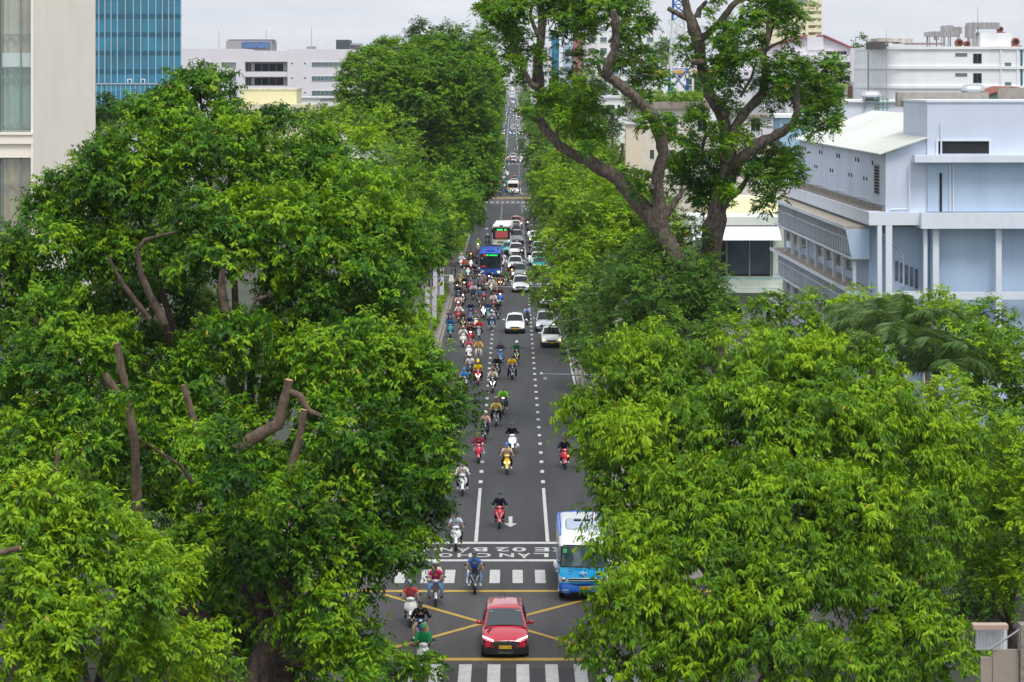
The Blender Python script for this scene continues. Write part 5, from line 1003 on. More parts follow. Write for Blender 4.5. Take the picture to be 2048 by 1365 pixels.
def make_car(kind, col, label, cat='car', lights=True, plate=None, taxi=None, dark_lower=True, grille='dark', platecol=None, stickers=False, warm=False, drl=False):
    K = dict(suv=(4.3,1.79,1.62,.98,1.02,.95,1.75,3.75), hatch=(3.97,1.72,1.58,.98,1.02,.85,1.60,3.55), mpv=(4.45,1.75,1.68,.96,1.0,.85,1.70,4.05), sedan=(4.6,1.78,1.46,.88,.95,1.25,2.15,3.55), pickup=(5.2,1.86,1.8,1.12,1.15,1.35,2.15,3.4))[kind]
    L_, W, H, hz0, belt, wsb, rf, rr = K; hw = W/2
    t = empty(cat if cat != 'car' else 'parked_car' if False else 'car', (0,0,0), 0, label, cat)
    gl = .20
    # body shell
    def sec(y, w_, zb, zt, crown=.04, sh=.1):
        p = [(.0, zb), (w_*.82, zb), (w_*.97, zb+.12), (w_, (zb+zt)*.48), (w_*.985, zt-sh), (w_*.90, zt-.02), (w_*.55, zt+crown*.7), (0, zt+crown)]
        return [(x, y, z) for x, z in p]+[(-x, y, z) for x, z in p[-2:0:-1]]
    re = L_-.15
    ss = [sec(.03, hw*.78, gl+.06, .60, .02), sec(.0+.06, hw*.86, gl+.02, .66, .03), sec(.22, hw*.96, gl, .74, .05), sec(.55, hw*.995, gl, hz0-.10, .06), sec(wsb, hw, gl, hz0, .05), sec(wsb+.6, hw, gl, belt, .02), sec(L_*.6, hw, gl, belt+.02, .02), sec(L_*.85, hw*.99, gl, belt+.02, .02), sec(re, hw*.94, gl+.03, belt-.03, .02), sec(L_, hw*.84, gl+.08, belt-.2, .0)]
    g = MB(); g.loft(ss, 0); b = g.build('body', paint, t, color=col, sub=1); 
    # greenhouse
    gt = .78; wb = hw*.93; wt = hw*gt*.93
    rb = rr+ (.35 if kind in ('suv','hatch','mpv') else .85) ; rb = min(rb, L_-.12)
    if kind == 'pickup': rb = rr+.25
    zb_ = belt-.03
    lo = [(-wb, wsb+.02, zb_), (wb, wsb+.02, zb_), (wb*.97, rb, zb_), (-wb*.97, rb, zb_)]
    hi = [(-wt, rf, H-.07), (wt, rf, H-.07), (wt*.97, rr, H-.09), (-wt*.97, rr, H-.09)]
    def rr_(c, f, dz=0): # 12-gon from 4 corners with bulged edges
        out = []
        for i in range(4):
            a = Vector(c[i]); b_ = Vector(c[(i+1) % 4]); nrm = Vector((b_-a).cross(Vector((0,0,1)))).normalized()
            for k in range(4):
                u = .04+.92*k/3; out.append(a.lerp(b_, u)+nrm*f*(1-(2*u-1)**2)+Vector((0,0,dz)))
        return out
    def shrink(c, s): m_ = sum((Vector(p) for p in c), Vector())/4; return [m_+(Vector(p)-m_)*s for p in c]
    g = MB(); g.loft([rr_(lo, .07), rr_(hi, .04), rr_(shrink(hi, .93), .03, .05), rr_(shrink(hi, .6), .02, .085), rr_(shrink(hi, .08), 0, .095)]); cb = g.build('cabin', paint, t, smooth=40, color=col)
    if kind == 'pickup':
        MB().box(-hw*.86, hw*.86, rb+.05, L_-.1, belt+.0, belt+.015).build('load_bed', black, t)
    g = MB(); panel(g, [lo[0], lo[1], hi[1], hi[0]], .045, .955, .05, .93, .012, 6, .072); g.build('windscreen', glass if not stickers else MATS.get('hero_glass') or mat('hero_glass', (.03,.045,.06), .06, 0, .9), t, smooth=60)
    g = MB(); panel(g, [lo[2], lo[3], hi[3], hi[2]], .08, .92, .1, .9, .012, 4, .06); g.build('rear_window', glass, t, smooth=60)
    for (A, B, Cc, D_) in ((lo[3], lo[0], hi[0], hi[3]), (lo[1], lo[2], hi[2], hi[1])):
        fr = A is lo[3]
        for (u0, u1) in ((.06,.48),(.52,.94)):
            g = MB(); panel(g, [A, B, Cc, D_], u0, u1, .08, .88, .012, 3, .06); g.build('side_window', glass, t, smooth=60)
    # wheels
    r = .33 if kind != 'pickup' else .38
    for y in (.80, L_-.82):
        for x in (-hw+.155, hw-.155): wheel(t, x, y, r, .2)
    g = MB()
    for y in (.80, L_-.82):
        for s in (-1, 1): g.cyl((s*(hw-.26), y, r+.02), (s*(hw+.006), y, r+.02), r+.07, n=18)
    g.box(-hw*.98, hw*.98, .35, L_-.35, gl-.05, gl+.06); g.build('wheel_arch', black, t)
    # front face
    zf = .64
    if dark_lower:
        g = MB(); g.loft([[(-hw*.90,.10,.17),(-hw*.5,-.01,.17),(0,-.035,.17),(hw*.5,-.01,.17),(hw*.90,.10,.17)], [(-hw*.93,.085,.33),(-hw*.55,-.03,.36),(0,-.06,.36),(hw*.55,-.03,.36),(hw*.93,.085,.33)], [(-hw*.93,.10,.47),(-hw*.55,-.015,.44),(0,-.04,.44),(hw*.55,-.015,.44),(hw*.93,.10,.47)]], 0, caps=False, closed=False); g.build('lower_bumper', black, t, smooth=50)
    else:
        g = MB(); g.box(-hw*.5, hw*.5, -.03, .05, .26, .36); g.build('lower_intake', black, t)
    g = MB()
    if grille == 'dark': g.prism([(-hw*.62,.02,.62),(-hw*.42,-.01,.46),(hw*.42,-.01,.46),(hw*.62,.02,.62),(hw*.4,.04,.66),(-hw*.4,.04,.66)], (0,.08,0)); 
    else: g.prism([(-hw*.45,-.005,.62),(-hw*.30,-.005,.47),(hw*.30,-.005,.47),(hw*.45,-.005,.62)], (0,.08,0))
    g.build('grille', black, t)
    if grille == 'chrome': g = MB(); [g.box(-hw*.44, hw*.44, -.015, .0, .50+k*.05, .512+k*.05) for k in range(3)]; g.build('grille_bar', chrome, t)
    for s in (-1, 1):
        g = MB()
        if drl: g.hexa([(s*hw*.50,-.005,.665),(s*hw*.94,.175,.785),(s*hw*.94,.215,.79),(s*hw*.50,.03,.67),(s*hw*.50,.0,.70),(s*hw*.95,.185,.825),(s*hw*.95,.225,.83),(s*hw*.50,.035,.705)])
        else: g.hexa([(s*hw*.60,.03,.60),(s*hw*.90,.13,.62),(s*hw*.90,.24,.62),(s*hw*.60,.14,.60),(s*hw*.62,.07,.70),(s*hw*.94,.20,.76),(s*hw*.94,.28,.76),(s*hw*.62,.17,.70)])
        g.build('headlight', lampon if (drl) else lampoff, t)
        if lights and not drl:
            g = MB(); g.sph((s*hw*.76,.08,.655), .11, .05, .085, 10, 6); g.build('lamp_bulb', lampwarm if warm else lampon, t)
        if drl:
            g = MB(); g.hexa([(s*hw*.60,.035,.36),(s*hw*.92,.10,.34),(s*hw*.92,.16,.34),(s*hw*.60,.1,.36),(s*hw*.60,.03,.60),(s*hw*.93,.14,.70),(s*hw*.93,.2,.70),(s*hw*.60,.1,.60)]); g.build('lamp_recess', black, t)
        g = MB(); g.sph((s*(hw+.12), wsb+.42, belt+.08), .12, .07, .08, 10, 6); g.build('mirror', paint, t, color=col, smooth=80)
        g = MB(); g.tube([(s*(hw*.90), wsb+.46, belt-.01), (s*(hw+.10), wsb+.43, belt+.05)], .025, 6); g.build('mirror_arm', black, t)
    if plate is not None or platecol:
        pm = platey if (platecol or 'y') == 'y' else platew
        pl = MB().box(-.235, .235, -.075, -.045, .40, .52).build('number_plate', pm, t)
        if plate: text(plate, .105, (0, -.078, .46), 0, ink, 'plate_lettering', pl, rx=math.pi/2, sx=.95)
    if taxi: 
        g = MB(); g.box(-.22, .22, rf+.5, rf+.62, H+.0, H+.12); g.build('roof_sign', mat(f'taxi_sign_{taxi}', S(taxi), .4) if f'taxi_sign_{taxi}' not in MATS else MATS[f'taxi_sign_{taxi}'], t)
    return t
# --- the red car, nearest the camera
def place(t, px, py, rz=0.0, sc_=1.0, lane=None):
    D_ = GD(py); t.location = ((px-CX)*D_/F, D_-.35, 0); t.rotation_euler = (0, 0, rz); t.scale = (sc_,)*3
red = S('#c4002c')
t = make_car('suv', red, 'glossy red crossover with slanted white running lights, driving over the yellow box', plate='50E-919.67', stickers=True, drl=True)
place(t, 1010.5, 1314, math.radians(.6), 1.0); t.name = 'red_crossover'
g = MB(); g.tube([(-.13,-.045,.70),(0,-.075,.60),(.13,-.045,.70)], .014, 6); g.build('front_emblem', chrome, t)
g = MB(); g.loft([[(-.78,.09,.34),(-.55,-.05,.50),(.55,-.05,.50),(.78,.09,.34)], [(-.74,.08,.36),(-.53,-.065,.525),(.53,-.065,.525),(.74,.08,.36)]], 0, caps=False, closed=False); g.box(-.3,.3,-.05,0,.20,.30); g.build('bumper_lip', mat('satin_grey', (.06,.06,.065), .5), t)
for s in (-1, 1):
    g = MB(); g.tube([(s*.60,1.62,1.545),(s*.61,2.5,1.60),(s*.60,3.6,1.56)], .022, 6); g.build('roof_rail', chrome, t)
g = MB(); g.prism([(0,3.45,1.62),(0,3.7,1.62),(0,3.66,1.74)], (.03,0,0)); g.build('aerial_fin', black, t)
g = MB(); g.box(.42,.62,1.585,1.60,1.475,1.515); g.build('windscreen_sticker', wmetal, t)
g = MB(); g.box(-.60,-.45,1.555,1.57,1.46,1.50); g.build('windscreen_sticker', mat('aqua_sticker', S('#7fd0e0'), .5), t)
for xo in (-.45, .12):
    g = MB(); g.tube([(xo-.2,1.0,1.035),(xo+.28,1.02,1.05)], .014, 5); g.build('wiper', black, t)
g = MB(); g.hexa([(-.70,.52,.90),(-.66,.52,.90),(-.5,.85,.985),(-.56,.85,.985),(-.70,.52,.93),(-.66,.52,.93),(-.5,.85,1.01),(-.56,.85,1.01)]); g.build('bonnet_vent', black, t)
# --- other cars: kind, px, py, colour, label, options
W_ = S('#e9ebee'); SIL = S('#a9b0b6'); GRY = S('#6d747b'); DK = S('#2c3036'); TEAL = S('#19b8c0'); MAR = S('#7a1e2b'); RD = S('#c8402e'); PEARL = S('#dfe3e2')
cars = [
 ('hatch',1030,667.5,W_,'white hatchback with a yellow plate in the middle lane, beside a backpack rider',dict(plate='51K-289.16',grille='x')),
 ('hatch',1103.5,695.5,W_,'white hatchback with warm headlights, frontmost car of the right lane',dict(plate='51K-932.05',grille='x',warm=True)),
 ('mpv',1091,664.5,SIL,'silver people carrier just behind the white hatchback in the right lane',dict(platecol='w',dark_lower=False)),
 ('sedan',1094,615.5,S('#c5cacf'),'pale silver car half under the tree in the right lane',dict(platecol='w')),
 ('suv',1041.5,585.5,W_,'white crossover with a dark wide grille, behind the middle-lane hatchback',dict(platecol='w',dark_lower=False)),
 ('suv',1038.5,559,GRY,'dark grey four-wheel drive, both headlights lit, ahead of the white one with chrome grille',dict(platecol='w')),
 ('suv',1030.5,543,W_,'big white four-wheel drive with a chrome grille, right of the blue bus',dict(platecol='w',grille='chrome',dark_lower=False)),
 ('suv',1031.5,514.5,W_,'white car with no lights on, between the teal taxi and the big four-wheel drive',dict(dark_lower=False,lights=False)),
 ('sedan',1017.5,510,TEAL,'teal and cream taxi in front of the coach',dict(taxi='#e8e2c0',lights=False)),
 ('pickup',1033.5,489,GRY,'grey pickup with a broad black grille right of the coach',dict(platecol='w',lights=False)),
 ('sedan',1029.5,471,DK,'dark saloon squeezed behind the grey pickup',dict()),
 ('sedan',1030,463,PEARL,'pearl white saloon between the red and the dark cars',dict(warm=True)),
 ('suv',1032.5,456,RD,'orange-red car with an amber indicator, farthest of the middle queue',dict(warm=True)),
 ('sedan',1069,462,S('#4b4f58'),'dark grey saloon, farthest of the right-lane queue',dict(lights=False)),
 ('sedan',1068,473,MAR,'maroon saloon in the right-lane queue',dict(warm=True)),
 ('suv',1071,488,W_,'white car with warm lights in the right lane, half hidden by leaves',dict(warm=True)),
 ('mpv',1076,500,S('#cfe4dc'),'mint-white taxi van in the right-lane queue',dict(taxi='#20b070')),
 ('suv',1078,511,S('#b9d2d4'),'pale car with a cyan windscreen reflection in the right lane',dict(lights=False)),
 ('sedan',1074,522,GRY,'mid grey saloon behind the white one in the right lane',dict(lights=False)),
 ('suv',1076,534,W_,'white car right behind the teal taxi, right lane',dict()),
 ('sedan',1080,542.5,TEAL,'teal taxi at the crossing in the right lane, partly under leaves',dict(taxi='#e8e2c0',warm=True)),
 ('sedan',1030,366.5,S('#9c2436'),'dark red saloon behind the white van at the second crossing',dict(lights=False)),
 ('sedan',1028,373,W_,'white saloon tucked directly behind the white van',dict()),
 ('sedan',1028,325.5,S('#c9cdd0'),'silver-white saloon at the head of the third crossing',dict(lights=False)),
 ('suv',1026.5,320,W_,'white car second in line at the third crossing',dict(lights=False)),
 ('sedan',1025,316,SIL,'silver car third in line at the third crossing',dict(lights=False)),
 ('sedan',1038.5,315.5,DK,'black saloon beside the queue at the third crossing',dict(lights=False)),
 ('mpv',1046,321,S('#d7efe6'),'mint-white van with bright headlights at the third crossing',dict(taxi='#20b070')),
]
CARG = 'cars queueing along the avenue'
bases = {}
for i, (kind, px, py, col, lab, op) in enumerate(cars):
    t = make_car(kind, col, lab, **op); place(t, px, py, math.radians(rnd.uniform(-.6, .6))); t['group'] = CARG
# --- blue and white minibus
def minibus():
    t = empty('minibus', (0,0,0), 0, 'blue and white minibus with tinted windscreen, half under the right foreground tree', 'minibus')
    bl = mat('minibus_blue', S('#00a4e4'), .3, coat=.6); bl2 = mat('minibus_deep_blue', S('#0668d0'), .3, coat=.6); wh = mat('minibus_white', S('#eef0f4'), .35, coat=.4)
    L_, hw = 6.9, 1.0
    g = MB(); ys = [(.10,.95,.42,.74),(.0+.05,.965,.40,.80)]
    # lower nose and body
    g.loft([ellring(-.90,.90,.04,.36,.78,.16), ellring(-.985,.985,.16,.34,.90,.16), ellring(-1.0,1.0,.5,.34,1.0,.12), ellring(-1.0,1.0,L_-.2,.34,1.0,.12), ellring(-.95,.95,L_,.4,.98,.14)]); g.build('lower_body', bl2, t, smooth=50)
    g = MB(); g.loft([[(-.96,.05,.78),(0,-.05,.78),(.96,.05,.78),(1.003,.3,.78),(1.003,.8,.78),(-1.003,.8,.78),(-1.003,.3,.78)], [(-.96,.11,1.05),(0,.0,1.05),(.96,.11,1.05),(1.003,.34,1.05),(1.003,.8,1.05),(-1.003,.8,1.05),(-1.003,.34,1.05)], [(-.93,.30,1.42),(0,.17,1.42),(.93,.30,1.42),(.99,.48,1.42),(.99,.8,1.42),(-.99,.8,1.42),(-.99,.48,1.42)]]); g.build('nose_panel', bl, t, smooth=40)
    g = MB(); g.loft([ellring(-.985,.985,.81,.95,2.42,.25), ellring(-.985,.985,1.3,.95,2.56,.3), ellring(-.985,.985,L_-.5,.95,2.60,.32), ellring(-.93,.93,L_-.12,.98,2.5,.34)]); g.build('cabin', wh, t, smooth=50)
    # roof in white, edges in blue
    g = MB(); g.loft([[(-.88,.52,2.20),(0,.42,2.24),(.88,.52,2.20),(.97,.85,2.22),(-.97,.85,2.22)],[(-.80,.72,2.46),(0,.62,2.52),(.80,.72,2.46),(.88,.95,2.50),(-.88,.95,2.50)]]); g.build('front_cap', wh, t, smooth=60)
    for s in (-1, 1):
        g = MB(); g.tube([(s*.90,1.6,2.48),(s*.915,3,2.53),(s*.915,5.6,2.54),(s*.86,6.6,2.48)], [.05,.09,.1,.1], 8); g.build('roof_edge', bl2, t, smooth=60)
        g = MB()
        for k in range(6): g.box(s*.986-.006, s*.986+.006, 1.35+k*.88, 2.12+k*.88, 1.45, 2.15)
        g.build('side_window', glass, t)
        g = MB(); g.hexa([(s*.99-.008,.60,1.46),(s*.99+.008,.60,1.46),(s*.99+.008,1.28,1.46),(s*.99-.008,1.28,1.46),(s*.97-.008,.82,2.15),(s*.97+.008,.82,2.15),(s*.97+.008,1.28,2.15),(s*.97-.008,1.28,2.15)]); g.build('side_window', glass, t)
    g = MB(); g.tube([(-.8,6.72,2.45),(0,6.8,2.5),(.8,6.72,2.45)], .1, 8); g.build('rear_roof_edge', bl2, t, smooth=60)
    c = [(-.92,.31,1.42),(.92,.31,1.42),(.87,.56,2.22),(-.87,.56,2.22)]
    g = MB(); panel(g, c, 0, 1, 0, 1, .0, 8, .115); g.build('windscreen', mat('minibus_glass', (.06,.10,.11), .05, 0, .9, var=.5, vscale=2.2), t, smooth=60)
    g = MB(); g.tube([(-.92,.30,1.44),(-.87,.53,2.18),(-.78,.53,2.24),(0,.43,2.25),(.78,.53,2.24),(.87,.53,2.18),(.92,.30,1.44)], .028, 6); g.tube([(-.93,.28,1.43),(0,.165,1.43),(.93,.28,1.43)], .03, 6); g.build('windscreen_seal', black, t)
    g = MB(); g.box(-.80,-.66,.41,.43,1.95,2.12); g.build('windscreen_sticker', mat('green_sticker', S('#58d08a'), .5), t)
    # roof air-conditioning hump and rail
    g = MB(); g.loft([ellring(-.62,.62,2.3,2.5,2.62,.05), ellring(-.66,.66,2.7,2.5,2.80,.12), ellring(-.66,.66,3.8,2.5,2.80,.12), ellring(-.6,.6,4.2,2.5,2.64,.06)]); g.build('roof_unit', mat('roof_unit_grey', S('#a9b3c8'), .5), t, smooth=50)
    g = MB(); g.box(-.3,.0,3.0,3.25,2.803,2.86).box(.08,.4,3.0,3.25,2.803,2.86); g.build('roof_grille', black, t)
    for s in (-1, 1):
        g = MB(); g.hexa([(s*.52,.0,.86),(s*.96,.06,.80),(s*.99,.22,.80),(s*.52,.1,.86),(s*.62,.02,.93),(s*.97,.10,1.06),(s*1.0,.28,1.06),(s*.6,.12,.93)]); hl = g.build('headlight', lampoff, t)
        MB().sph((s*.80,.045,.92), .10, .05, .09, 12, 6).build('reflector', chrome, hl, smooth=80)
        MB().sph((s*.95,.13,.90), .045, .06, .09, 10, 6).build('indicator', mat('amber_lens', (.7,.25,.03), .3) if 'amber_lens' not in MATS else MATS['amber_lens'], hl, smooth=80)
        g = MB(); g.box(s*.72-.12, s*.72+.12, .03, .06, .46, .53); g.build('fog_lamp', lampoff, t)
        wheel(t, s*.86, 1.05, .38, .22); wheel(t, s*.86, 5.1, .38, .24)
        g = MB(); g.tube([(s*.95,.38,1.55),(s*1.12,.20,1.66)], .02, 6); ma = g.build('mirror_arm', black, t)
        g = MB(); g.sph((s*1.14,.18,1.52), .085, .06, .17, 10, 8); g.build('mirror', wmetal, t, smooth=80)
    g = MB(); g.loft([[(-.58,-.01,.86),(0,-.055,.84),(.58,-.01,.86)],[(-.60,.01,.98),(0,-.03,.97),(.60,.01,.98)]], 0, caps=False, closed=False); g.build('grille', black, t)
    g = MB(); g.tube([(-.60,-.01,.985),(0,-.055,.975),(.60,-.01,.985)], .018, 6); g.tube([(-.56,-.03,.90),(0,-.075,.885),(.56,-.03,.90)], .014, 6); g.build('grille_bar', chrome, t)
    g = MB(); g.box(-.55,.55,-.0,.06,.38,.43); g.build('lower_intake', black, t)
    pl = MB().box(-.13,.34,-.015,.04,.52,.635).build('number_plate', platey, t); text('50H-087.36', .10, (.105,-.019,.578), 0, ink, 'plate_lettering', pl, rx=math.pi/2)
    g = MB(); g.tube([(-.17,-.02,1.185),(-.08,-.03,1.22),(0,-.035,1.225),(.08,-.03,1.22),(.17,-.02,1.185)], [.01,.028,.03,.028,.01], 6); g.tube([(-.06,-.03,1.20),(-.01,-.04,1.15),(.05,-.035,1.10)], [.015,.03,.02], 6); g.build('front_emblem', wmetal, t)
    g = MB(); g.box(-.60,-.42,.015,.03,1.262,1.285); g.build('badge', black, t)
    for xo in (-.62, .15):
        g = MB(); g.tube([(xo,.16,1.43),(xo+.62,.07,1.40)], .018, 5); g.build('wiper', black, t)
    return t
t = minibus(); D_ = GD(1196); t.location = ((1165-CX)*D_/F, D_-.9, 0); t.scale = (1.02,)*3
# --- buses
def bus(name, label, cat, bodym, L_, H, hw, kind):
    t = empty(name, (0,0,0), 0, label, cat)
    g = MB(); g.loft([ellring(-hw*.94,hw*.94,.0,.32,H-.16,.16), ellring(-hw,hw,.18,.30,H-.05,.2), ellring(-hw,hw,L_-.2,.30,H,.2), ellring(-hw*.95,hw*.95,L_,.34,H-.05,.2)]); g.build('body', bodym, t, smooth=40)
    for s in (-1, 1):
        g = MB(); g.box(s*(hw+.004)-.004, s*(hw+.004)+.004, .7, L_-.6, 1.35, H-.75)
        g.build('side_glass', glass, t); g = MB()
        for k in range(1, int(L_/1.3)): g.box(s*(hw+.01)-.006, s*(hw+.01)+.006, .5+k*1.3, .58+k*1.3, 1.33, H-.73)
        g.build('window_post', black, t)
        wheel(t, s*(hw-.13), 2.1, .46, .26); wheel(t, s*(hw-.13), L_-2.6, .46, .26)
    return t
busblue = mat('bus_blue', S('#0f52b8'), .4, coat=.3)
t = bus('city_bus', 'royal blue city bus with a green and red destination display, among the motorbikes', 'bus', busblue, 8.6, 2.85, 1.2, 0)
MB().loft([ellring(-1.13,1.13,-.035,1.02,2.62,.12), ellring(-1.13,1.13,.0,1.02,2.62,.12)]).build('windscreen', mat('bus_glass', (.012,.02,.024), .1, 0, .8, var=.5, vscale=2), t)
g = MB(); g.loft([[(-.95,.55,2.83),(.95,.55,2.83),(1.0,5.5,2.83),(-1.0,5.5,2.83)],[(-.75,.9,3.08),(.75,.9,3.08),(.9,5.3,3.1),(-.9,5.3,3.1)]]); g.build('roof_pod', busblue, t)
g = MB(); g.tube([(-.5,.62,2.93),(.5,.62,2.93)], .06, 6); g.build('recess_shade_bar', mat('bus_shadow_blue', S('#0b3c86'), .6), t)  # solid bar in darker bus blue, recess shade put into its colour
dp = MB().box(-1.0,1.0,-.055,-.037,2.34,2.58).build('destination_display', black, t)
text('33', .25, (-.64,-.06,2.46), 0, ledr, 'route_number', dp, rx=math.pi/2, sx=1.05); text('BX.AS-ĐHQG', .215, (.18,-.06,2.46), 0, ledg, 'destination_text', dp, rx=math.pi/2, sx=.98)
text('VIỆT', .12, (-.8,-.06,1.18), 0, ledr, 'red_notice', dp, rx=math.pi/2) if False else MB().box(-1.0,-.5,-.06,-.037,1.16,1.30).build('red_notice', mat('red_sign', S('#e04050'), .5), t)
for s in (-1, 1):
    MB().sph((s*.98,-.01,.60), .14, .05, .10, 12, 6).build('headlight', lampon, t, smooth=80)
    MB().hexa([(s*.62,-.02,.66),(s*.86,-.02,.66),(s*.86,.02,.66),(s*.62,.02,.66),(s*.66,-.02,.76),(s*1.1,.0,.82),(s*1.1,.04,.82),(s*.66,.02,.76)]).build('lamp_cluster', lampoff, t)
    MB().tube([(s*1.15,.1,2.5),(s*1.32,-.2,2.45),(s*1.34,-.22,2.2)], .03, 6).build('mirror_arm', black, t); MB().box(s*1.34-.09, s*1.34+.09, -.26, -.2, 1.8, 2.2).build('mirror', black, t)
MB().box(-.12,.12,-.02,.02,.86,.92).build('front_emblem', chrome, t); MB().box(-.3,.3,-.03,.02,.44,.56).build('number_plate', platey, t); MB().box(-1.15,1.15,-.012,.1,.26,.36).build('bumper', black, t); MB().box(-.95,-.85,-.05,-.036,2.05,2.2).build('windscreen_sticker', mat('white_sticker', S('#d8e8e8'), .5), t)
D_ = GD(555); t.location = ((980.5-CX)*D_/F, D_-.3, 0)
t = bus('coach', 'white coach with a red curtain behind its windscreen and green display, behind the blue bus', 'coach', mat('coach_white', S('#e4e2dd'), .4, coat=.3), 10.5, 2.95, 1.2, 1)
MB().loft([ellring(-1.13,1.13,-.04,1.05,2.62,.2), ellring(-1.13,1.13,.0,1.05,2.62,.2)]).build('windscreen', mat('coach_glass', (.02,.03,.03), .1, 0, .8), t)
MB().box(-.75,.85,-.052,-.041,1.28,2.15).build('red_curtain', red_in, t)
dp = MB().box(-.7,.85,-.07,-.05,2.2,2.42).build('destination_display', black, t); g = MB()
for k, (a, b) in enumerate(((-.55,-.38),(-.35,-.2),(-.17,0),(.03,.15),(.4,.52),(.55,.7))): g.box(a, b, -.078, -.071, 2.24, 2.38)
g.build('display_text', ledg, dp)
for s in (-1, 1):
    MB().sph((s*.95,-.0,.80), .14, .05, .09, 12, 6).build('headlight', lampon if s > 0 else lampoff, t, smooth=80)
    MB().tube([(s*1.1,.2,2.85),(s*1.2,-.25,2.7),(s*1.18,-.35,2.3)], .04, 6).build('mirror_arm', black, t); MB().box(s*1.18-.1, s*1.18+.1, -.4, -.33, 1.95, 2.35).build('mirror', black, t)
MB().box(-.5,.5,-.03,.01,.62,.76).build('grille', black, t); MB().box(-.3,.3,-.03,.02,.40,.5).build('number_plate', platey, t)
g = MB(); 
for k in range(5): g.sph((-.6+k*.3,-.055,1.12), .05, .02, .04, 8, 4)
g.build('marker_lamp', mat('amber_marker', S('#e8b020'), .4, emit='#e8a020', es=.6), t)
g = MB(); g.loft([ellring(-.8,.8,1.6,2.9,3.0,.04), ellring(-.85,.85,2.0,2.9,3.15,.1), ellring(-.85,.85,5.0,2.9,3.15,.1), ellring(-.8,.8,5.4,2.9,3.0,.04)]); g.build('roof_unit', wallwhite, t, smooth=50)
g = MB(); g.box(-.25,.25,-.005,.2,2.66,2.9); g.build('roof_badge', chrome, t)
D_ = GD(495); t.location = ((1002.5-CX)*D_/F, D_-.3, 0); t.rotation_euler = (0,0,math.radians(-2.2))
t = bus('van', 'white van at the head of the queue at the second crossing', 'van', MATS['coach_white'], 5.3, 2.2, .95, 2)
MB().loft([ellring(-.86,.86,-.03,1.15,1.85,.12), ellring(-.86,.86,.0,1.15,1.85,.12)]).build('windscreen', glass, t); D_ = GD(389)
for s in (-1, 1): MB().sph((s*.78,-.01,.72), .12, .05, .09, 12, 6).build('headlight', lampon if s > 0 else lampwarm, t, smooth=80)
MB().box(-.4,.4,-.03,.01,.5,.7).build('grille', black, t); t.location = ((1026-CX)*D_/F, D_-.3, 0); t.scale = (1.1,)*3
# --- far traffic: small copies without parts
def far_car(nm):
    g = MB(); hw = .86
    g.loft([ellring(-hw*.85,hw*.85,0,.25,.68,.12), ellring(-hw,hw,.4,.22,.85,.12), ellring(-hw,hw,1.0,.22,.98,.1), ellring(-hw,hw,3.9,.22,1.0,.1), ellring(-hw*.9,hw*.9,4.3,.28,.9,.1)], 0)
    g.loft([[(-.8,.95,.97),(.8,.95,.97),(.8,4.0,.97),(-.8,4.0,.97)],[(-.64,1.75,1.48),(.64,1.75,1.48),(.64,3.5,1.48),(-.64,3.5,1.48)]], 1); g.box(-.63,.63,1.72,3.5,1.482,1.53,0)
    for s in (-1, 1):
        g.sph((s*.62,.02,.62), .12, .06, .08, 8, 4, 2)
        for y in (.8,3.5): g.cyl((s*.75,y,.32),(s*.92,y,.32),.32,n=10,m=3)
    g.box(-.35,.35,-.03,0,.38,.6,3)
    return g.mesh(nm, [paint, glass, lampon, tyre], 40)
fm = far_car('distant_car'); fc = [W_, W_, SIL, S('#d5dade'), S('#c23a30'), GRY, TEAL, DK, W_, S('#bfe6e0'), PEARL, S('#3f6fb0')]
fl_ = ['white','cold-white','silver','ash','red','grey','teal','black','plain-white','mint','pearl','blue']
SEEN = set()
ar_ = lambda s: s and (('an ' if s[0] in 'aeiou' else 'a ')+s)
far = []; D_ = 964
while D_ < 2500:
    for j, X in enumerate((-4.0, -.1, 3.3)):
        if rnd.random() > .12: far.append([j, X+rnd.uniform(-.35,.35), D_+rnd.uniform(-2, 2), rnd.randrange(len(fc))])
    D_ += 6.8 if D_ < 1250 else 14 if D_ < 1700 else 26
for j in range(3):
    q_ = [r for r in far if r[0] == j]
    for i, (_, X, yy, k) in enumerate(q_):
        while i and k == q_[i-1][3]: k = (k+1) % len(fc); q_[i][3] = k
    for i, (_, X, yy, k) in enumerate(q_):
        o = bpy.data.objects.new('distant_car', fm); C.objects.link(o); o.color = fc[k]; o.location = (X, yy, 0); o.rotation_euler = (0,0,rnd.uniform(-.03,.03))
        a = fl_[q_[i-1][3]] if i else None; b = fl_[q_[i+1][3]] if i < len(q_)-1 else None; lane = ('left','middle','right')[j]; dist = 'front' if yy < 1040 else 'forepart' if yy < 1180 else 'middle' if yy < 1450 else 'rear' if yy < 1900 else 'tail'
        o['label'] = ('tiny %s car, %s lane, far queue %s, between %s car and %s one' % (fl_[k], lane, dist, ar_(a), ar_(b))) if a and b else 'tiny %s car at the %s of the far queue, %s lane' % (fl_[k], 'head' if a is None else 'very end', lane)
        if o['label'] in SEEN: o['label'] = o['label'].replace('tiny', 'faint')
        SEEN.add(o['label']); o['category'] = 'car'; o['group'] = 'distant queue of traffic'
t = empty('blue_truck', (1.0, 2150, 0), 0, 'tiny dark blue truck crossing the head of the far queue', 'truck'); MB().box(-1.3,1.3,0,6,.9,4.0).build('box_body', mat('truck_blue', S('#1f3a8a'), .5), t); MB().loft([ellring(-1.2,1.2,-2.0,.5,2.2,.2), ellring(-1.2,1.2,-.1,.5,2.6,.2)]).build('cab', wallwhite, t)
for s in (-1,1): wheel(t, s*1.05, -1.2, .45, .3); wheel(t, s*1.05, 4.5, .45, .3)
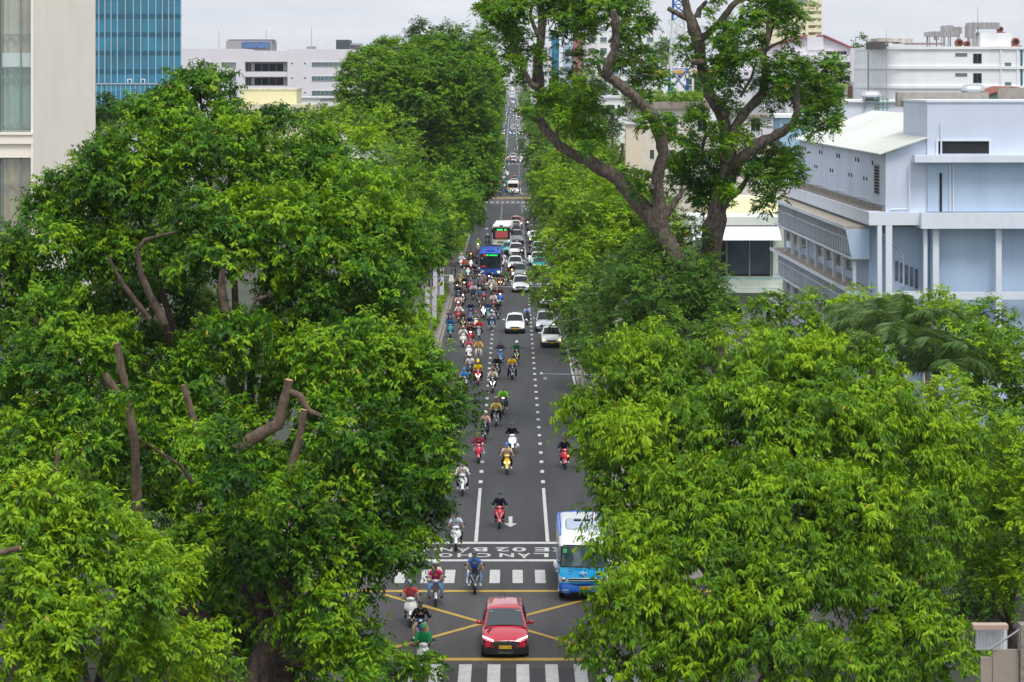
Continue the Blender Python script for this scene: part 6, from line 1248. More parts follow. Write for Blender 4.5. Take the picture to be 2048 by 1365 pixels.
# ================================================================ riders, motorbikes, bicycles
def skin_mesh(name, J, E, root, sub=1):
    """J: {name:(co,(rx,ry))}, E: edges.  one continuous skinned surface"""
    ks = list(J); me = bpy.data.meshes.new('tmp'); me.from_pydata([J[k][0] for k in ks], [(ks.index(a), ks.index(b)) for a, b in E], [])
    o = bpy.data.objects.new('tmp', me); C.objects.link(o); md = o.modifiers.new('s', 'SKIN'); md.use_smooth_shade = True
    me = o.data
    for i, k in enumerate(ks):
        r = J[k][1]; r = r if hasattr(r, '__len__') else (r, r); me.skin_vertices[0].data[i].radius = r; me.skin_vertices[0].data[i].use_root = (k == root)
    m2 = o.modifiers.new('u', 'SUBSURF'); m2.levels = sub; m2.render_levels = sub
    return bake_obj(o, name)
def join_meshes(name, mes, mats):
    v = []; f = []; mi = []
    for me, m in mes:
        b = len(v); v += [tuple(q_.co) for q_ in me.vertices]; f += [tuple(b+i for i in p.vertices) for p in me.polygons]; mi += [m]*len(me.polygons)
    me = bpy.data.meshes.new(name); me.from_pydata(v, [], f)
    for m in mats: me.materials.append(m)
    me.polygons.foreach_set('material_index', mi); me.polygons.foreach_set('use_smooth', [True]*len(f)); me.update(); return me
def rider_parts(arm=.33, knee=.20, lean=0.0, pill=False, foot='board'):
    """seated figure, metres, bike's front towards -Y"""
    hy = .30 if not pill else .62; hz_ = .84 if not pill else .90; J = {}
    sh = hy-.14-lean; s_ = {}
    J['hip'] = ((0, hy, hz_), (.15,.12)); J['waist'] = ((0, hy-.03, hz_+.20), (.13,.10)); J['chest'] = ((0, sh+.02, hz_+.42), (.155,.11)); J['neck'] = ((0, sh-.02, hz_+.58), .058)
    J['head0'] = ((0, sh-.05, hz_+.68), (.075,.085)); J['head1'] = ((0, sh-.05, hz_+.80), (.082,.095))
    E = [('hip','waist'),('waist','chest'),('chest','neck'),('neck','head0'),('head0','head1')]
    for n, s in (('l',-1),('r',1)):
        J['sh'+n] = ((s*.19, sh+.02, hz_+.50), .062)
        if not pill: J['el'+n] = ((s*(arm-.02), sh-.16, hz_+.27), .045); J['wr'+n] = ((s*arm*.98, -.19, 1.05), .030); J['pa'+n] = ((s*arm*.96, -.25, 1.045), (.04,.022))
        else: J['el'+n] = ((s*.27, sh-.12, hz_+.26), .045); J['wr'+n] = ((s*.20, sh-.32, hz_+.12), .030); J['pa'+n] = ((s*.17, sh-.40, hz_+.10), (.04,.022))
        kx = knee if not pill else .30
        J['th'+n] = ((s*.11, hy-.05, hz_-.04), .095); J['kn'+n] = ((s*kx, hy-.46, hz_-.10), .068)
        if foot == 'board': J['an'+n] = ((s*(kx-.02), hy-.46, .38), .042); J['to'+n] = ((s*(kx-.01), hy-.62, .33), (.04,.03))
        else: J['an'+n] = ((s*(kx+.06), hy-.38, .12), .042); J['to'+n] = ((s*(kx+.08), hy-.54, .05), (.04,.03))
        E += [('chest','sh'+n),('sh'+n,'el'+n),('el'+n,'wr'+n),('wr'+n,'pa'+n),('hip','th'+n),('th'+n,'kn'+n),('kn'+n,'an'+n),('an'+n,'to'+n)]
    body = skin_mesh('body', J, E, 'hip')
    ex = [(body, 0)]
    for n, s in (('l',-1),('r',1)):    # fingers curl over the grip, thumb leaves the side of the palm
        pa = Vector(J['pa'+n][0])
        for k, ln in enumerate((.9, 1.0, .95, .75)):
            dx = s*(.027-.018*k); F_ = {'a': (tuple(pa+Vector((dx,-.005,.012))), .011), 'b': (tuple(pa+Vector((dx,-.045*ln,.016))), .010), 'c': (tuple(pa+Vector((dx,-.065*ln,-.012))), .009), 'd': (tuple(pa+Vector((dx,-.050*ln,-.034))), .008)}
            ex.append((skin_mesh('finger', F_, [('a','b'),('b','c'),('c','d')], 'a', 1), 0))
        F_ = {'a': (tuple(pa+Vector((-s*.028,.005,0))), .012), 'b': (tuple(pa+Vector((-s*.045,-.028,-.012))), .010), 'c': (tuple(pa+Vector((-s*.040,-.052,-.026))), .009)}
        ex.append((skin_mesh('thumb', F_, [('a','b'),('b','c')], 'a', 1), 0))
    hc = Vector((0, sh-.05, hz_+.75)); fg = MB()
    fg.sph((hc.x, hc.y-.098, hc.z-.012), .014, .02, .024, 8, 5)
    for s in (-1, 1): fg.sph((hc.x+s*.084, hc.y+.005, hc.z-.005), .012, .022, .032, 8, 5)
    ex.append((fg.mesh('nose_ears', [skin], 80), 0)); eg = MB()
    for s in (-1, 1): eg.sph((hc.x+s*.032, hc.y-.086, hc.z+.012), .013, .010, .007, 8, 5)
    eg.box(hc.x-.025, hc.x+.025, hc.y-.094, hc.y-.088, hc.z-.052, hc.z-.046)
    ex.append((eg.mesh('eyes', [ink], 80), 1))
    bm = join_meshes('body', ex, [skin, ink])
    # clothes: same joints, a little wider, ending at neck, cuffs, waist and ankles
    def grow(keys, d, cut={}):
        o = {}
        for k in keys:
            c, r = J[k]; r = r if hasattr(r, '__len__') else (r, r); o[k] = (cut.get(k, c), (r[0]+d, r[1]+d))
        return o
    def clothes(long_):
        cut = {'chest': J['chest'][0]}
        K = grow(['waist','chest','shl','shr','ell','elr']+(['wrl','wrr'] if long_ else []), .024); K['waist'] = (K['waist'][0], (.17,.145)); K['chest'] = (K['chest'][0], (.20,.165)); K['hem'] = ((0, hy-.01, hz_+.04), (.175,.15)); K['col'] = ((0, sh-.01, hz_+.555), (.095,.09))
        E_ = [('hem','waist'),('waist','chest'),('chest','col'),('chest','shl'),('chest','shr'),('shl','ell'),('shr','elr')]
        if long_: E_ += [('ell','wrl'),('elr','wrr')]
        else:
            for n in 'lr': a = Vector(J['sh'+n][0]); b_ = Vector(J['el'+n][0]); K['el'+n] = (tuple(a.lerp(b_, .65)), (.068,.068))
        me_ = skin_mesh('shirt', K, E_, 'hem'); me_.materials.clear(); me_.materials.append(cloth); return me_
    K = grow(['hip','thl','thr','knl','knr','anl','anr'], .014)
    tr = skin_mesh('trousers', K, [('hip','thl'),('hip','thr'),('thl','knl'),('thr','knr'),('knl','anl'),('knr','anr')], 'hip'); tr.materials.clear(); tr.materials.append(cloth)
    sg = MB()
    for n in 'lr': a = Vector(J['an'+n][0]); b_ = Vector(J['to'+n][0]); d = (b_-a); sg.tube([a+Vector((0,.04,-.03)), a.lerp(b_,.4)+Vector((0,0,-.015)), b_+Vector((0,-.03,0)), b_+Vector((0,-.06,-.005))], [.048,.05,.045,.02], 8)
    shoes = sg.mesh('shoes', [cloth], 80)
    hg = MB(); hg.sph((hc.x, hc.y+.01, hc.z+.03), .125, .145, .125, 16, 9, 0, -.12, 1.0); hg.loft([[(hc.x-.09,hc.y-.11,hc.z+.04),(hc.x,hc.y-.14,hc.z+.05),(hc.x+.09,hc.y-.11,hc.z+.04)],[(hc.x-.08,hc.y-.16,hc.z+.025),(hc.x,hc.y-.19,hc.z+.03),(hc.x+.08,hc.y-.16,hc.z+.025)]], 0, caps=False, closed=False)
    helmet = hg.mesh('helmet', [plastic], 60)
    mg = MB(); mg.sph((hc.x, hc.y-.028, hc.z-.045), .083, .082, .052, 12, 7); mask = mg.mesh('face_mask', [cloth], 80)
    hr_ = MB(); hr_.sph((hc.x, hc.y+.02, hc.z+.015), .093, .095, .085, 12, 7, 0, -.6, 1.0); hair = hr_.mesh('hair', [cloth], 80)
    return dict(body=bm, long=clothes(True), short=clothes(False), trousers=tr, shoes=shoes, helmet=helmet, face_mask=mask, hair=hair)
RP = {'a': rider_parts(.33, .21), 'b': rider_parts(.36, .26, .04), 'g': rider_parts(.34, .24, 0, False, 'ground'), 'p': rider_parts(pill=True)}
def person(kind, loc, rz, sc_, shirt, long_, trousers, helmet, mask, shoes, skn, label, group=None, bare=None):
    t = empty('person', loc, rz, label, 'person', group); t.scale = (sc_,)*3; R = RP[kind]
    def add(nm, me, c):
        o = bpy.data.objects.new(nm, me); C.objects.link(o); o.parent = t; o.color = S(c) if isinstance(c, str) else c; return o
    add('body', R['body'], '#ffffff'); add('shirt', R['long' if long_ else 'short'], shirt); add('trousers', R['trousers'], trousers); add('shoes', R['shoes'], shoes)
    if helmet: add('helmet', R['helmet'], helmet)
    else: add('hair', R['hair'], bare or '#1a1512')
    if mask: add('face_mask', R['face_mask'], mask)
    return t
# motorbike part meshes, shared by all copies
def mwheel(r=.27, y=0, w_=.05):
    g = MB(); ring = []; n = 18
    rs = []
    for i in range(n+1):
        a = 2*math.pi*i/n; rs.append([( (w_*math.cos(b)), y+(r-w_*.9+w_*.9*math.sin(b))*math.cos(a), r+(r-w_*.9+w_*.9*math.sin(b))*math.sin(a)) for b in [2*math.pi*k/8 for k in range(8)]])
    g.loft(rs, 0, caps=False); return g
def rimg(r, y):
    g = MB()
    for k in range(6): a = k*math.pi/3; g.tube([(0,y,r),(0,y+math.cos(a)*r*.78,r+math.sin(a)*r*.78)], .014, 4)
    g.cyl((-.06,y,r),(.06,y,r),.045,n=8); return g
YB = 1.24
def bike_meshes():
    M = {}
    M['tyre_f'] = mwheel(.28, 0, .05).mesh('front_wheel', [tyre], 80); M['rim_f'] = rimg(.28, 0).mesh('rim', [chrome]); M['tyre_r'] = mwheel(.28, YB, .06).mesh('rear_wheel', [tyre], 80); M['rim_r'] = rimg(.28, YB).mesh('rim', [chrome])
    g = MB(); g.tube([(-.34,.36,1.03),(-.2,.36,1.0),(0,.33,.98),(.2,.36,1.0),(.34,.36,1.03)], .018, 6)
    for s in (-1,1): g.tube([(s*.25,.37,1.02),(s*.37,.39,1.03)], .026, 8)
    M['handlebar'] = g.mesh('handlebar', [black], 60)
    for n, s in (('ml',-1),('mr',1)):
        g = MB(); g.tube([(s*.24,.34,1.02),(s*.32,.33,1.14),(s*.36,.33,1.18)], .009, 5); g.sph((s*.38,.33,1.20), .065, .02, .042, 10, 6); M[n] = g.mesh('mirror', [black], 80)
    g = MB(); g.tube([(-.05,.02,.30),(-.06,.14,.55),(-.04,.27,.85)], .024, 6); g.tube([(.05,.02,.30),(.06,.14,.55),(.04,.27,.85)], .024, 6); M['fork'] = g.mesh('fork', [chrome], 60)
    # scooter: broad leg shield
    g = MB(); g.loft([[(-.05,.14,.50),(-.03,.09,.49),(0,.08,.49),(.03,.09,.49),(.05,.14,.50)],[(-.15,.18,.57),(-.08,.09,.56),(0,.065,.55),(.08,.09,.56),(.15,.18,.57)],[(-.25,.24,.68),(-.15,.12,.68),(0,.08,.70),(.15,.12,.68),(.25,.24,.68)],[(-.235,.31,.84),(-.14,.20,.85),(0,.17,.86),(.14,.20,.85),(.235,.31,.84)],[(-.16,.35,.96),(-.09,.27,.97),(0,.24,.98),(.09,.27,.97),(.16,.35,.96)]], 0, caps=False, closed=False)
    g.loft([[(-.03,.20,.40),(.03,.20,.40)],[(-.15,.24,.52),(.15,.24,.52)],[(-.21,.33,.68),(.21,.33,.68)],[(-.19,.38,.84),(.19,.38,.84)],[(-.11,.39,.95),(.11,.39,.95)]], 1, caps=False, closed=False); g.loft([ellring(-.09,.09,.16,.36,.52,.04), ellring(-.11,.11,.26,.34,.6,.04)], 1); M['shield_s'] = g.mesh('leg_shield', [plastic, black], 50)
    g = MB(); g.loft([ellring(-.05,.05,.44,.28,.36,.03), ellring(-.12,.12,.60,.26,.40,.05), ellring(-.15,.15,.80,.28,.62,.08), ellring(-.15,.15,1.05,.34,.70,.1), ellring(-.11,.11,1.40,.46,.74,.09), ellring(-.05,.05,1.62,.58,.72,.04)]); g.box(-.14,.14,.26,.62,.26,.30); M['body_s'] = g.mesh('body', [plastic], 50)
    g = MB(); g.loft([ellring(-.08,.08,.66,.68,.76,.04), ellring(-.13,.13,.85,.70,.80,.05), ellring(-.13,.13,1.2,.74,.84,.05), ellring(-.09,.09,1.48,.76,.84,.04)]); M['seat'] = g.mesh('seat', [black], 60)
    g = MB(); g.sph((0,.28,1.03), .17, .11, .09, 12, 7); M['cowl_s'] = g.mesh('handlebar_cowl', [plastic], 80)
    g = MB(); g.sph((0,.20,1.03), .085, .035, .05, 12, 6); M['lamp_s'] = g.mesh('headlight', [lampoff], 80); M['lamp_s_on'] = g.mesh('headlight', [lampon], 80); M['lamp_s_warm'] = g.mesh('headlight', [lampwarm], 80)
    g = MB()
    for s in (-1, 1): g.hexa([(s*.02,.035,.54),(s*.055,.045,.54),(s*.055,.10,.54),(s*.02,.09,.54),(s*.11,.06,.76),(s*.19,.13,.80),(s*.19,.19,.80),(s*.11,.13,.76)])
    M['stripe'] = g.mesh('light_strip', [wmetal]); M['stripe_y'] = g.mesh('light_strip', [mat('yellow_white_lens', S('#f2f0a8'), .3, emit='#f4f0a0', es=.8)]); M['stripe_on'] = g.mesh('light_strip', [lampon])
    g = MB()
    for s in (-1, 1): g.sph((s*.12,.085,.68), .055, .03, .045, 10, 6)
    M['twin_on'] = g.mesh('headlight', [lampon], 80); M['twin_warm'] = g.mesh('headlight', [lampwarm], 80)
    g = MB(); rs = []
    for i in range(9):
        a = math.radians(20+i*16); rs.append([(x, .0+.31*math.cos(a)*-1, .28+.32*math.sin(a)) for x in (-.06, 0, .06)])
    rs = [[(p[0], p[1], p[2]+(.02 if p[0] == 0 else 0)) for p in r] for r in rs]; g.loft(rs, 0, caps=False, closed=False); M['mudguard'] = g.mesh('mudguard', [plastic], 80)
    # underbone: narrow shield
    g = MB(); g.loft([[(-.04,.16,.42),(0,.13,.42),(.04,.16,.42)],[(-.10,.20,.56),(0,.12,.56),(.10,.20,.56)],[(-.17,.30,.74),(0,.16,.76),(.17,.30,.74)],[(-.10,.33,.93),(0,.25,.95),(.10,.33,.93)]], 0, caps=False, closed=False); M['shield_u'] = g.mesh('leg_shield', [plastic], 50)
    g = MB(); g.loft([ellring(-.04,.04,.34,.60,.78,.03), ellring(-.07,.07,.60,.42,.66,.03), ellring(-.10,.10,.85,.50,.72,.05), ellring(-.10,.10,1.2,.60,.78,.05), ellring(-.04,.04,1.66,.70,.82,.03)]); M['body_u'] = g.mesh('body', [plastic], 50)
    g = MB(); g.box(-.12,.12,.52,.86,.26,.50); g.tube([(.10,.7,.3),(.14,1.1,.3),(.15,1.6,.42)], .04, 8); M['engine'] = g.mesh('engine', [metal], 50)
    # windscreen of the big scooter
    g = MB(); g.loft([[(-.12,.16,.82),(0,.09,.82),(.12,.16,.82)],[(-.11,.26,1.10),(0,.20,1.13),(.11,.26,1.10)]], 0, caps=False, closed=False); M['screen'] = g.mesh('fly_screen', [glass], 60)
    g = MB(); g.loft([[(-.04,.10,.45),(0,.05,.45),(.04,.10,.45)],[(-.22,.22,.62),(0,.02,.60),(.22,.22,.62)],[(-.25,.28,.80),(0,.06,.80),(.25,.28,.80)],[(-.20,.34,.98),(0,.17,1.0),(.20,.34,.98)]], 0, caps=False, closed=False)
    g.loft([[(-.04,.2,.45),(.04,.2,.45)],[(-.22,.3,.62),(.22,.3,.62)],[(-.25,.36,.8),(.25,.36,.8)],[(-.2,.4,.98),(.2,.4,.98)]], 0, caps=False, closed=False); M['shield_m'] = g.mesh('leg_shield', [plastic], 50)
    g = MB(); g.sph((.19,.09,.72), .06, .04, .04, 8, 5); M['amber'] = g.mesh('indicator', [mat('lit_amber', (1,.4,.05), .3, emit='#ff8a20', es=9)], 80)
    g = MB(); g.box(-.09,.09,1.66,1.68,.46,.60); M['plate'] = g.mesh('number_plate', [platew])
    g = MB(); g.tube([(-.16,.30,.62),(-.20,.62,.6)], .006, 4); g.tube([(.16,.30,.62),(.2,.62,.6)], .006, 4)
    # bicycle
    for k, y in (('bw_f',0),('bw_r',1.02)):
        g = mwheel(.33, y, .02); 
        for j in range(10): a = j*math.pi/5; g.tube([(0,y,.33),(0,y+math.cos(a)*.31,.33+math.sin(a)*.31)], .004, 3, 1)
        M[k] = g.mesh('front_wheel' if y == 0 else 'rear_wheel', [tyre, chrome], 80)
    g = MB(); g.tube([(0,0,.33),(0,.14,.62),(0,.22,.88),(0,.26,1.02)], .02, 6); g.tube([(0,.2,.82),(0,.68,.82)], .018, 6); g.tube([(0,.18,.72),(0,.56,.32)], .02, 6); g.tube([(0,.56,.32),(0,.70,.86)], .016, 6); g.tube([(0,.56,.32),(0,1.02,.33)], .014, 6); g.tube([(0,.7,.8),(0,1.02,.33)], .012, 6); M['bframe'] = g.mesh('frame', [plastic], 60)
    g = MB(); g.loft([ellring(-.03,.03,.58,.88,.92,.02), ellring(-.10,.10,.78,.88,.94,.03)]); M['saddle'] = g.mesh('saddle', [black], 60)
    g = MB(); g.box(-.18,.18,.02,.24,.84,1.06); M['basket'] = g.mesh('basket', [metal])
    return M
BM = bike_meshes()
def motorbike(kind, col, loc, rz, sc_, label, lamp='off', group=None, stripe=None, amber=False, col2=None, basket=False):
    t = empty('bicycle' if kind == 'bicycle' else 'scooter' if kind in ('scooter','maxi') else 'motorbike', loc, rz, label, 'bicycle' if kind == 'bicycle' else 'motorbike', group); t.scale = (sc_,)*3
    def add(k, c='#ffffff', par=None):
        o = bpy.data.objects.new(BM[k].name.split('.')[0], BM[k]); C.objects.link(o); o.parent = par or t; o.color = S(c) if isinstance(c, str) else c; return o
    if kind == 'bicycle':
        add('bw_f'); add('bw_r'); add('bframe', col); add('saddle'); add('handlebar'); return t
    f = add('tyre_f'); add('rim_f', par=f); r = add('tyre_r'); add('rim_r', par=r); add('fork'); add('handlebar'); add('ml'); add('mr'); add('seat'); add('mudguard', col2 or col)
    add('plate')
    if kind == 'scooter': add('shield_s', col); add('body_s', '#1b1c20' if rnd.random() < .6 else col); add('cowl_s', col)
    elif kind == 'maxi': add('shield_m', col); add('body_s', col); add('screen')
    else: add('shield_u', col); add('body_u', col); add('engine'); add('cowl_s', col2 or col)
    if stripe: add({'w':'stripe','y':'stripe_y','on':'stripe_on'}[stripe])
    if kind != 'maxi': add({'off':'lamp_s','on':'lamp_s_on','warm':'lamp_s_warm','twin':'lamp_s','twarm':'lamp_s'}[lamp])
    if lamp == 'twin': add('twin_on')
    if lamp == 'twarm': add('twin_warm')
    if amber: add('amber')
    if basket: add('basket')
    return t
# px, py (front tyre on the road), kind, colour, rider shirt, long sleeves, trousers, helmet, mask, words for bike, words for rider, options
RB = [
(999,1058,'scooter','#b8101c','#171c30',1,'#15161a','#101012','#6db6dc','red scooter with white chevrons, alone beside the road arrow','navy hooded jacket and blue mask',dict(stripe='w',lamp='off')),
(950,1189,'maxi','#3a4048','#2f6cb0',0,'#7fa4d8','#3a2c26','#b9bcc0','dark grey maxi scooter with a fly screen on the upper crosswalk','blue polo shirt and grey mask',dict(stripe='w',rz=3)),
(871.5,1214,'underbone','#2a2c30','#b01a60',0,'#6c8cb0','#2c2826',None,'black and silver motorbike carrying two, left of the maxi scooter','magenta T-shirt carrying a passenger',dict(pill=('#d8cdb8','#dfe8ee','#6c8cb0','cream jacket and blue-white helmet'),col2='#9a9ea4',lamp='off')),
(821,1254,'scooter','#e6e6e2','#c0505c',0,'#8c8c90','#9a9ca0','#5aa8d8','cream-white scooter on the left arm of the yellow cross','pink T-shirt, silver helmet and blue mask',dict(rz=2)),
(841,1298,'underbone','#1a3a6a','#1c1b22',1,'#a8987a','#101114','#5aa8b0','navy motorbike with white blades, nearest the viewer but one','black jacket over a pale blue shirt, black helmet',dict(stripe='w',shirt2=1)),
(846,1350,'scooter','#e8e8e4','#1f9a58',1,'#30343a','#1f9a58',None,'white scooter under the overhanging spray of leaves by the lower crosswalk','green jacket, mostly behind leaves',dict()),
(912,1102,'scooter','#d8dade','#b9c8e0',0,'#1c1f28','#20242c',None,'white scooter at the left end of the stop line, behind leaves','pale blue shirt at the left end of the stop line',dict()),
(925,992,'scooter','#d8dade','#d8d2c6',1,'#17181d','#8a6a5a','#e6dfdc','white scooter beside the left lane line, foremost but hugging the leaves','cream open jacket over a dark top',dict(stripe='w')),
(957,927,'scooter','#c01838','#8a1c44',1,'#7f9ab0','#5a5040',None,'crimson scooter with a white belly panel','magenta-red jacket and pale jeans',dict(lamp='off',k='b')),
(1014,950,'underbone','#e8c400','#c9b49c',0,'#14151a','#1670c0','#c4ccd4','bright yellow motorbike with twin lit lamps','beige T-shirt and blue helmet',dict(lamp='twarm',k='b')),
(1025,908,'scooter','#e9eaec','#101216',1,'#1a2438','#2a2a2e',None,'white scooter with two lit eyes and a plastic bag on the side','black top with a shopping bag',dict(lamp='twin',bag=1)),
(970,881,'scooter','#22242a','#c79c94',1,'#14151a','#e0d4b8','#dcd8d4','black scooter just left of the dotted line, ridden in a dusty pink hoodie','dusty pink hoodie and cream helmet',dict(k='a')),
(992,854,'underbone','#1b2a2a','#c8b860',1,'#14151a','#1c1d20',None,'black motorbike with white blades carrying two','olive-yellow jacket carrying a passenger in a tan helmet',dict(stripe='w',pill=('#5a4a3a','#b07830','#222222','tan helmet, peeping over the shoulder of the olive-yellow rider'))),
(1006,829,'scooter','#262a30','#7fe020',1,'#2a3440',None,None,'dark round-lamp scooter ridden in neon green','neon green jacket with grey bib, bare grey head',dict(lamp='on',k='b',bare='#8a6f5c')),
(1130.5,939,'scooter','#b01838','#15151c',1,'#14151a','#22201f',None,'red and black scooter with a lit amber indicator, alone in the right lane','black jacket with a white collar, alone in the right lane',dict(amber=True)),
(985,787,'scooter','#26282c','#c4b8a4',1,'#1a1b20','#6a4c44',None,'black scooter with tall white blades on the dotted line','beige shirt and brown helmet on the dotted line',dict(stripe='on')),
(1025,760,'scooter','#1e2330','#d8a818',0,'#14151c','#131316',None,'navy and white scooter ridden in a yellow T-shirt','yellow T-shirt and black helmet, feet spread',dict(stripe='w',lamp='off',k='g')),
(994,759,'scooter','#1b1c22','#16171f',1,'#15161c','#23242a','#d8d0cc','black scooter with a white V, behind the tall-bladed one','black suit with a pale tie',dict(stripe='w')),
(956,771,'scooter','#a01830','#d8c000',0,'#2a2230','#e0c800','#e0dcd6','wine red scooter with glowing blades','yellow vest and yellow helmet',dict(stripe='on',pill=('#1d1d22','#d8b800','#1c1c22','yellow helmet, half hidden behind the yellow-vested rider'))),
(939,758,'scooter','#30363c','#d9d6dc',0,'#4a5458','#e4dcc0',None,'dark scooter behind the wine red one','white T-shirt and cream helmet',dict()),
(928,786,'scooter','#d4d8de','#3a8ad0',0,'#26324a','#1f6ec0','#d8e4ea','white scooter beside the leaves, ridden in sky blue','sky blue shirt and blue helmet beside the leaves',dict()),
(921,806,'scooter','#5a3030','#d8a8a4',0,'#33303a','#a05a48',None,'dark red scooter swallowed by the leaves','flowered pink shirt at the edge of the leaves',dict()),
(1033,728,'scooter','#14181a','#1f5a40',1,'#111317','#e8ecea',None,'black scooter with yellow-green blades right of centre','dark green jacket and white helmet',dict(stripe='y')),
(1001,729,'underbone','#1878b8','#3a3444',1,'#7a6a60','#20242e','#9ac8e0','turquoise blue motorbike behind the black-suited rider','slate jacket and pale blue mask',dict()),
(957,723,'bicycle','#d8d4c0','#c8a060',1,'#d8d0b4','#20242e','#d8d4d0','pale bicycle left of the dotted line','tan jacket and cream trousers on a bicycle',dict()),
(937,721,'scooter','#e6e6e6','#cf6878',0,'#b8a8a0','#4a3a3c',None,'white round-lamp scooter ridden in pink','pink shirt on the white scooter, left column',dict(lamp='off')),
(926.4,695,'scooter','#e4e4e0','#dcdcd8',1,'#c0b8b0','#e09860',None,'white scooter with a lamp low on its apron','white shirt and peach helmet',dict()),
(941,690,'scooter','#b01028','#111114',1,'#141418','#101012',None,'bright red scooter ridden all in black','all black clothing on the bright red scooter',dict()),
(957.4,679.5,'underbone','#a8acb2','#c8102a',1,'#22242c','#16181c',None,'silver motorbike with a dark V nose','scarlet jacket and black helmet',dict(stripe='w')),
(939,671,'scooter','#a01c30','#1c2c50',1,'#2a2a38','#1f58b0','#d4c8c0','red scooter with a box on the back','navy jacket and royal blue helmet',dict(basket=False,box=1)),
(926.4,661,'scooter','#1c1a1c','#5a4636',1,'#1d1a1c','#cfd0d0','#d4c4b4','black scooter with a cream V under a camouflage cape','brown camouflage jacket and white helmet',dict(stripe='y')),
(950.6,662.5,'scooter','#e0dcc8','#787c8c',0,'#2e3440','#c01c30',None,'cream-nosed scooter ridden in a red cap','grey T-shirt and red cap',dict()),
(983.6,661.7,'underbone','#3a62a0','#b9bcc4',0,'#1a1c22','#dfe0e0',None,'blue-silver motorbike alone on the dotted line','pale grey shirt and white helmet near the dotted line',dict(stripe='w')),
(899,659,'bicycle','#2a3034','#5a5062',0,'#22242c',None,None,'dark bicycle hugging the left kerb','purple-grey shirt cycling by the kerb',dict(bare='#3a2018')),
(916.7,646.4,'scooter','#b01c2c','#d8cfc0',1,'#4a2c30','#22384c','#4a9ab8','red scooter with a gold badge near the kerb','cream jacket and teal mask near the kerb',dict()),
(941.3,641.6,'underbone','#1c3a90','#161c34',1,'#191b26','#2c2024',None,'blue sport motorbike with a white X nose','navy sweater on the blue sport motorbike',dict(stripe='w')),
(967.5,637.5,'scooter','#e8e8ea','#5a4c38',0,'#1b1c20','#4a3c30',None,'white scooter with a lit round lamp and white V','brown patterned shirt on the lit white scooter',dict(lamp='on',stripe='on')),
(975.6,641.6,'underbone','#2a8a9a','#2a3c60',1,'#26242c','#30262a',None,'teal motorbike between two black ones','denim blue shirt on the teal motorbike',dict()),
(996.5,639,'maxi','#1c1e22','#22242a',1,'#1a1b1e','#c9cac8',None,'black scooter with a silver V, right of the teal one','black jacket and pale helmet',dict(stripe='w')),
(986.8,622,'scooter','#6a3a3a','#d8c4c4',1,'#5a4030','#6a2a2c',None,'reddish scooter behind the black one with the silver V','white shirt with a red scarf',dict()),
(916.7,628,'scooter','#a02838','#d0b0ac',1,'#30303a','#3c382c',None,'red-fronted scooter second from the kerb','pale pink jacket, second from the kerb',dict()),
(925.6,611.8,'scooter','#16181c','#3a2430',1,'#16181c','#3a2c30',None,'black scooter with a pale yellow V','plum jacket behind a pale yellow V',dict(stripe='y')),
(917,604,'underbone','#1f6a80','#2a2a3a',1,'#1e3a4a','#222630',None,'dark teal motorbike by the kerb','dark blue sweatshirt on the dark teal motorbike',dict()),
(958.6,613.4,'maxi','#5a5e62','#1f6ea0',0,'#1b1c22','#c8a890',None,'charcoal sport scooter ridden in teal blue','teal blue T-shirt',dict(k='b')),
(968,606,'scooter','#8a1830','#2a2c34',1,'#4a3a38','#34363c',None,'dark red scooter beside the charcoal one','dark grey jacket, big red bag in front',dict()),
(1000.5,610,'scooter','#1c5cc0','#5a1c2a',1,'#20242e','#4a1c26',None,'bright blue scooter with three white lamps','maroon jacket on the bright blue scooter',dict(lamp='on',tw=1)),
(946.5,600.7,'maxi','#1e2228','#c0bcd4',1,'#1e2028','#1f2228',None,'black sport scooter ridden in lavender','lavender shirt and dark visor',dict()),
(988.5,600.7,'bicycle','#2e3430','#9a94a4',0,'#2a2c2a','#b0a898',None,'dark bicycle in the middle of the pack','lilac-grey shirt cycling in the pack',dict()),
(982.8,588,'scooter','#d8d4b0','#dcd8d2',1,'#4a4448','#c9ccd2',None,'cream scooter with glowing trim','white shirt behind the lilac cyclist',dict(stripe='y')),
(915,592,'scooter','#20262e','#18202e',1,'#1b1e28','#3a4048',None,'dark scooter with a cool lit lamp by the hedge corner','midnight jacket by the hedge corner',dict(lamp='on')),
(928.5,586,'underbone','#222a40','#1f2c50',1,'#1e2230','#4a3a34',None,'dark blue motorbike one from the hedge corner','dark blue jumper, one from the hedge corner',dict(stripe='w')),
(938.5,585.4,'scooter','#c01c3c','#8088a0',1,'#1c1e26','#40444c',None,'cerise-nosed scooter ahead of the dark blue ones','grey-blue jacket on the cerise-nosed scooter',dict()),
(1000.5,578,'scooter','#6a2c28','#1c2238',1,'#201c22','#d08a40',None,'brown-red scooter with warm twin lamps','navy top and orange helmet',dict(lamp='twarm')),
(1011,572.5,'scooter','#1c2420','#1c7a3c',1,'#1a1c1e','#1c7a3c',None,'black scooter with cream blades right of the bus','bright green jacket and green helmet',dict(stripe='y')),
(959.8,584,'scooter','#30343a','#8a8c90',1,'#22242a','#d8dcdc',None,'grey scooter carrying a white-helmeted rider under the bus nose','grey top and white helmet',dict()),
(965,577,'scooter','#8a3a2c','#9a8c98',1,'#2a262a','#7a7264',None,'russet scooter just left of the bus centre','mauve-grey shirt left of the bus centre',dict()),
(978,573,'underbone','#1c2430','#24386a',1,'#1f2a48','#22283a','#9ab4cc','dark motorbike directly in front of the bus','blue raincoat directly in front of the bus',dict()),
(928,568.5,'scooter','#22282c','#5ab8b8',0,'#1f2a30','#d0988c','#3a8c9c','black scooter with lemon blades','aqua T-shirt and pink helmet',dict(stripe='y')),
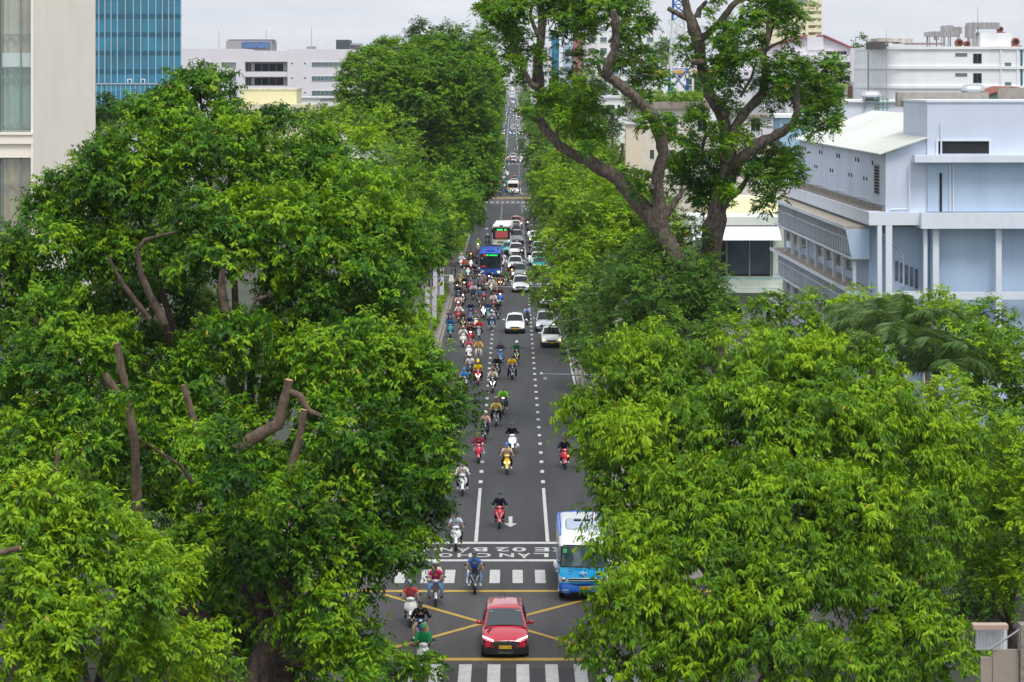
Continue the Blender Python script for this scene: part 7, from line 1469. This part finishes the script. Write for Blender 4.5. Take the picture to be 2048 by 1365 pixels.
(936,557,'scooter','#e4e4e0','#3a2e26',1,'#26221f','#2a211c',None,'white-nosed scooter ridden in dark brown','dark brown coat',dict()),
(945,559,'underbone','#2c3038','#3c1c30',1,'#26304a','#3c2630',None,'dark motorbike turning right of the white-nosed one','maroon hoodie turning in the crossing',dict(rz=-12)),
(928.8,547.5,'underbone','#23242a','#d85a20',1,'#1d1e24','#e4e0dc',None,'black motorbike ridden in orange','orange jacket with white sleeves',dict()),
(922.4,537,'scooter','#e4e8e8','#d4ccdc',1,'#30343c','#e8e4c8',None,'white scooter nearest the kerb at the bus crossing','lilac-white shirt and cream helmet',dict()),
(941.7,540,'scooter','#e8e8e8','#2c2a2c',1,'#1c1c20','#3a2a2a',None,'black and white scooter left of the bus','black hooded top left of the bus',dict(stripe='w')),
(941.7,525,'underbone','#7a3a30','#b08a68',1,'#3a2c2a','#4a5a70',None,'motorbike with a glaring warm lamp left of the bus','tan jacket behind a glaring warm lamp',dict(lamp='warm')),
(949,538,'underbone','#22242a','#2c2c36',1,'#1c1d22','#2a2a30',None,'dark motorbike touching the left side of the bus','charcoal jacket at the left side of the bus',dict()),
(955,529,'scooter','#3a3c40','#5a5460',1,'#1e2026','#23242c',None,'dark scooter overtaking along the bus flank','grey-violet jacket along the bus flank',dict()),
(958.5,569,'scooter','#2c3034','#1e2430',1,'#1c1e26','#b9c4bc',None,'dark scooter under the left bus headlight','dark coat and pale helmet under the left bus headlight',dict()),
(1006,535,'scooter','#e2d4d4','#e0e0e6',1,'#3a3c44','#b02c40',None,'pale scooter threading between bus and white cars','white shirt, dark tie and red helmet',dict()),
(1043.6,519,'underbone','#2c3038','#c09a94',0,'#20222c','#20181a',None,'dark motorbike beside the unlit white car','dusty pink T-shirt between the lanes',dict(lamp='on')),
(956,505,'underbone','#d4cdb8','#9ad020',1,'#c8bca0','#b8e030',None,'cream motorbike behind the left shoulder of the bus','lime yellow jacket and lime helmet',dict()),
(975,494,'scooter','#2c3644','#26344a',1,'#1f2a3c','#e0e4e4',None,'dark blue scooter left of the coach','dark blue top and white helmet by the coach',dict()),
(1055,459,'scooter','#1c2420','#1d2622',1,'#191d1c','#202826',None,'black scooter with a green-white lamp in the right lane','black clothing behind a green-white lamp',dict(lamp='on')),
(1063,505,'scooter','#2c3840','#14161a',1,'#16181c','#141518',None,'dark scooter beside the pale cyan car','black clothing beside the pale cyan car',dict()),
(1058,479,'scooter','#d8e4f0','#2c3440',1,'#1f242c','#3c4450',None,'white scooter left of the warm-lit white car','slate jacket left of the warm-lit white car',dict(lamp='on')),
(1059,531,'scooter','#e4e8ea','#2a2c30',1,'#1c1e22','#2c3036',None,'white-lamped scooter left of the right-lane white car','dark jacket left of the right-lane white car',dict(lamp='on')),
(1054.5,651,'maxi','#1c2024','#b8c8e0',0,'#14161c','#141418',None,'black scooter with a pale lamp between the two lanes of cars','pale blue shirt and blue backpack strapped in front',dict(lamp='off',pack=1)),
(1024,559,'scooter','#6a2420','#3a2420',1,'#222022','#c8ccd0',None,'scooter with a glowing reddish lamp left of the grey four-wheel drive','brown jacket half hidden by the grey four-wheel drive',dict(lamp='warm')),
(901,676,'scooter','#1a8a9a','#1c5c90',1,'#1c2c4a','#1f6080',None,'teal scooter half behind the leaves at the left kerb','blue jacket half behind the leaves',dict()),
(907,556,'underbone','#3a3c40','#4a4440',1,'#2a2a2c','#504844',None,'dark motorbike in the mouth of the left side street','grey-brown jacket in the side street',dict()),
]
GB = 'motorbikes streaming down the avenue'; GP_ = 'riders on motorbikes streaming down the avenue'
def add_extra(loc, rz, sc_, kind, c, label, cat, nm):
    t = empty(nm, loc, rz, label, cat); t.scale = (sc_,)*3
    if kind == 'bag':
        g = MB(); g.sph((.30,.35,.42), .13, .10, .15, 10, 7); g.tube([(.28,.35,.55),(.26,.36,.95)], .02, 5); g.build('sack', mat('bag_plastic', S('#c9cdd6'), .4) if 'bag_plastic' not in MATS else MATS['bag_plastic'], t, smooth=80)
    if kind == 'pack':
        g = MB(); g.loft([ellring(-.15,.15,-.06,.98,1.30,.08), ellring(-.16,.16,.03,.95,1.34,.08)]); g.build('pack_body', cloth, t, smooth=60, color=S(c))
        g = MB(); g.box(-.10,.10,-.09,-.062,1.0,1.14); g.build('front_pocket', cloth, t, color=S('#2a4c8a'))
    if kind == 'box':
        g = MB(); g.box(-.26,.26,1.25,1.60,.88,1.24); g.build('crate', acm, t); MB().box(-.28,.28,1.23,1.62,1.243,1.28).build('lid', acm, t)
    return t
NB = len(RB)
for i, r in enumerate(RB):
    px, py, kind, col, sh_, lg, tr_, he, ma, lb, lr, op = r
    D_ = GD(py); loc = ((px-CX)*D_/F, D_-.02, 0); rz = math.radians(op.get('rz', rnd.uniform(-3, 3))); s_ = 1.0*rnd.uniform(.98, 1.03)
    motorbike(kind, col, loc, rz, s_, lb, op.get('lamp', rnd.choice(['off','off','off','on']) if py < 700 else 'off'), GB, op.get('stripe'), op.get('amber', False), op.get('col2'))
    if op.get('tw'):
        pass
    pk = op.get('k', 'b' if rnd.random() < .35 else 'a')
    # the rider sits over the bike's own frame: hips 0.55 m behind the bars
    off = Matrix.Rotation(rz, 3, 'Z') @ Vector((0, .60*s_, 0)); pl_ = (loc[0]+off.x, loc[1]+off.y, 0)
    ty = {'bicycle':'bicycle'}.get(kind, 'motorbike')
    person(pk, pl_, rz, s_, sh_, lg, tr_, he, ma, rnd.choice(['#1a1614','#3a2c24','#8a6a50','#c8c4bc']), None, 'rider in '+lr, GP_, bare=op.get('bare'))
    if op.get('pill'):
        a, b, c, d = op['pill']; person('p', pl_, rz, s_*1.0, a, 1, c, b, None, '#3a2c24', None, 'passenger in '+d, GP_)
    if op.get('bag'): add_extra(loc, rz, s_, 'bag', '#fff', 'whitish plastic shopping bag hanging beside the white scooter with two lit eyes', 'bag', 'plastic_bag')
    if op.get('pack'): add_extra((loc[0], loc[1]+.45, 0), rz, s_, 'pack', '#3460b0', 'blue backpack worn in front by the rider between the car lanes', 'backpack', 'backpack')
    if op.get('box'): add_extra(loc, rz, s_, 'box', '#fff', 'cream crate strapped behind the rider in the royal blue helmet', 'crate', 'delivery_crate')
# packs of motorbikes at the next crossings: one mesh each for bike and rider
def far_rider():
    R = RP['a']; return join_meshes('person', [(R['body'], 0), (R['long'], 1), (R['trousers'], 2), (R['helmet'], 3)], [skin, cloth, MATS.get('dark_trousers') or mat('dark_trousers', S('#20232c'), .9), MATS.get('dark_helmet') or mat('dark_helmet', S('#24262c'), .4)])
def far_bike(l):
    return join_meshes('motorbike', [(BM['tyre_f'], 1), (BM['tyre_r'], 1), (BM['shield_s'], 0), (BM['body_s'], 0), (BM['cowl_s'], 0), (BM['handlebar'], 1), (BM['seat'], 1), (BM['lamp_s'], 2)], [plastic, black, l])
FR = far_rider(); FB = [far_bike(lampoff), far_bike(lampon)]
fpos = [(988,393),(993,396),(998,391),(1002,395),(1007,390),(983,389),(1012,387),(990,386),(1017,391),(1025,392.5),(1033,389),(978,383),(986,380),(996,383),(1003,381),(1009,379),(992,375),(1000,373),(1012,372),(984,372),(996,366),(1008,366),(1003,361),(993,359),(1010,358),(1015,356),(1006,351),(989,366),(997,352),(1008,344),(1012,350),(1037,368),(1038,378),
        (1016,324),(1021,326.5),(1031,327),(1035,324),(1045,327),(1018,319),(1022,315.5),(1050,322),(1029,306),(1046,308),(1050,311),(1014,329),(1041,329),(1047,316),(1033,318)]
bc = ['#1c1e24','#d8dade','#a01c2c','#1f4c90','#2a2c30','#1f9aa8','#e0e0dc','#6a2c2c','#30343c','#101216']; sc2 = ['#8a6a58','#2a9ab8','#c8c4d0','#3a3040','#a83a30','#1c2c50','#c8a030','#d4d0cc','#2c5c3a','#b06a78','#4c5058','#e0dcd4']
bn = ['black','white','wine red','blue','dark grey','turquoise','cream','brown','slate','jet black']; sn = ['tan','bright blue','lilac','plum','brick red','navy','mustard','off-white','green','rose','grey','ivory']
for i, (px, py) in enumerate(fpos):
    D_ = GD(py); k = (i*3+1) % len(bc); j = (i*5+2) % len(sc2); cr_n = 'second' if py > 340 else 'third'
    o = bpy.data.objects.new('motorbike', FB[i % 4 == 1]); C.objects.link(o); o.color = S(bc[k]); o.location = ((px-CX)*D_/F, D_, 0); o.scale = (1.0,)*3; o.rotation_euler = (0,0,rnd.uniform(-.1,.1))
    side = 'far left' if px < 992 else 'left' if px < 1005 else 'centre' if px < 1030 else 'right'
    o['label'] = 'small %s motorbike, %s rider, %s of %s-crossing pack, %s row' % (bn[k], sn[j], side, cr_n, ordw[i % 14]); o['category'] = 'motorbike'; o['group'] = 'packs of motorbikes at the far crossings'
    p_ = bpy.data.objects.new('person', FR); C.objects.link(p_); p_.color = S(sc2[j]); p_.location = (o.location.x, D_+.62, 0); p_.scale = (1.0,)*3
    p_['label'] = '%s-clad rider, small %s motorbike, %s of %s-crossing pack, %s row' % (sn[j], bn[k], side, cr_n, ordw[i % 14]); p_['category'] = 'person'; p_['group'] = 'riders in the packs at the far crossings'
# ---------------------------------------------------------------- street furniture
def cam_arm(base, tip, label, box=True, sign=True):
    t = empty('traffic_camera_post', (base[0], base[1], 0), 0, label, 'camera post'); b = Vector((0,0,0)); tp = Vector(tip)-Vector((base[0], base[1], 0))
    g = MB(); g.tube([(0,0,0),(0,0,tp.z-.4),(0,0,tp.z)], [.11,.09,.07], 10); g.build('post', metal, t, smooth=60)
    g = MB(); g.tube([(0,0,tp.z), (tp.x*.5,0,tp.z+.03), (tp.x,0,tp.z+.08)], [.06,.05,.04], 8); g.build('arm', metal, t, smooth=60)
    g = MB(); g.cyl((tp.x,0,tp.z+.12), (tp.x,-.28,tp.z+.05), .09, n=12); c = g.build('camera', wmetal, t, smooth=60); MB().disc((tp.x,-.284,tp.z+.05), (0,-1,0), .06, 12).build('lens', black, c)
    if sign: MB().box(tp.x+.12, tp.x+.34, -.08, .02, tp.z-.26, tp.z-.12).build('control_box', wmetal, t)
    return t
p = P(1083, 751, 160); cam_arm((5.6, 160), p, 'traffic camera on a long pale arm over the right lane, nearest of the two')
p = P(1048, 415, 330); cam_arm((5.8, 330), p, 'traffic camera arm over the right lane before the second crossing')
p = P(1017, 329.5, 560); cam_arm((5.8, 560), p, 'camera arm stretched over the road before the third crossing')
p = P(955, 447, 330); t = empty('road_sign', (-7.6, 330, 0), 0, 'dark street sign board on an arm over the left lane, seen edge on', 'sign'); T = Vector((-7.6,330,0)); g = MB(); g.tube([(0,0,0),(0,0,p.z)], .08, 8); g.tube([(0,0,p.z),(p.x+7.6,0,p.z)], .05, 8); g.build('post', metal, t); MB().box(p.x+7.6-.5, p.x+7.6+.2, -.06, -.0, p.z-.06, p.z+.08).build('board', black, t)
# lamp arm with a pale lantern, left
D_ = 232; p = P(902, 553, D_); q0 = P(853, 555, D_); t = empty('street_lamp', (q0.x, D_, 0), 0, 'street lamp with a pale lantern reaching towards the left lane', 'street lamp'); g = MB(); g.tube([(0,0,0),(0,0,q0.z)], [.1,.07], 10); g.tube([(0,0,q0.z),(p.x-q0.x,0,p.z+.1)], .05, 8); g.build('post', metal, t, smooth=60)
g = MB(); g.loft([[(p.x-q0.x-.12,-.2,p.z+.1),(p.x-q0.x+.2,-.2,p.z+.1),(p.x-q0.x+.2,.2,p.z+.1),(p.x-q0.x-.12,.2,p.z+.1)],[(p.x-q0.x-.22,-.25,p.z-.45),(p.x-q0.x+.28,-.25,p.z-.45),(p.x-q0.x+.28,.25,p.z-.45),(p.x-q0.x-.22,.25,p.z-.45)]]); g.build('lantern', mat('cream_lantern', S('#d9d8c4'), .5), t)
# banners on poles
ban = mat('lilac_white_banner', S('#c9c2d4'), .8, var=.05)
for (px, pyt, pyb, D_, lb, hw_) in ((862, 575, 636, 212, 'pale lilac banners on a grey pole, nearer pair left of the kerb', .38), (877, 535, 590, 240, 'pale lilac banner on a grey pole, farther one by the dark trunk', .42)):
    x = (px-CX)*D_/F; zt, zb = CH-(pyt-HZ)*D_/F, CH-(pyb-HZ)*D_/F; t = empty('banner_pole', (x, D_, 0), 0, lb, 'banner', 'banners on poles beside the left kerb')
    g = MB(); g.tube([(0,0,0),(0,0,zt+1.2)], [.085,.06], 10); g.build('pole', metal, t, smooth=60)
    for s in (-1, 1): MB().box(min(s*.1,s*(.1+hw_)), max(s*.1,s*(.1+hw_)), -.012, .012, zb, zt).build('banner', ban, t)
    g = MB(); g.box(-.5,.5,-.02,.02,zt,zt+.04); g.box(-.07,.07,-.12,-.08,zb+.9,zb+1.2); g.build('bracket', mat('orange_tape', S('#c8962c'), .6) if 'orange_tape' not in MATS else MATS['orange_tape'], t)
t = empty('notice_frame', ((831-CX)*205/F, 205, 0), 0, 'small white-framed notice board among the left leaves', 'sign'); z = CH-(582-HZ)*205/F; g = MB(); g.box(-.22,.22,-.03,.0,z-.3,z-.26); g.box(-.22,.22,-.03,0,z+.26,z+.3); g.box(-.22,-.18,-.03,0,z-.26,z+.26); g.box(.18,.22,-.03,0,z-.26,z+.26); g.build('frame', wmetal, t); MB().box(-.179,.179,-.02,-.0,z-.259,z+.259).build('board', black, t); MB().tube([(0,.02,0),(0,.02,z-.25)], .03, 6).build('post', metal, t)
print('objects', len(C.objects), 'leaves', NLEAF)
# ================================================================ haze: one closed box round the camera and the scene
hm = bpy.data.materials.new('haze_air'); hm.use_nodes = True; n = hm.node_tree.nodes; l = hm.node_tree.links; n.clear()
v = n.new('ShaderNodeVolumePrincipled'); v.inputs['Color'].default_value = (.86,.90,.97,1); v.inputs['Density'].default_value = .00007; v.inputs['Anisotropy'].default_value = 0.1
o_ = n.new('ShaderNodeOutputMaterial'); l.new(v.outputs[0], o_.inputs['Volume'])
hz_o = MB().box(-5400, 5400, -90, 6600, -1.02, 130).build('haze', hm); tag(hz_o, kind='stuff'); hz_o['label'] = 'thin pale humid haze filling the air over the avenue'
